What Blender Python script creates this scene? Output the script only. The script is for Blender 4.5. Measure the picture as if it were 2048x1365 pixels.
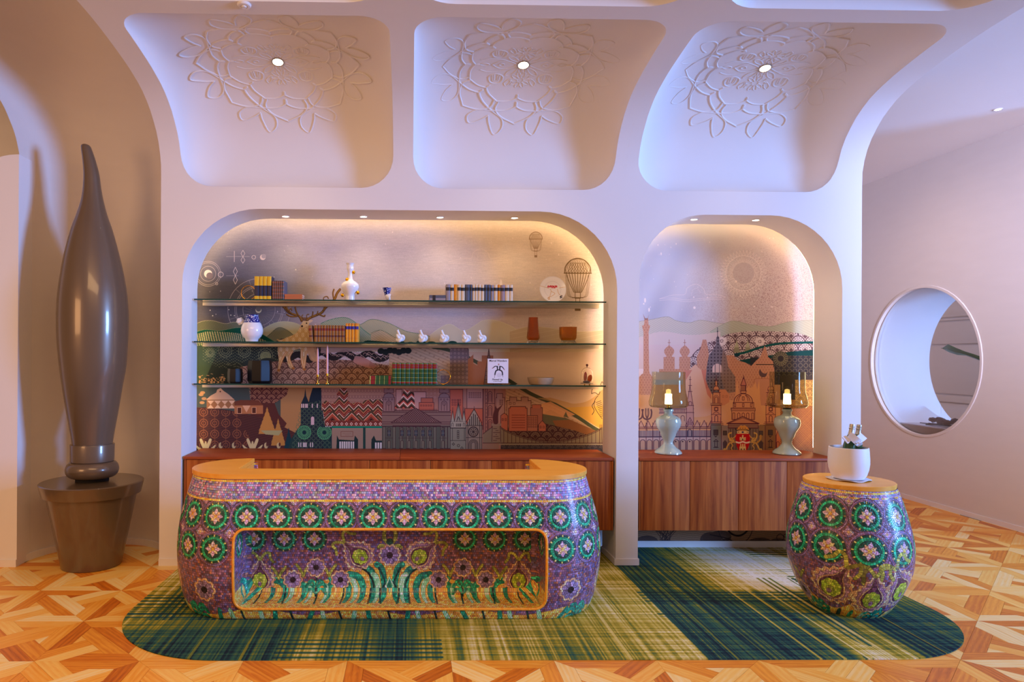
import bpy, bmesh, math, random
import numpy as np
from mathutils import Vector, Matrix
C = bpy.context.scene.collection
scene = bpy.context.scene
for _o in list(bpy.data.objects): bpy.data.objects.remove(_o)
random.seed(7)
PI = math.pi

# ---------------------------------------------------------------- camera
# lens, eye height and small yaw / roll solved from the parquet grid and the wall lines
F, PPX, PPY, YAW, ROLL, EYE = 1383.76, 844.16, 712.64, .0165, .0057, 1.77
cam_d = bpy.data.cameras.new('camera'); cam = bpy.data.objects.new('camera', cam_d); C.objects.link(cam)
fw = Vector((math.sin(YAW), math.cos(YAW), 0)); r0 = Vector((math.cos(YAW), -math.sin(YAW), 0)); u0 = Vector((0, 0, 1))
rt = r0*math.cos(ROLL) + u0*math.sin(ROLL); up = u0*math.cos(ROLL) - r0*math.sin(ROLL)
cam.matrix_world = Matrix(((rt.x, up.x, -fw.x, 0), (rt.y, up.y, -fw.y, 0), (rt.z, up.z, -fw.z, EYE), (0, 0, 0, 1)))
cam_d.sensor_width = 36; cam_d.lens = F/2048*36
cam_d.shift_x = (1024-PPX)/2048; cam_d.shift_y = (PPY-682.5)/2048
cam_d.clip_start = .05; cam_d.clip_end = 100
scene.camera = cam

def ray(px, py):
    a = px-PPX; b = py-PPY
    u = a*math.cos(ROLL)+b*math.sin(ROLL); v = -a*math.sin(ROLL)+b*math.cos(ROLL)
    x = u/F
    return Vector((x*math.cos(YAW)+math.sin(YAW), -x*math.sin(YAW)+math.cos(YAW), -v/F))
def atY(px, py, Y):
    d = ray(px, py); return d*(Y/d.y)+Vector((0, 0, EYE))
def atZ(px, py, z):
    d = ray(px, py); return d*((z-EYE)/d.z)+Vector((0, 0, EYE))
def atX(px, py, X):
    d = ray(px, py); return d*(X/d.x)+Vector((0, 0, EYE))
def proj(p):
    xc = p[0]*math.cos(YAW)-p[1]*math.sin(YAW); zc = p[0]*math.sin(YAW)+p[1]*math.cos(YAW)
    if zc < .1: return (-1e5, -1e5)
    u = F*xc/zc; v = F*(EYE-p[2])/zc
    return (PPX+u*math.cos(ROLL)-v*math.sin(ROLL), PPY+u*math.sin(ROLL)+v*math.cos(ROLL))

# ---------------------------------------------------------------- light
def s2l(c):
    c = [x/255. for x in c]
    return tuple((x/12.92 if x <= .04045 else ((x+.055)/1.055)**2.4) for x in c)
scene.view_settings.view_transform = 'Standard'
scene.view_settings.look = 'None'
scene.view_settings.use_curve_mapping = False
scene.view_settings.gamma = 1
scene.view_settings.exposure = 0.0
wd = bpy.data.worlds.new('world'); scene.world = wd; wd.use_nodes = True
bg = wd.node_tree.nodes['Background']; bg.inputs[0].default_value = (1.0, .60, .42, 1); bg.inputs[1].default_value = .33
def area(name, loc, target, size, power, col, size_y=None):
    l = bpy.data.lights.new(name, 'AREA'); l.energy = power; l.color = col; l.size = size
    if size_y: l.shape = 'RECTANGLE'; l.size_y = size_y
    o = bpy.data.objects.new(name, l); C.objects.link(o); o.location = loc
    o.rotation_euler = (Vector(target)-Vector(loc)).to_track_quat('-Z', 'Y').to_euler(); return o
# daylight from the street windows far to the right of the camera
area('window_daylight', (12.2, .3, 2.6), (0.3, 5.6, 2.2), 2.3, 2000, (.19, .415, 1.0), 2.5)
side = area('right_wall_fill', (4.4, .6, 2.6), (6.1, 7.6, 3.0), 1.6, 66, (.60, .62, 1.0), 1.8); side.data.spread = .75  # unseen cool fill with a narrow beam, added to brighten the right wall
# unseen warm fill lights, added: overhead for floor and desk, front left for walls
area('overhead_warm_fill', (-.6, 1.9, 3.85), (-.6, 3.4, 0), 3.0, 78, (1.0, .62, .30), 1.2)
area('left_warm_fill', (-4.6, 1.2, 2.4), (-2.0, 5.6, 1.6), 1.6, 60, (1.0, .54, .24), 1.4)
def spot(name, loc, power, angle=1.6, col=(1, .74, .45), rad=.03, blend=.6, target=None):
    l = bpy.data.lights.new(name, 'SPOT'); l.energy = power; l.color = col; l.spot_size = angle; l.spot_blend = blend; l.shadow_soft_size = rad
    o = bpy.data.objects.new(name, l); C.objects.link(o); o.location = loc
    if target: o.rotation_euler = (Vector(target)-Vector(loc)).to_track_quat('-Z', 'Y').to_euler()
    return o

# ---------------------------------------------------------------- object helpers
def tag(o, label=None, cat=None, group=None, kind=None):
    if label: o['label'] = label
    if cat: o['category'] = cat
    if group: o['group'] = group
    if kind: o['kind'] = kind
    return o
def org(o):
    v = Vector((0, 0, 0))
    while o is not None: v = v+Vector(o.location); o = o.parent
    return v
def thing(name, label, cat, loc=(0, 0, 0), group=None):
    o = bpy.data.objects.new(name, None); C.objects.link(o); o.location = loc
    o.empty_display_size = .05
    return tag(o, label, cat, group)
def link(name, me, parent=None, loc=None):
    o = bpy.data.objects.new(name, me); C.objects.link(o)
    if loc is not None: o.location = loc
    if parent is not None: o.parent = parent
    return o
def mesh(name, vs, fs, mat, parent=None, smooth=False, uv=None, loc=None, angle=None):
    """vs in world coordinates; the object's origin is its parent's (or loc)"""
    og = org(parent) if parent is not None else (Vector(loc) if loc is not None else Vector((0, 0, 0)))
    me = bpy.data.meshes.new(name)
    me.from_pydata([(v[0]-og[0], v[1]-og[1], v[2]-og[2]) for v in vs], [], [tuple(f) for f in fs])
    if uv is not None:
        L = me.uv_layers.new(name='uv')
        idx = np.empty(len(me.loops), np.int32); me.loops.foreach_get('vertex_index', idx)
        L.data.foreach_set('uv', np.asarray(uv, np.float32)[idx].ravel())
    if smooth:
        me.polygons.foreach_set('use_smooth', [True]*len(me.polygons))
    me.materials.append(mat); me.update()
    if smooth and angle: me.set_sharp_from_angle(angle=angle)
    return link(name, me, parent, None if parent is not None else loc)
def frombm(name, bm, mat, parent=None, smooth=False, loc=None, angle=.7):
    og = org(parent) if parent is not None else (Vector(loc) if loc is not None else Vector((0, 0, 0)))
    bm.transform(Matrix.Translation(-og))
    me = bpy.data.meshes.new(name); bm.to_mesh(me); bm.free(); me.materials.append(mat)
    if smooth:
        me.polygons.foreach_set('use_smooth', [True]*len(me.polygons)); me.set_sharp_from_angle(angle=angle)
    return link(name, me, parent, None if parent is not None else loc)
def bbox(bm, x0, x1, y0, y1, z0, z1, bev=0, seg=2):
    r = bmesh.ops.create_cube(bm, size=1)
    for v in r['verts']:
        v.co = Vector((x0+(v.co.x+.5)*(x1-x0), y0+(v.co.y+.5)*(y1-y0), z0+(v.co.z+.5)*(z1-z0)))
    if bev:
        es = {e for v in r['verts'] for e in v.link_edges}
        bmesh.ops.bevel(bm, geom=list(es), offset=bev, segments=seg, affect='EDGES', profile=.5)
def box(name, x0, x1, y0, y1, z0, z1, mat, parent=None, bev=0, loc=None):
    bm = bmesh.new(); bbox(bm, x0, x1, y0, y1, z0, z1, bev)
    return frombm(name, bm, mat, parent, smooth=bev > 0, loc=loc)
def lathe(name, prof, c, mat, parent=None, n=40, cap=True, centers=None, sy=1, loc=None, angle=.6, vsc=None):
    """prof: (radius, world z) pairs from the bottom; c=(x,y)"""
    vs = []; fs = []; m = len(prof); uv = []
    for i, (r, z) in enumerate(prof):
        cx, cy = centers[i] if centers else c
        for k in range(n):
            a = 2*PI*k/n
            vs.append((cx+r*math.cos(a), cy+r*sy*math.sin(a), z)); uv.append((k/n, i/max(1, m-1)))
    for i in range(m-1):
        for k in range(n):
            k2 = (k+1) % n; fs.append((i*n+k, i*n+k2, (i+1)*n+k2, (i+1)*n+k))
    if cap:
        if prof[0][0] > 1e-5: fs.append(tuple(range(n-1, -1, -1)))
        if prof[-1][0] > 1e-5: fs.append(tuple((m-1)*n+k for k in range(n)))
    return mesh(name, vs, fs, mat, parent, True, uv, loc, angle)
def tubedata(pts, r, n=8, closed=False, cap=True, radii=None):
    pts = [Vector(p) for p in pts]; m = len(pts); vs = []; fs = []
    prev = None
    for i, p in enumerate(pts):
        if closed: t = pts[(i+1) % m]-pts[i-1]
        else: t = pts[min(i+1, m-1)]-pts[max(i-1, 0)]
        if t.length < 1e-9: t = Vector((0, 0, 1))
        t.normalize()
        if prev is None:
            a = Vector((0, 0, 1)) if abs(t.z) < .9 else Vector((1, 0, 0))
            nn = t.cross(a).normalized()
        else:
            nn = (prev-t*prev.dot(t))
            nn = nn.normalized() if nn.length > 1e-6 else t.orthogonal().normalized()
        prev = nn; b = t.cross(nn); rr = radii[i] if radii else r
        for k in range(n):
            a = 2*PI*k/n; vs.append(p+nn*(rr*math.cos(a))+b*(rr*math.sin(a)))
    for i in range(m if closed else m-1):
        j = (i+1) % m
        for k in range(n):
            k2 = (k+1) % n; fs.append((i*n+k, i*n+k2, j*n+k2, j*n+k))
    if cap and not closed:
        fs.append(tuple(range(n-1, -1, -1))); fs.append(tuple((m-1)*n+k for k in range(n)))
    return vs, fs
def tube(name, pts, r, mat, parent=None, n=8, closed=False, radii=None, loc=None):
    vs, fs = tubedata(pts, r, n, closed, True, radii)
    return mesh(name, vs, fs, mat, parent, True, None, loc, .9)
def join(datas):
    V = []; Fc = []
    for vs, fs in datas:
        b = len(V); V += list(vs); Fc += [tuple(i+b for i in f) for f in fs]
    return V, Fc
def copytree(o, parent=None):
    c = o.copy(); C.objects.link(c)
    if parent is not None: c.parent = parent
    for ch in list(o.children): copytree(ch, c)
    return c
def ordn(i):
    return ['first', 'second', 'third', 'fourth', 'fifth', 'sixth', 'seventh', 'eighth', 'ninth', 'tenth', 'eleventh', 'twelfth', 'thirteenth', 'fourteenth', 'fifteenth', 'sixteenth', 'seventeenth', 'eighteenth', 'nineteenth', 'twentieth'][i]

# ---------------------------------------------------------------- materials
def mat(name, col=None, rough=.5, metal=0, spec=.5, coat=0, srgb=None, trans=0, ior=1.45, emit=None, estr=0, alpha=1):
    m = bpy.data.materials.new(name); m.use_nodes = True
    b = m.node_tree.nodes['Principled BSDF']
    if srgb: col = s2l(srgb)
    b.inputs['Base Color'].default_value = (*col, 1); b.inputs['Roughness'].default_value = rough
    b.inputs['Metallic'].default_value = metal; b.inputs['Specular IOR Level'].default_value = spec
    b.inputs['Coat Weight'].default_value = coat; b.inputs['Coat Roughness'].default_value = .08
    b.inputs['Transmission Weight'].default_value = trans; b.inputs['IOR'].default_value = ior
    if emit: b.inputs['Emission Color'].default_value = (*emit, 1); b.inputs['Emission Strength'].default_value = estr
    if alpha < 1: b.inputs['Alpha'].default_value = alpha
    return m
def N(m, t, **kw):
    n = m.node_tree.nodes.new(t)
    for k, v in kw.items():
        if k.startswith('i_'):
            key = k[2:]; key = int(key) if key.isdigit() else key.replace('_', ' ')
            n.inputs[key].default_value = v
        else: setattr(n, k, v)
    return n
def Lk(m, a, b): m.node_tree.links.new(a, b)
def BS(m): return m.node_tree.nodes['Principled BSDF']
def ramp(m, fac, stops):
    r = N(m, 'ShaderNodeValToRGB'); e = r.color_ramp.elements
    while len(e) > 1: e.remove(e[-1])
    e[0].position = stops[0][0]; e[0].color = (*s2l(stops[0][1]), 1)
    for p, c in stops[1:]:
        x = e.new(p); x.color = (*s2l(c), 1)
    Lk(m, fac, r.inputs[0]); return r
def noise_vary(m, scale=6, amt=.08, bump=.0, bscale=80, coord='Object', stretch=None):
    """slight tone variation and a fine relief on the material's base colour"""
    b = BS(m); base = tuple(b.inputs['Base Color'].default_value)
    tc = N(m, 'ShaderNodeTexCoord'); src = tc.outputs[coord]
    if stretch:
        mp = N(m, 'ShaderNodeMapping'); mp.inputs['Scale'].default_value = stretch; Lk(m, src, mp.inputs[0]); src = mp.outputs[0]
    n = N(m, 'ShaderNodeTexNoise'); n.inputs['Scale'].default_value = scale; n.inputs['Detail'].default_value = 5; Lk(m, src, n.inputs['Vector'])
    mx = N(m, 'ShaderNodeMix', data_type='RGBA'); Lk(m, n.outputs[0], mx.inputs[0])
    mx.inputs[6].default_value = tuple(x*(1-amt) for x in base[:3])+(1,); mx.inputs[7].default_value = tuple(min(1, x*(1+amt)) for x in base[:3])+(1,)
    Lk(m, mx.outputs[2], b.inputs['Base Color'])
    if bump:
        n2 = N(m, 'ShaderNodeTexNoise'); n2.inputs['Scale'].default_value = bscale; n2.inputs['Detail'].default_value = 4; Lk(m, src, n2.inputs['Vector'])
        bp = N(m, 'ShaderNodeBump'); bp.inputs['Strength'].default_value = bump; bp.inputs['Distance'].default_value = .002
        Lk(m, n2.outputs[0], bp.inputs['Height']); Lk(m, bp.outputs[0], b.inputs['Normal'])
    return m
def wood(name, stops, along='X', scale=3, rough=.4, coord='Object', use_rand=True, ring=1.0, stretch=14, coat=0):
    """streaky wood grain; every piece takes its own tone"""
    m = mat(name, (1, 1, 1), rough, coat=coat); b = BS(m)
    tc = N(m, 'ShaderNodeTexCoord'); oi = N(m, 'ShaderNodeObjectInfo'); ge = N(m, 'ShaderNodeNewGeometry')
    s = N(m, 'ShaderNodeMath', operation='ADD'); Lk(m, oi.outputs['Random'], s.inputs[0]); Lk(m, ge.outputs['Random Per Island'], s.inputs[1])
    fr = N(m, 'ShaderNodeMath', operation='FRACT'); Lk(m, s.outputs[0], fr.inputs[0])
    mp = N(m, 'ShaderNodeMapping')
    sc = {'X': (1, stretch, stretch), 'Y': (stretch, 1, stretch), 'Z': (stretch, stretch, 1)}[along]
    mp.inputs['Scale'].default_value = sc; Lk(m, tc.outputs[coord], mp.inputs[0])
    ml = N(m, 'ShaderNodeMath', operation='MULTIPLY'); ml.inputs[1].default_value = 37; Lk(m, fr.outputs[0], ml.inputs[0])
    cb = N(m, 'ShaderNodeCombineXYZ'); [Lk(m, ml.outputs[0], cb.inputs[i]) for i in range(3)]
    if use_rand: Lk(m, cb.outputs[0], mp.inputs['Location'])
    n = N(m, 'ShaderNodeTexNoise'); n.inputs['Scale'].default_value = scale; n.inputs['Detail'].default_value = 6; n.inputs['Roughness'].default_value = .6
    n.inputs['Distortion'].default_value = ring; Lk(m, mp.outputs[0], n.inputs['Vector'])
    wv = N(m, 'ShaderNodeTexWave', bands_direction={'X': 'Y', 'Y': 'X', 'Z': 'X'}[along]); wv.inputs['Scale'].default_value = scale*.22; wv.inputs['Distortion'].default_value = 9; wv.inputs['Detail'].default_value = 3; wv.inputs['Detail Scale'].default_value = .6; Lk(m, mp.outputs[0], wv.inputs['Vector'])
    nw = N(m, 'ShaderNodeMix', data_type='FLOAT'); nw.inputs[0].default_value = .20 if use_rand else .10; Lk(m, n.outputs[0], nw.inputs[2]); Lk(m, wv.outputs['Fac'], nw.inputs[3])
    if use_rand:
        mm = N(m, 'ShaderNodeMath', operation='MULTIPLY_ADD'); Lk(m, fr.outputs[0], mm.inputs[0]); mm.inputs[1].default_value = .72; mm.inputs[2].default_value = -.14
        m3 = N(m, 'ShaderNodeMath', operation='MULTIPLY_ADD'); Lk(m, nw.outputs[0], m3.inputs[0]); m3.inputs[1].default_value = .5; Lk(m, mm.outputs[0], m3.inputs[2])
        fac = m3.outputs[0]
    else:
        m3 = N(m, 'ShaderNodeMath', operation='MULTIPLY_ADD'); Lk(m, nw.outputs[0], m3.inputs[0]); m3.inputs[1].default_value = 1.3; m3.inputs[2].default_value = -.15
        fac = m3.outputs[0]
    r = ramp(m, fac, stops); Lk(m, r.outputs[0], b.inputs['Base Color'])
    bp = N(m, 'ShaderNodeBump'); bp.inputs['Strength'].default_value = .08; bp.inputs['Distance'].default_value = .001
    Lk(m, n.outputs[0], bp.inputs['Height']); Lk(m, bp.outputs[0], b.inputs['Normal'])
    return m
def imgmat(name, arr, rough=.5, spec=.4, coat=0, bump=None, bumpd=.001, metal=0, weave=0, bumparr=None):
    """arr: H x W x 3 linear-sRGB-encoded 0..1, row 0 at the top"""
    h, w = arr.shape[:2]
    def mk(nm, a, cs):
        im = bpy.data.images.new(nm, w, h); im.colorspace_settings.name = cs
        px = np.ones((h, w, 4), np.float32); px[..., :3] = a[::-1]
        im.pixels.foreach_set(px.ravel()); im.update(); im.pack(); return im
    m = mat(name, (1, 1, 1), rough, spec=spec, coat=coat, metal=metal); b = BS(m)
    t = N(m, 'ShaderNodeTexImage'); t.image = mk(name, np.clip(arr, 0, 1), 'sRGB'); t.extension = 'EXTEND'
    Lk(m, t.outputs[0], b.inputs['Base Color'])
    if bumparr is not None:
        t2 = N(m, 'ShaderNodeTexImage'); t2.image = mk(name+'_relief', np.repeat(bumparr[..., None], 3, 2), 'Non-Color'); t2.extension = 'EXTEND'
        bp = N(m, 'ShaderNodeBump'); bp.inputs['Strength'].default_value = 1; bp.inputs['Distance'].default_value = bumpd
        Lk(m, t2.outputs[0], bp.inputs['Height']); Lk(m, bp.outputs[0], b.inputs['Normal'])
    if weave:
        tc = N(m, 'ShaderNodeTexCoord')
        w1 = N(m, 'ShaderNodeTexWave', bands_direction='X'); w1.inputs['Scale'].default_value = weave
        w2 = N(m, 'ShaderNodeTexWave', bands_direction='Z'); w2.inputs['Scale'].default_value = weave
        Lk(m, tc.outputs['Object'], w1.inputs[0]); Lk(m, tc.outputs['Object'], w2.inputs[0])
        ad = N(m, 'ShaderNodeMath', operation='ADD'); Lk(m, w1.outputs[1], ad.inputs[0]); Lk(m, w2.outputs[1], ad.inputs[1])
        bp = N(m, 'ShaderNodeBump'); bp.inputs['Strength'].default_value = .35; bp.inputs['Distance'].default_value = .001
        Lk(m, ad.outputs[0], bp.inputs['Height']); Lk(m, bp.outputs[0], b.inputs['Normal'])
    return m

M = {}
M['plaster'] = noise_vary(mat('white_plaster', srgb=(238, 234, 232), rough=.75, spec=.25), 2.5, .015, .12, 60)
M['wallcloth'] = noise_vary(mat('linen_wall', srgb=(228, 220, 214), rough=.85, spec=.15), 3, .03, .3, 160, stretch=(1, 1, 4))
M['trimwhite'] = mat('painted_trim', srgb=(240, 235, 232), rough=.45)
M['oak'] = wood('parquet_oak', [(0, (176, 84, 14)), (.2, (222, 126, 26)), (.42, (248, 170, 54)), (.66, (255, 206, 104)), (1, (255, 240, 184))], 'X', 5, .38, 'UV', True, 1.2, 9)
M['top_oak'] = wood('countertop_oak', [(0, (232, 152, 44)), (.5, (248, 178, 68)), (1, (255, 200, 98))], 'X', 2.2, .38, 'Object', False, .6, 16)
M['walnut'] = wood('walnut_veneer', [(0, (84, 34, 10)), (.3, (134, 62, 24)), (.55, (174, 94, 38)), (1, (214, 136, 66))], 'Z', .9, .6, 'Object', False, .9, 22)
M['walnut_top'] = wood('walnut_worktop', [(0, (112, 46, 22)), (.5, (158, 74, 38)), (1, (190, 104, 56))], 'X', 1.4, .5, 'Object', False, .8, 14)
M['dark'] = mat('dark_gap', (.01, .008, .007), .8)
M['bronze'] = noise_vary(mat('bronze_lacquer', srgb=(112, 94, 76), rough=.32, metal=.25, coat=.6), 2, .06)
M['alu'] = mat('brushed_aluminium', srgb=(176, 162, 148), rough=.38, metal=.8)
M['glass'] = mat('shelf_glass', srgb=(222, 240, 232), rough=.02, trans=1, ior=1.45)
M['glass_edge'] = mat('green_glass_edge', srgb=(16, 66, 58), rough=.2)
M['porcelain'] = mat('white_porcelain', srgb=(240, 240, 244), rough=.18, coat=.6)
M['gold'] = mat('polished_gold', srgb=(240, 170, 30), rough=.14, metal=1)
M['brass'] = mat('brass', srgb=(224, 170, 60), rough=.25, metal=1)
M['amber'] = mat('amber_glass', srgb=(206, 104, 22), rough=.1, trans=.75, ior=1.45)
M['amber2'] = mat('honey_glass', srgb=(214, 142, 26), rough=.1, trans=.75, ior=1.45)
M['clear'] = mat('clear_glass', (1, 1, 1), .02, trans=1, ior=1.2)
M['black_glaze'] = mat('black_glaze', srgb=(14, 12, 14), rough=.42, spec=.26)
M['pinkwax'] = mat('pink_wax', srgb=(240, 190, 196), rough=.5)
M['paper'] = mat('book_pages', srgb=(226, 212, 184), rough=.9)
M['white_matte'] = noise_vary(mat('white_ceramic', srgb=(240, 238, 240), rough=.5), 5, .02)
M['celadon'] = noise_vary(mat('celadon_glaze', srgb=(176, 190, 170), rough=.14, coat=.7), 4, .1)
M['lamp_on'] = mat('lit_diffuser', (1, .8, .5), .5, emit=(1, .80, .52), estr=9)
M['led'] = mat('led_strip', (1, .8, .5), .5, emit=(1, .70, .36), estr=15)
M['bulb'] = mat('lit_downlight', (1, .9, .8), .5, emit=(1, .90, .72), estr=12)
for _k in ('walnut', 'walnut_top'): BS(M[_k]).inputs['Specular IOR Level'].default_value = .22
# ---------------------------------------------------------------- small vector painter for flat prints and mosaics
def nrm(a):
    a = np.array(a, float); return a/255.
_rs = np.random.RandomState(5)
def vnoise(h, w, cell, seed=0, cy=None):
    r = np.random.RandomState(seed); cy = cy or cell
    gh, gw = int(h/cy)+3, int(w/cell)+3; g = r.rand(gh, gw)
    y = np.arange(h)/cy; x = np.arange(w)/cell; yi = y.astype(int); xi = x.astype(int); fy = y-yi; fx = x-xi
    fy = fy*fy*(3-2*fy); fx = fx*fx*(3-2*fx)
    a = g[yi][:, xi]; b = g[yi][:, xi+1]; c = g[yi+1][:, xi]; d = g[yi+1][:, xi+1]
    fx = fx[None]; fy = fy[:, None]
    return a*(1-fx)*(1-fy)+b*fx*(1-fy)+c*(1-fx)*fy+d*fx*fy
def inpoly(X, Y, P):
    r = np.zeros(X.shape, bool); n = len(P); j = n-1
    for i in range(n):
        xi, yi = P[i]; xj, yj = P[j]
        if yi != yj:
            c = ((yi > Y) != (yj > Y)) & (X < (xj-xi)*(Y-yi)/(yj-yi)+xi); r ^= c
        j = i
    return r
def segd(X, Y, P, closed=False):
    d = np.full(X.shape, 1e9); n = len(P)
    for i in range(n if closed else n-1):
        x1, y1 = P[i]; x2, y2 = P[(i+1) % n]; dx = x2-x1; dy = y2-y1; L = dx*dx+dy*dy+1e-12
        t = np.clip(((X-x1)*dx+(Y-y1)*dy)/L, 0, 1); d = np.minimum(d, (X-x1-t*dx)**2+(Y-y1-t*dy)**2)
    return np.sqrt(d)
def cr(P, k=6, closed=False):
    """Catmull-Rom smoothing"""
    P = [tuple(p) for p in P]; n = len(P); out = []
    for i in range(n if closed else n-1):
        p0 = P[(i-1) % n] if closed or i > 0 else P[0]; p1 = P[i]; p2 = P[(i+1) % n]
        p3 = P[(i+2) % n] if closed or i+2 < n else P[-1]
        for t in range(k):
            t /= k; out.append(tuple(.5*((2*b)+(-a+c)*t+(2*a-5*b+4*c-d)*t*t+(-a+3*b-3*c+d)*t**3) for a, b, c, d in zip(p0, p1, p2, p3)))
    if not closed: out.append(P[-1])
    return out
class Cv:
    def __init__(s, x0, y0, x1, y1, sc, bg=(200, 180, 170)):
        s.x0, s.y0, s.x1, s.y1, s.sc = x0, y0, x1, y1, sc
        s.w = int(round((x1-x0)*sc)); s.h = int(round((y1-y0)*sc))
        s.a = np.empty((s.h, s.w, 3)); s.a[:] = nrm(bg)
        s.gx = x0+(np.arange(s.w)+.5)/sc; s.gy = y0+(np.arange(s.h)+.5)/sc
    def win(s, bx0, by0, bx1, by1):
        i0 = max(0, int((by0-s.y0)*s.sc)-1); i1 = min(s.h, int((by1-s.y0)*s.sc)+2)
        j0 = max(0, int((bx0-s.x0)*s.sc)-1); j1 = min(s.w, int((bx1-s.x0)*s.sc)+2)
        if i0 >= i1 or j0 >= j1: return None
        X, Y = np.meshgrid(s.gx[j0:j1], s.gy[i0:i1]); return (slice(i0, i1), slice(j0, j1)), X, Y
    def mix(s, sl, m, col, a=1.):
        m = (m*a)[..., None]; v = s.a[sl]
        c = col if isinstance(col, np.ndarray) and col.ndim == 3 else nrm(col)
        s.a[sl] = v*(1-m)+c*m
    def poly(s, P, col, a=1., pat=None):
        xs = [p[0] for p in P]; ys = [p[1] for p in P]; w = s.win(min(xs), min(ys), max(xs), max(ys))
        if w is None: return
        sl, X, Y = w; m = inpoly(X, Y, P).astype(float)
        if pat is not None: m = m*pat(X, Y)
        s.mix(sl, m, col, a)
    def rect(s, x0, y0, x1, y1, col, a=1., pat=None): s.poly([(x0, y0), (x1, y0), (x1, y1), (x0, y1)], col, a, pat)
    def line(s, P, wd, col, a=1., closed=False):
        xs = [p[0] for p in P]; ys = [p[1] for p in P]; w = s.win(min(xs)-wd, min(ys)-wd, max(xs)+wd, max(ys)+wd)
        if w is None: return
        sl, X, Y = w; d = segd(X, Y, P, closed); s.mix(sl, np.clip((wd/2-d)*s.sc+.5, 0, 1), col, a)
    def box(s, x0, y0, x1, y1, wd, col, fill=None, a=1):
        if fill is not None: s.rect(x0, y0, x1, y1, fill)
        s.line([(x0, y0), (x1, y0), (x1, y1), (x0, y1)], wd, col, a, True)
    def disc(s, x, y, r, col, a=1., ry=None, pat=None):
        ry = ry or r; w = s.win(x-r, y-ry, x+r, y+ry)
        if w is None: return
        sl, X, Y = w; d = np.sqrt(((X-x)/r)**2+((Y-y)/ry)**2); m = np.clip((1-d)*min(r, ry)*s.sc+.5, 0, 1)
        if pat is not None: m = m*pat(X, Y)
        s.mix(sl, m, col, a)
    def ring(s, x, y, r, wd, col, a=1., a0=None, a1=None):
        w = s.win(x-r-wd, y-r-wd, x+r+wd, y+r+wd)
        if w is None: return
        sl, X, Y = w; d = np.abs(np.hypot(X-x, Y-y)-r); m = np.clip((wd/2-d)*s.sc+.5, 0, 1)
        if a0 is not None:
            an = np.degrees(np.arctan2(y-Y, X-x)) % 360; m = m*((an >= a0) & (an <= a1))
        s.mix(sl, m, col, a)
# pattern masks (X, Y in photo-scale units)
def p_scale(r=9, wd=1.1, n=3):
    """overlapping fans"""
    def f(X, Y):
        row = np.floor(Y/r); m = np.zeros(X.shape)
        for k in (1, 0):
            yy = (row+k)*r+r; xo = ((row+k) % 2)*r
            cx = np.round((X-xo)/(2*r))*(2*r)+xo; d = np.hypot(X-cx, Y-yy)
            ins = (d < r*1.12); lines = np.zeros(X.shape)
            for q in range(1, n+1): lines = np.maximum(lines, (np.abs(d-r*1.1*q/n) < wd/2))
            an = np.arctan2(yy-Y, X-cx)
            if n > 2: lines = np.maximum(lines, ((d > r*.35) & (d < r*.8) & (np.abs(((an/(PI/7)) % 1)-.5) < .22)))
            m = np.where(ins & (Y < yy), lines, m)
        return m
    return f
def p_grid(dx, dy, wd): return lambda X, Y: (((X/dx) % 1)*dx < wd) | (((Y/dy) % 1)*dy < wd)
def p_hatch(sx, sy, per, wd): return lambda X, Y: (((X*sx+Y*sy)/per) % 1)*per < wd
def p_tri(s=5, wd=.7):
    def f(X, Y):
        m = ((Y/s) % 1)*s < wd
        for k in (1.73, -1.73): m = m | ((((Y+k*X)/(2*s)) % 1)*2*s < wd*1.6)
        return m
    return f
def p_dia(s, wd): return lambda X, Y: ((((X+Y)/s) % 1)*s < wd) | ((((X-Y)/s) % 1)*s < wd)
def p_cross(s, r):
    def f(X, Y):
        x = (X % s)-s/2; y = (Y % s)-s/2; return ((np.abs(x-y) < .9) | (np.abs(x+y) < .9)) & (np.hypot(x, y) < r)
    return f
def p_zig(per, amp, h, off=0):
    """chevron bands: returns phase 0..1"""
    return lambda X, Y: ((Y+amp*np.abs(((X/per) % 1)*2-1)+off)/h) % 1
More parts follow.
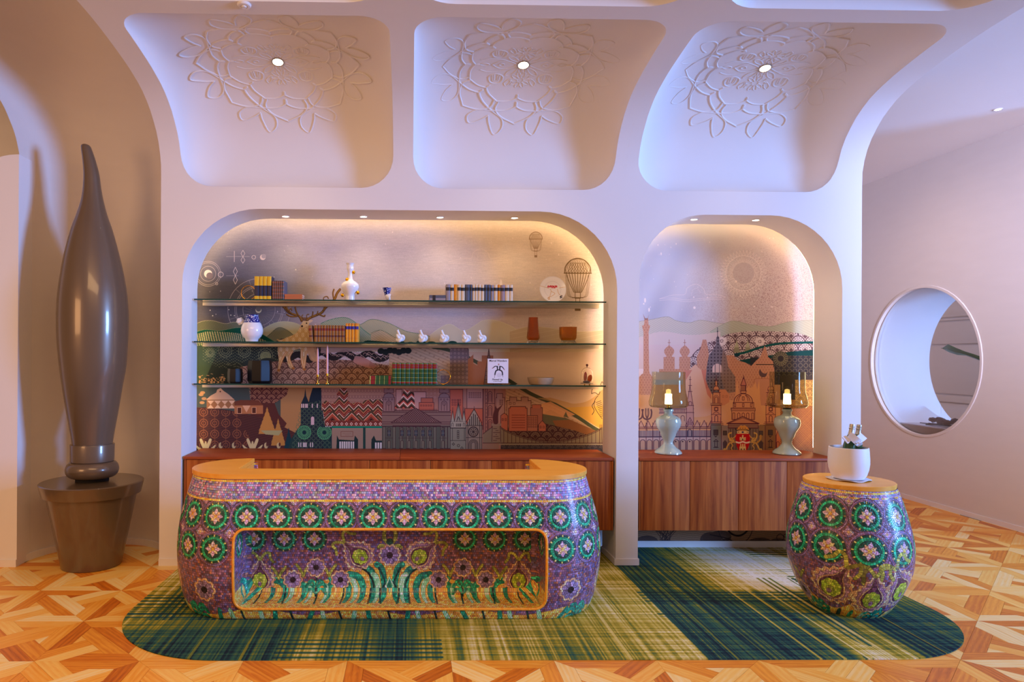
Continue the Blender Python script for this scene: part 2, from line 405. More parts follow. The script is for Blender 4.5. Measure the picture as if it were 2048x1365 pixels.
# ---------------------------------------------------------------- printed murals (drawn in the units of the wall behind the niches)
def drops(c, n, x0, y0, x1, y1, seed, col=(244, 226, 224)):
    r = np.random.RandomState(seed)
    for k in range(n):
        x = r.uniform(x0, x1); y = r.uniform(y0, y1); s = r.choice([.5, .6, .8, 1.1, 1.8], p=[.35, .25, .2, .13, .07])
        c.disc(x, y, s, col, .8, ry=s*r.uniform(1, 2.2))
def arch(c, x0, x1, yt, yb, wd, col, fill=None):
    r = (x1-x0)/2; cx = (x0+x1)/2
    P = [(x0, yb)]+[(cx-r*math.cos(a), yt+r-r*math.sin(a)) for a in np.linspace(0, PI, 9)]+[(x1, yb)]
    if fill is not None: c.poly(P, fill)
    c.line(P, wd, col)
def balloon(c, x, y, R, col, wd, a=.8):
    """wire balloon: net over the top, cords down to a basket"""
    c.line(cr([(x-R, y), (x-R*.93, y-R*.5), (x-R*.55, y-R*.95), (x, y-R*1.12), (x+R*.55, y-R*.95), (x+R*.93, y-R*.5), (x+R, y)]), wd*1.4, col, a)
    c.line([(x-R*1.03, y), (x+R*1.03, y)], wd*1.6, col, a)
    for k in range(-4, 5):
        t = k/4.5
        c.line(cr([(x+R*t, y), (x+R*t*.95, y-R*.5), (x+R*t*.5, y-R*.98), (x, y-R*1.12)]), wd*.7, col, a*.8)
        c.line(cr([(x+R*t, y), (x+R*t*.72, y+R*.7), (x+R*t*.32, y+R*1.45)]), wd, col, a)
        c.line([(x+R*t, y), (x+R*(t+.33)*.8, y-R*.45), (x+R*(t+.1)*.7, y-R*.8)], wd*.7, col, a*.8)
        c.line([(x+R*t, y), (x+R*(t-.33)*.8, y-R*.45), (x+R*(t-.1)*.7, y-R*.8)], wd*.7, col, a*.8)
    for s in (-1, 1):
        for q in (.94, .86, .78):
            c.line(cr([(x+s*R*q, y+R*.1), (x+s*R*(q-.1), y+R*1.2), (x+s*R*(q-.25), y+R*1.75), (x+s*R*.2, y+R*1.85)]), wd*.7, col, a*.6)
    c.box(x-R*.2, y+R*1.45, x+R*.2, y+R*1.9, wd, col, None, a); c.line([(x-R*.4, y+R*1.85), (x+R*.4, y+R*1.85)], wd*1.3, col, a)
    for t in (-.15, .15): c.line([(x+R*t, y+R*1.9), (x+R*t, y+R*2.5)], wd*.8, col, a)
    c.rect(x-R*.22, y+R*2.5, x+R*.22, y+R*2.85, col, a)
def cloud(c, x, y, w, col, a=.55):
    h = w*.22
    for dy in (0, h*.12): c.line(cr([(x-w*.5, y+dy), (x-w*.3, y-h*.05+dy), (x-w*.1, y+h*.08+dy), (x+w*.15, y-h*.02+dy), (x+w*.5, y-h*.1+dy)]), .9, col, a)
    c.line(cr([(x-w*.5, y), (x-w*.3, y-h*.25), (x-w*.12, y-h*.3), (x-w*.08, y-h*.75), (x+w*.05, y-h*1.0), (x+w*.16, y-h*.7), (x+w*.2, y-h*.3), (x+w*.35, y-h*.3), (x+w*.5, y-h*.1)]), 1.0, col, a)
    c.line(cr([(x-w*.02, y-h*.2), (x, y-h*.6), (x+w*.07, y-h*.7), (x+w*.12, y-h*.4)]), .7, col, a*.8)
def bld(c, x0, y0, x1, y1, col, ln, wd=.9, win=None, step=0):
    P = [(x0, y1), (x0, y0+step), (x0+step, y0+step), (x0+step, y0), (x1-step, y0), (x1-step, y0+step), (x1, y0+step), (x1, y1)]
    c.poly(P, col); c.line(P, wd, ln)
    if win:
        wx, wy, nx, ny, s = win
        for i in range(nx):
            for j in range(ny):
                X = x0+step+wx+i*s; Y = y0+step+wy+j*s*.95; c.box(X, Y, X+s*.5, Y+s*.5, .6, ln)

def mural_left():
    c = Cv(388, 424, 1216, 922, 2.6, (196, 178, 178)); H, W = c.a.shape[:2]
    gx = (c.gx-400)/800; gy = (c.gy-430)/240
    X, Y = np.meshgrid(gx, gy)
    n = vnoise(H, W, 180, 1)*.6+vnoise(H, W, 60, 2)*.4
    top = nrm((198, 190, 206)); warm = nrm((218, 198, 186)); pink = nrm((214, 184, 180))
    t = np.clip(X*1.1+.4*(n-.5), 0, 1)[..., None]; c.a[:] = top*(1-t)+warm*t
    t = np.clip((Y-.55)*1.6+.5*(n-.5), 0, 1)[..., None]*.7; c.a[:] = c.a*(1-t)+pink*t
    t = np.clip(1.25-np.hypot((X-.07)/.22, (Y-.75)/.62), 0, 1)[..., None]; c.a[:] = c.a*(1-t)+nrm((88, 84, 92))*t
    c.a *= (1+.05*(vnoise(H, W, 3, 8)-.5)+.05*(vnoise(H, W, 26, 9, 3)-.5))[..., None]
    lc = (232, 210, 204)
    drops(c, 90, 400, 450, 1200, 690, 3)
    # astrological signs
    c.disc(416, 548, 8, (238, 218, 208)); c.disc(419, 552, 6.6, (128, 112, 118)); [c.ring(416, 548, r, .8, lc, .7) for r in (15, 22, 25)]
    c.ring(441, 549.5, 5, 1, lc); c.ring(433, 568, 2.2, .8, lc); c.disc(524.5, 515, 5.6, lc); c.disc(526.5, 513, 4.5, (176, 162, 170)); c.ring(506.5, 515, 3.7, 1, lc)
    c.line([(452, 513.5), (498, 513.5)], .7, lc, .7); c.line([(468, 503), (468, 524)], 1.1, lc)
    for (x, y0, y1) in ((485, 501, 527), (470, 535, 569)):
        m = (y0+y1)/2; q = (y1-y0)/4
        for yy in (m-q, m+q): c.line([(x, yy-q), (x+4, yy), (x, yy+q), (x-4, yy)], .9, lc, 1, True)
    c.line([(452, 552), (476, 552)], .7, lc, .6)
    for r in (62, 48, 45, 32): c.ring(517, 620, r, .9, lc, .6)
    for k in range(12):
        a = k*PI/6+.2; c.line([(517+33*math.cos(a), 620+33*math.sin(a)), (517+61*math.cos(a), 620+61*math.sin(a))], .7, lc, .45)
    for k in range(28):
        a = k*PI/14; c.line([(517+16*math.cos(a), 625+16*math.sin(a)), (517+30*math.cos(a+.08), 625+30*math.sin(a+.08))], 1, (150, 138, 128), .5)
    c.disc(516, 621, 6, (216, 206, 170)); c.disc(516, 618.5, 5.2, (112, 106, 104))
    for x, y in ((457, 620), (461, 631), (468, 632), (425, 632), (420, 621), (540, 560), (590, 540)): c.disc(x, y, 1.1, (240, 226, 200))
    cloud(c, 955, 525, 120, (238, 218, 206)); cloud(c, 1046, 600, 60, (232, 212, 190), .5); cloud(c, 1036, 572, 60, (232, 212, 190), .45); cloud(c, 930, 622, 130, (234, 214, 196), .45)
    balloon(c, 1070.5, 479, 13, (134, 102, 78), .8, .75); balloon(c, 1155, 547, 26.5, (112, 86, 56), 1.3, .9)
    c.poly([(997, 574), (999, 563), (1000, 560), (1002, 563), (1004, 574)], (240, 224, 216))
    c.poly([(880, 664), (1216, 664), (1216, 880), (1150, 834), (1060, 790), (960, 732), (880, 700)], (216, 180, 150), .8); c.rect(700, 684, 900, 700, (206, 176, 156))
    # far hills
    def hill(P, col, lines=None, hc=(120, 140, 112), hs=(1, 1), per=3.2, wd=.7, a=.6, yb=705):
        Q = cr(P, 5); c.poly(Q+[(Q[-1][0], yb), (Q[0][0], yb)], col)
        if lines: c.poly(Q+[(Q[-1][0], yb), (Q[0][0], yb)], hc, a, p_hatch(hs[0], hs[1], per, wd))
        c.line(Q, .9, hc, .9)
    hill([(690, 662), (720, 650), (742, 640), (776, 648), (810, 664), (850, 672), (905, 690)], (206, 190, 158), 1, (92, 128, 104), (.75, -1), 3, .7, .8)
    hill([(858, 672), (880, 656), (900, 650), (925, 663), (948, 652), (965, 642), (990, 642), (1018, 652), (1035, 662)], (216, 198, 172), 1, (232, 218, 192), (.7, 1), 3, .9, .8)
    hill([(1018, 664), (1060, 654), (1100, 657), (1160, 664), (1216, 660)], (208, 182, 150), 1, (228, 208, 176), (.2, 1), 9, 1, .5)
    hill([(640, 648), (660, 640), (686, 636), (706, 644), (740, 672), (780, 684), (800, 690)], (198, 192, 164), 1, (70, 130, 104), (.72, 1), 3.2, 1.1, .9)
    hill([(740, 668), (760, 662), (786, 676), (812, 690)], (220, 190, 156), 1, (100, 110, 84), (.5, 1), 3.4, .8, .8)
    hill([(520, 662), (545, 648), (570, 644), (596, 650), (610, 664)], (184, 178, 146), 1, (206, 202, 168), (.15, 1), 3, .9, .7)
    hill([(516, 690), (540, 668), (556, 656), (574, 662), (596, 678), (640, 690)], (140, 138, 112), 1, (74, 86, 72), (.6, 1), 2.6, .8, .7)
    c.poly([(590, 700), (540, 690), (560, 678), (620, 676), (650, 700)], (70, 62, 66), .75)
    hill([(388, 650), (405, 643), (425, 642), (450, 648), (470, 645), (500, 656), (520, 668)], (92, 98, 84), 1, (190, 178, 148), (.55, 1), 2.8, .6, .6)
    hill([(388, 666), (410, 660), (440, 662), (480, 656), (520, 668), (548, 684), (570, 694)], (18, 84, 68))
    c.poly([(388, 705)]+cr([(388, 670), (412, 664), (440, 664), (480, 668), (515, 676), (540, 688), (552, 700)]), (232, 206, 164), .95, lambda X, Y: ((np.sin(X*.9+Y*1.6+2*np.sin(X*.08))*np.sin(Y*1.9-X*.5) > .12)))
    for k in range(9):
        x = 735+k*21; c.disc(x, 686+((k*7) % 5), 9, (26, 62, 54), 1, ry=3.6)
    c.line([(735, 684), (790, 688), (900, 696)], 3, (26, 62, 54))
    # field and dark woods (third shelf level)
    c.poly([(388, 692), (560, 692), (580, 720), (560, 780), (388, 780)], (46, 54, 52)); c.poly([(388, 692), (440, 692), (410, 760), (388, 780)], (74, 96, 76), .7)
    c.poly([(404, 692), (580, 692), (576, 722), (500, 722), (440, 738), (404, 720)], (150, 150, 112), .55, lambda X, Y: (np.sin(X*.9)*np.sin(Y*1.1+np.sin(X*.25)*2) > .45))
    for x, y, r in ((450, 702, 13), (488, 703, 12), (530, 712, 14), (420, 706, 8), (562, 704, 8)):
        for q in (1, .72, .45): c.ring(x, y, r*q, .9, (170, 168, 124), .75)
        for k in range(14): c.line([(x+r*math.cos(k*.449), y+r*math.sin(k*.449)), (x+r*1.25*math.cos(k*.449), y+r*1.25*math.sin(k*.449))], .8, (160, 158, 116), .6)
    c.disc(530, 714, 11, (148, 150, 104), .8, ry=10); c.disc(534, 722, 14, (46, 54, 52), 1, ry=5)
    r = np.random.RandomState(11)
    for k in range(60):
        x = r.uniform(400, 520); y = 745+22*r.rand()**.5 if x < 450 else r.uniform(728, 745)
        c.line([(x, y), (x+r.uniform(2, 5), y+r.uniform(-2, 2))], 1.3, (206, 158, 116) if y > 748 else (112, 112, 90), .8)
    for k in range(70): c.disc(r.uniform(398, 450), r.uniform(754, 778), r.uniform(.8, 2), (214, 158, 112), .9)
    field = cr([(480, 735), (540, 725), (620, 720), (700, 722), (760, 730), (800, 740), (850, 780)])
    c.poly([(480, 800)]+field+[(850, 800)], (118, 84, 74)); c.poly([(480, 800)]+field+[(850, 800)], (218, 172, 148), .85, p_scale(11.5, 1.0, 3))
    c.poly([(550, 722), (850, 722), (850, 742), (550, 738)], (70, 46, 44), .55, p_hatch(.06, 1, 2.6, 1))
    for k in range(46):
        x = 560+k*5.2; y = 704+5*math.sin(k*.7)+(6 if k < 12 else 0)+(k/46)*8; c.disc(x, y+4, 8, (46, 40, 40), 1, ry=6.5)
    for k in range(30):
        x = 640+k*5.2+r.uniform(-2, 2); y = 706+r.uniform(-2, 10)+(k/30)*6; c.line(cr([(x, y), (x+3, y-3), (x+7, y-1), (x+10, y+2)]), 1.2, (198, 158, 140), .9)
    c.poly(cr([(705, 722), (712, 714), (728, 718), (742, 726), (748, 734), (738, 738), (724, 734), (708, 728)], 5, True), (178, 126, 118)); c.poly([(738, 724), (752, 734), (744, 740), (736, 734)], (160, 110, 104))
    c.poly([(640, 690), (780, 690), (776, 702), (720, 704), (640, 708)], (176, 144, 136), .85)
    # long slope to the right with its dark green crest
    slope = cr([(776, 690), (830, 694), (880, 700), (920, 712), (960, 732), (1010, 760), (1060, 790), (1110, 812), (1150, 834), (1190, 860), (1216, 872)])
    c.poly(slope+[(1216, 922), (776, 922)], (198, 160, 132)); c.poly(slope+[(1216, 922), (776, 922)], (112, 86, 66), .6, p_hatch(-.42, 1, 6.3, .8))
    c.poly(slope+[(1216, 922), (776, 922)], (150, 110, 88), .5, lambda X, Y: (np.sin(X*.35)*np.sin(Y*.4+X*.1) > .75))
    sky = [(p[0], p[1]-6) for p in slope]
    c.line([(p[0], p[1]-2) for p in slope[10:]], 7, (78, 82, 62)); c.line([(p[0], p[1]-2) for p in slope[:16]], 3.5, (72, 82, 62))
    c.poly([(1072, 797)]+cr([(1100, 796), (1130, 804), (1150, 808), (1180, 800), (1216, 770)])+[(1216, 866), (1190, 852), (1150, 828), (1110, 806)], (196, 148, 92), .7)
    c.poly([(1130, 816), (1216, 812), (1216, 866), (1190, 852), (1150, 828)], (214, 160, 62), .7)
    for k in range(7): c.disc(760+k*9, 704+2*math.sin(k*2), 7, (36, 42, 40), 1, ry=6)
    # ruins, tower and obelisk
    c.poly([(898, 770), (898, 700), (906, 690), (930, 690), (936, 700), (938, 770)], (128, 104, 104)); c.poly([(880, 770), (880, 752), (1000, 752), (1000, 770)], (140, 112, 112))
    for P in ([(898, 770), (898, 700), (930, 690), (938, 770)], [(878, 770), (878, 752), (1000, 752), (1000, 770)]):
        c.poly(P, (206, 170, 160), .7, lambda X, Y: (np.abs(np.abs((X % 8)-4)+np.abs((Y % 8)-4)-2) < .5))
    c.poly([(934, 770), (934, 720), (945, 710), (945, 728), (953, 732), (953, 724), (962, 724), (962, 712), (985, 712), (985, 770)], (176, 112, 80))
    c.poly([(934, 770), (934, 720), (985, 712), (985, 770)], (96, 56, 44), .6, lambda X, Y: (np.sin(X*1.7)*np.sin(Y*2.1+X) > .78))
    c.poly([(966, 768), (976, 700), (986, 768)], (128, 100, 92)); c.line([(966, 768), (976, 699), (986, 768)], .9, (80, 50, 48))
    for q in range(8): c.line([(968+q, 760-q*8), (984-q, 760-q*8)], .7, (80, 50, 48))
    # ---- lower city band
    ln = (74, 44, 52)
    c.rect(388, 770, 560, 922, (78, 88, 84)); c.rect(560, 770, 640, 922, (178, 134, 88))
    c.poly([(500, 770), (578, 770), (572, 792), (548, 808), (556, 830), (572, 848), (560, 870), (500, 860)], (92, 52, 48))
    c.poly([(496, 770), (578, 770), (572, 792), (548, 808), (500, 806)], (208, 150, 116), .8, p_scale(9.5, .8, 3))
    hp = cr([(388, 816), (420, 816), (470, 824), (520, 836), (560, 852), (610, 882), (620, 922)]); c.poly([(388, 922)]+hp, (92, 56, 54))
    c.poly([(388, 922)]+hp, (48, 30, 34), .7, p_hatch(-.2, 1, 3.4, 1.0))
    c.poly([(388, 922), (388, 816), (470, 824), (500, 880), (470, 922)], (176, 110, 74), .65, lambda X, Y: ((np.abs(np.hypot((X % 22)-11, (Y % 22)-11)-8) < .8) | (np.abs(np.hypot((X % 22)-11, (Y % 22)-11)-4) < .7) | (np.abs((X % 22)-11) < .4)))
    for x, y in ((402, 790), (405, 786), (408, 798), (404, 806)): c.disc(x, y, 5, (206, 150, 104), .9, ry=3)
    c.poly([(412, 800), (421, 792), (432, 786), (434, 780), (441, 777), (447, 783), (456, 789), (468, 800)], (226, 178, 142)); c.rect(413, 800, 468, 818, (166, 112, 76))
    for k in range(4): c.poly([(414+k*14, 802), (428+k*14, 802), (421+k*14, 810), (428+k*14, 818), (414+k*14, 818), (421+k*14, 810)], (236, 192, 156))
    c.disc(440, 784, 1.4, (80, 50, 40)); c.poly([(468, 804), (480, 801), (516, 802), (525, 812), (468, 812)], (120, 68, 52)); c.rect(468, 812, 525, 829, (182, 120, 80))
    for x in (474, 503): c.box(x, 816, x+8, 828, 1, (226, 176, 140), (90, 50, 40))
    c.poly([(484, 812), (500, 812), (492, 826)], (226, 176, 140))
    for (x, yt, w, col) in ((533, 815, 17, (196, 140, 74)), (555, 838, 14, (188, 136, 72)), (576, 856, 11, (28, 62, 74))):
        P = [(x, yt)]
        for k in range(6): P += [(x+w*(k+1)/6, yt+(k+1)*8), (x+w*(k+.4)/6, yt+(k+1)*8-1)]
        P += [(x+w, yt+54), (x-w, yt+54)]
        for k in range(5, -1, -1): P += [(x-w*(k+.4)/6, yt+(k+1)*8-1), (x-w*(k+1)/6, yt+(k+1)*8)]
        c.poly(P, col)
    c.poly([(520, 862), (564, 862), (556, 872), (530, 870)], (172, 168, 120))
    cream = (212, 196, 146)
    for x0, s in ((411, 1), (504, 1), (982, .9), (1200, .9)):
        for k in (-1, 1):
            c.poly(cr([(x0, 898), (x0+k*4*s, 886), (x0+k*8*s, 878), (x0+k*12*s, 880), (x0+k*9*s, 890), (x0+k*4*s, 900)], 4, True), cream)
            c.poly(cr([(x0+k*5, 900), (x0+k*12*s, 896), (x0+k*20*s, 890), (x0+k*18*s, 896), (x0+k*10*s, 904)], 4, True), cream)
        c.disc(x0, 892, 2.5*s, cream, 1, ry=9*s)
    for x in (441, 467, 531, 556): c.disc(x, 892, 4, cream, .9, ry=6); c.disc(x+2, 890, 2, (92, 56, 54), 1, ry=4)
    # dark gothic church
    cd = (38, 50, 62)
    c.poly([(600, 922), (600, 810), (607, 794), (609, 778), (611, 794), (616, 806), (618, 796), (626, 770), (640, 770), (642, 800), (645, 832), (648, 850), (660, 922)], cd)
    c.poly([(570, 922), (580, 880), (600, 850), (600, 922)], (40, 66, 68)); c.poly([(645, 922), (645, 852), (665, 852), (665, 922)], (34, 58, 64))
    c.poly([(575, 922), (600, 812), (645, 800), (665, 922)], (92, 118, 92), .8, lambda X, Y: (np.abs(np.hypot((X % 9)-4.5, (Y % 9)-4.5)-3.4) < .55))
    for x in (602, 606, 610, 613, 623, 633): c.rect(x-1.3, 809, x+1.3, 817, (214, 190, 196))
    arch(c, 620, 627, 834, 851, .5, cd, (214, 186, 196))
    for x, y, rr in ((607, 866, 14), (647, 866, 14.5)):
        c.disc(x, y, rr, (48, 92, 78)); c.ring(x, y, rr-1, 1.3, (92, 172, 120)); c.disc(x, y, 3.5, (28, 52, 66))
        for k in range(20): c.line([(x+5*math.cos(k*PI/10), y+5*math.sin(k*PI/10)), (x+(rr-2)*math.cos(k*PI/10+.12), y+(rr-2)*math.sin(k*PI/10+.12))], 1, (104, 184, 128), .9)
    for x in (596, 600, 605, 608, 611, 619.5, 623.5): c.rect(x-1, 886, x+1, 895, (222, 210, 214))
    c.rect(640, 852, 664, 855, cd); [c.rect(650+3.4*k-.9, 851, 650+3.4*k+.9, 855, (222, 210, 214)) for k in range(5)]
    # rose wall + chevron tile roof
    c.rect(641, 770, 766, 822, (176, 132, 112)); c.rect(641, 770, 766, 822, (132, 90, 84), .8, lambda X, Y: (np.abs(np.hypot((X % 6)-3, (Y % 12)-3)-3) < .45))
    roof = [(642, 810), (650, 802), (661, 810), (668, 806), (676, 796), (671, 790), (680, 776), (690, 776), (695, 788), (692, 800), (700, 808), (712, 806), (722, 808), (728, 802), (738, 800), (764, 800), (764, 844), (648, 844)]
    cols = [(70, 40, 38), (196, 92, 70), (70, 40, 38), (240, 196, 178), (92, 84, 62), (70, 40, 38), (150, 120, 78), (188, 90, 74)]
    for i, col in enumerate(cols):
        zz = p_zig(19.3, 10, 17, 3); c.poly(roof, col, 1, (lambda i: lambda X, Y: (zz(X-1, Y)*8 >= i) & (zz(X-1, Y)*8 < i+1))(i))
    for k in range(3):
        x = 663+k*38.6
        for q, col in ((20, (84, 66, 50)), (15, (240, 190, 170)), (13.5, (176, 80, 58)), (8, (112, 60, 50)), (4, (50, 32, 32))): c.poly([(x-q, 842), (x, 842-q), (x+q, 842)], col)
    c.rect(648, 843, 762, 853, (122, 58, 52))
    for k in range(12):
        x = 653+k*9.6; c.poly([(x-3.4, 849), (x, 845.5), (x+3.4, 849), (x, 852.5)], (232, 196, 184)); c.disc(x, 849, 1.3, (122, 58, 52))
    c.rect(662, 853, 762, 922, (158, 134, 118)); c.rect(662, 853.5, 762, 857, (0, 130, 104))
    c.box(680, 864, 704, 874, .8, (120, 68, 60)); c.line([(684, 868), (700, 868)], .5, (130, 96, 88)); c.line([(688, 871), (698, 871)], .5, (130, 96, 88))
    c.poly([(670, 922), (672, 872), (676, 880), (706, 882), (708, 872), (714, 880), (714, 922)], (34, 54, 56)); c.rect(724, 856, 729, 922, (40, 70, 66)); c.poly([(740, 922), (741, 880), (746, 872), (750, 882), (764, 882), (764, 922)], (34, 54, 56))
    for k in range(7): c.rect(677+k*4.4, 884, 680.2+k*4.4, 898, (216, 208, 212))
    for k in range(3): c.rect(748+k*5, 886, 751.4+k*5, 898, (216, 208, 212))
    # sky-line behind the palace
    c.rect(764, 770, 1010, 922, (168, 118, 104)); c.rect(764, 770, 900, 800, (206, 170, 160), .5, lambda X, Y: (np.abs(np.abs((X % 8)-4)+np.abs((Y % 8)-4)-2) < .5))
    bld(c, 790, 780, 802, 822, (196, 148, 136), ln); bld(c, 822, 785, 850, 820, (200, 150, 140), ln); bld(c, 840, 797, 864, 812, (186, 104, 82), ln); bld(c, 836, 806, 866, 822, (184, 100, 80), ln, .9, (3, 5, 5, 1, 5))
    c.poly([(786, 816), (800, 800), (806, 782), (812, 782), (820, 800), (828, 816)], (64, 42, 38))
    for i, col in enumerate(((70, 40, 38), (198, 92, 72), (240, 200, 184), (92, 80, 60))):
        c.poly([(786, 818), (800, 800), (806, 780), (826, 786), (828, 818)], col, 1, (lambda i: lambda X, Y: (p_zig(16, 8, 13, 0)(X-5, Y)*4 >= i) & (p_zig(16, 8, 13, 0)(X-5, Y)*4 < i+1))(i))
    bld(c, 898, 780, 924, 860, (182, 98, 78), ln, .9, (4, 20, 4, 3, 5)); bld(c, 932, 778, 964, 822, (176, 132, 122), ln, .9, (4, 8, 6, 3, 4.4)); bld(c, 928, 818, 964, 860, (186, 100, 78), ln, 1)
    bld(c, 990, 796, 1008, 850, (170, 130, 120), ln, .9, (8, 5, 2, 3, 4)); bld(c, 992, 788, 1004, 797, (170, 130, 120), ln)
    # palace with portico
    c.rect(762, 822, 900, 922, (136, 108, 100)); c.rect(762, 852, 900, 922, (92, 94, 84))
    for y in (822, 826, 832, 845, 849, 854): c.line([(762, y), (900, y)], .9, ln)
    for x in np.arange(786, 872, 2.6): c.line([(x, 819), (x, 825)], .7, ln)
    for x0 in (764, 875):
        c.box(x0, 796, x0+23, 824, 1, ln, (150, 116, 112)); c.poly([(x0+1, 796), (x0+3, 790), (x0+11, 787), (x0+20, 790), (x0+22, 796)], (140, 112, 112)); c.line([(x0+1, 796), (x0+3, 790), (x0+11, 787), (x0+20, 790), (x0+22, 796)], .9, ln)
        c.box(x0+2, 770, x0+21, 787, .8, ln, (144, 112, 112)); c.ring(x0+11, 776, 3.5, .8, ln); arch(c, x0+6, x0+17, 803, 822, .9, ln); c.line([(x0+11.5, 808), (x0+11.5, 822)], .7, ln); c.ring(x0+11.5, 809, 3, .6, ln)
        for k in range(3): c.ring(x0+5+k*6.5, 800, 1.4, .6, ln)
    ped = [(780, 846), (829, 817), (880, 846)]; c.poly(ped, (86, 56, 58)); c.poly(ped, (170, 134, 128), .9, p_dia(4.6, .8)); c.line(ped, 1.1, ln, 1, True)
    c.rect(783, 846, 880, 853, (122, 100, 92)); c.line([(782, 847), (881, 847)], 1, ln); c.line([(784, 853), (879, 853)], 1.6, ln)
    for x in list(np.arange(786, 882, 13.6))+[766, 890, 896]:
        c.rect(x-2, 855, x+2.4, 897, (116, 116, 102)); c.line([(x-2, 855), (x-2, 898)], .8, ln); c.line([(x+2.4, 855), (x+2.4, 898)], .8, ln); c.line([(x-3, 854.5), (x+3.5, 854.5)], 1.2, ln); c.line([(x-3, 898), (x+3.5, 898)], 1.2, ln)
    for x in (776, 802, 816, 830, 844, 858, 884):
        c.box(x-3, 861, x+3, 873, .8, ln, (62, 74, 84)); c.line([(x, 861), (x, 873)], .6, (150, 140, 130)); c.line([(x-3, 867), (x+3, 867)], .6, (150, 140, 130)); arch(c, x-4, x+4, 856, 860, .8, ln)
        arch(c, x-2.6, x+2.6, 882, 897, .8, ln, (122, 116, 100)); c.line([(x-7, 877), (x+7, 877)], .7, ln)
    # twin spired church, rose window, gothic tower
    gc = (168, 160, 142); bl = (52, 42, 44)
    c.rect(899, 854, 930, 922, (136, 134, 118)); c.rect(930, 852, 963, 922, (146, 132, 118))
    c.rect(899, 844, 930, 857, gc); c.line([(899, 857), (930, 857)], 1.6, bl); c.line([(899, 882), (930, 882)], .8, bl); c.box(899, 844, 930, 857, .8, bl)
    for x0, x1, yt in ((900, 907, 822), (907, 923, 806), (922, 930, 822)): c.poly([(x0, 844), ((x0+x1)/2, yt), (x1, 844)], gc); c.line([(x0, 844), ((x0+x1)/2, yt), (x1, 844)], .9, bl); c.line([((x0+x1)/2, yt-6), ((x0+x1)/2, yt+3)], .8, bl)
    c.line([(915, 808), (912, 840)], .6, bl); c.line([(915, 808), (918, 840)], .6, bl); c.poly([(911, 844), (915, 834), (919, 844)], (150, 142, 126)); c.line([(911, 844), (915, 834), (919, 844)], .9, bl)
    for x in (903, 926): arch(c, x-1.6, x+1.6, 847, 854, .8, bl)
    for k in range(5): c.rect(910.5+k*2.2, 848, 911.6+k*2.2, 854, bl)
    for k in range(4): c.box(912.8, 862+k*4, 916, 866+k*4, .8, bl)
    c.line([(903, 857), (903, 882)], .8, bl); c.line([(927, 857), (927, 882)], .8, bl); c.ring(915, 892, 2.4, .9, bl)
    for x, y in ((905, 889), (922, 897)): [c.disc(x+dx, y+dy, 1, bl) for dx, dy in ((2, 0), (-2, 0), (0, 2), (0, -2))]
    c.poly([(930, 852), (946.5, 819), (962, 852)], (160, 150, 134)); c.line([(930, 846), (946.5, 819), (962, 846)], 1.1, bl); c.line([(930, 852), (963, 852)], 1, bl); c.line([(946.5, 814), (946.5, 822)], .8, bl)
    for k in range(8):
        x = 933.5+k*3.9; h = 846-(14-abs(x-946.5))*1.35; c.line([(x, 851), (x, h)], 1.5, bl)
    c.ring(945, 864.5, 9.5, 1.8, bl); c.ring(945, 864.5, 6.6, .8, bl); [c.line([(945, 864.5), (945+6.5*math.cos(k*PI/4), 864.5+6.5*math.sin(k*PI/4))], 1, bl) for k in range(8)]
    c.line([(930, 876), (963, 876)], .9, bl); [arch(c, 945-q, 945+q, 889-q, 902, 1, bl) for q in (9, 6.5, 4)]; [c.line([(x, 852), (x, 900)], 1, bl) for x in (930, 934, 958, 962)]
    c.rect(965, 770, 990, 870, (164, 112, 98)); [c.line([(x, 770), (x, 868)], .9, ln) for x in (965, 969, 973, 988)]
    for y0 in (784, 812, 840): arch(c, 974.5, 982.5, y0, y0+22, 1, ln); arch(c, 976.5, 980.5, y0+4, y0+20, .7, ln); c.line([(969, y0+24), (988, y0+24)], 1, ln)
    for k in range(14): c.disc(971, 778+k*7, .7, ln)
    # slope and dark garden under the town
    c.poly([(1000, 862), (1078, 832), (1100, 820), (1130, 836), (1216, 872), (1216, 922), (1000, 922)], (104, 98, 76)); c.poly([(1104, 842), (1140, 840), (1200, 866), (1180, 880), (1110, 852)], (150, 92, 58), .8)
    c.poly([(1070, 812), (1100, 804), (1150, 830), (1126, 836), (1080, 828)], (214, 152, 106), .9); c.poly([(1126, 834), (1131, 824), (1136, 836)], (104, 98, 76))
    c.poly([(1000, 862), (1090, 848), (1150, 862), (1190, 876), (1216, 880), (1216, 900), (1000, 900)], (74, 48, 50)); c.poly([(1000, 862), (1090, 848), (1150, 862), (1190, 876), (1216, 880), (1216, 922), (1000, 922)], (150, 124, 104), .8, p_scale(11.5, .8, 3))
    r1 = (184, 106, 86); r2 = (178, 134, 118)
    bld(c, 1012, 802, 1061, 850, r2, ln, 1, (5, 4, 2, 1, 8)); bld(c, 1018, 795, 1032, 803, r2, ln); bld(c, 1041, 795, 1055, 803, r2, ln); bld(c, 1060, 816, 1084, 850, (164, 104, 90), ln, 1); bld(c, 1063, 810, 1081, 817, r1, ln)
    bld(c, 1016, 814, 1053, 863, r1, ln, 1.2, None, 3)
    for k in range(6): c.rect(1022, 830+k*5, 1049, 832+k*5, (146, 78, 66))
    bld(c, 1053, 832, 1074, 863, (176, 112, 92), ln, 1, (2, 3, 4, 5, 4.8)); c.poly([(1076, 863), (1076, 850), (1083.5, 842), (1091, 850), (1091, 863)], r1); c.line([(1076, 863), (1076, 850), (1083.5, 842), (1091, 850), (1091, 863)], 1, ln)
    c.poly([(1000, 880), (1000, 832), (1007, 827), (1014, 832), (1014, 866)], r1); c.line([(1000, 880), (1000, 832), (1007, 827), (1014, 832), (1014, 866)], 1, ln)
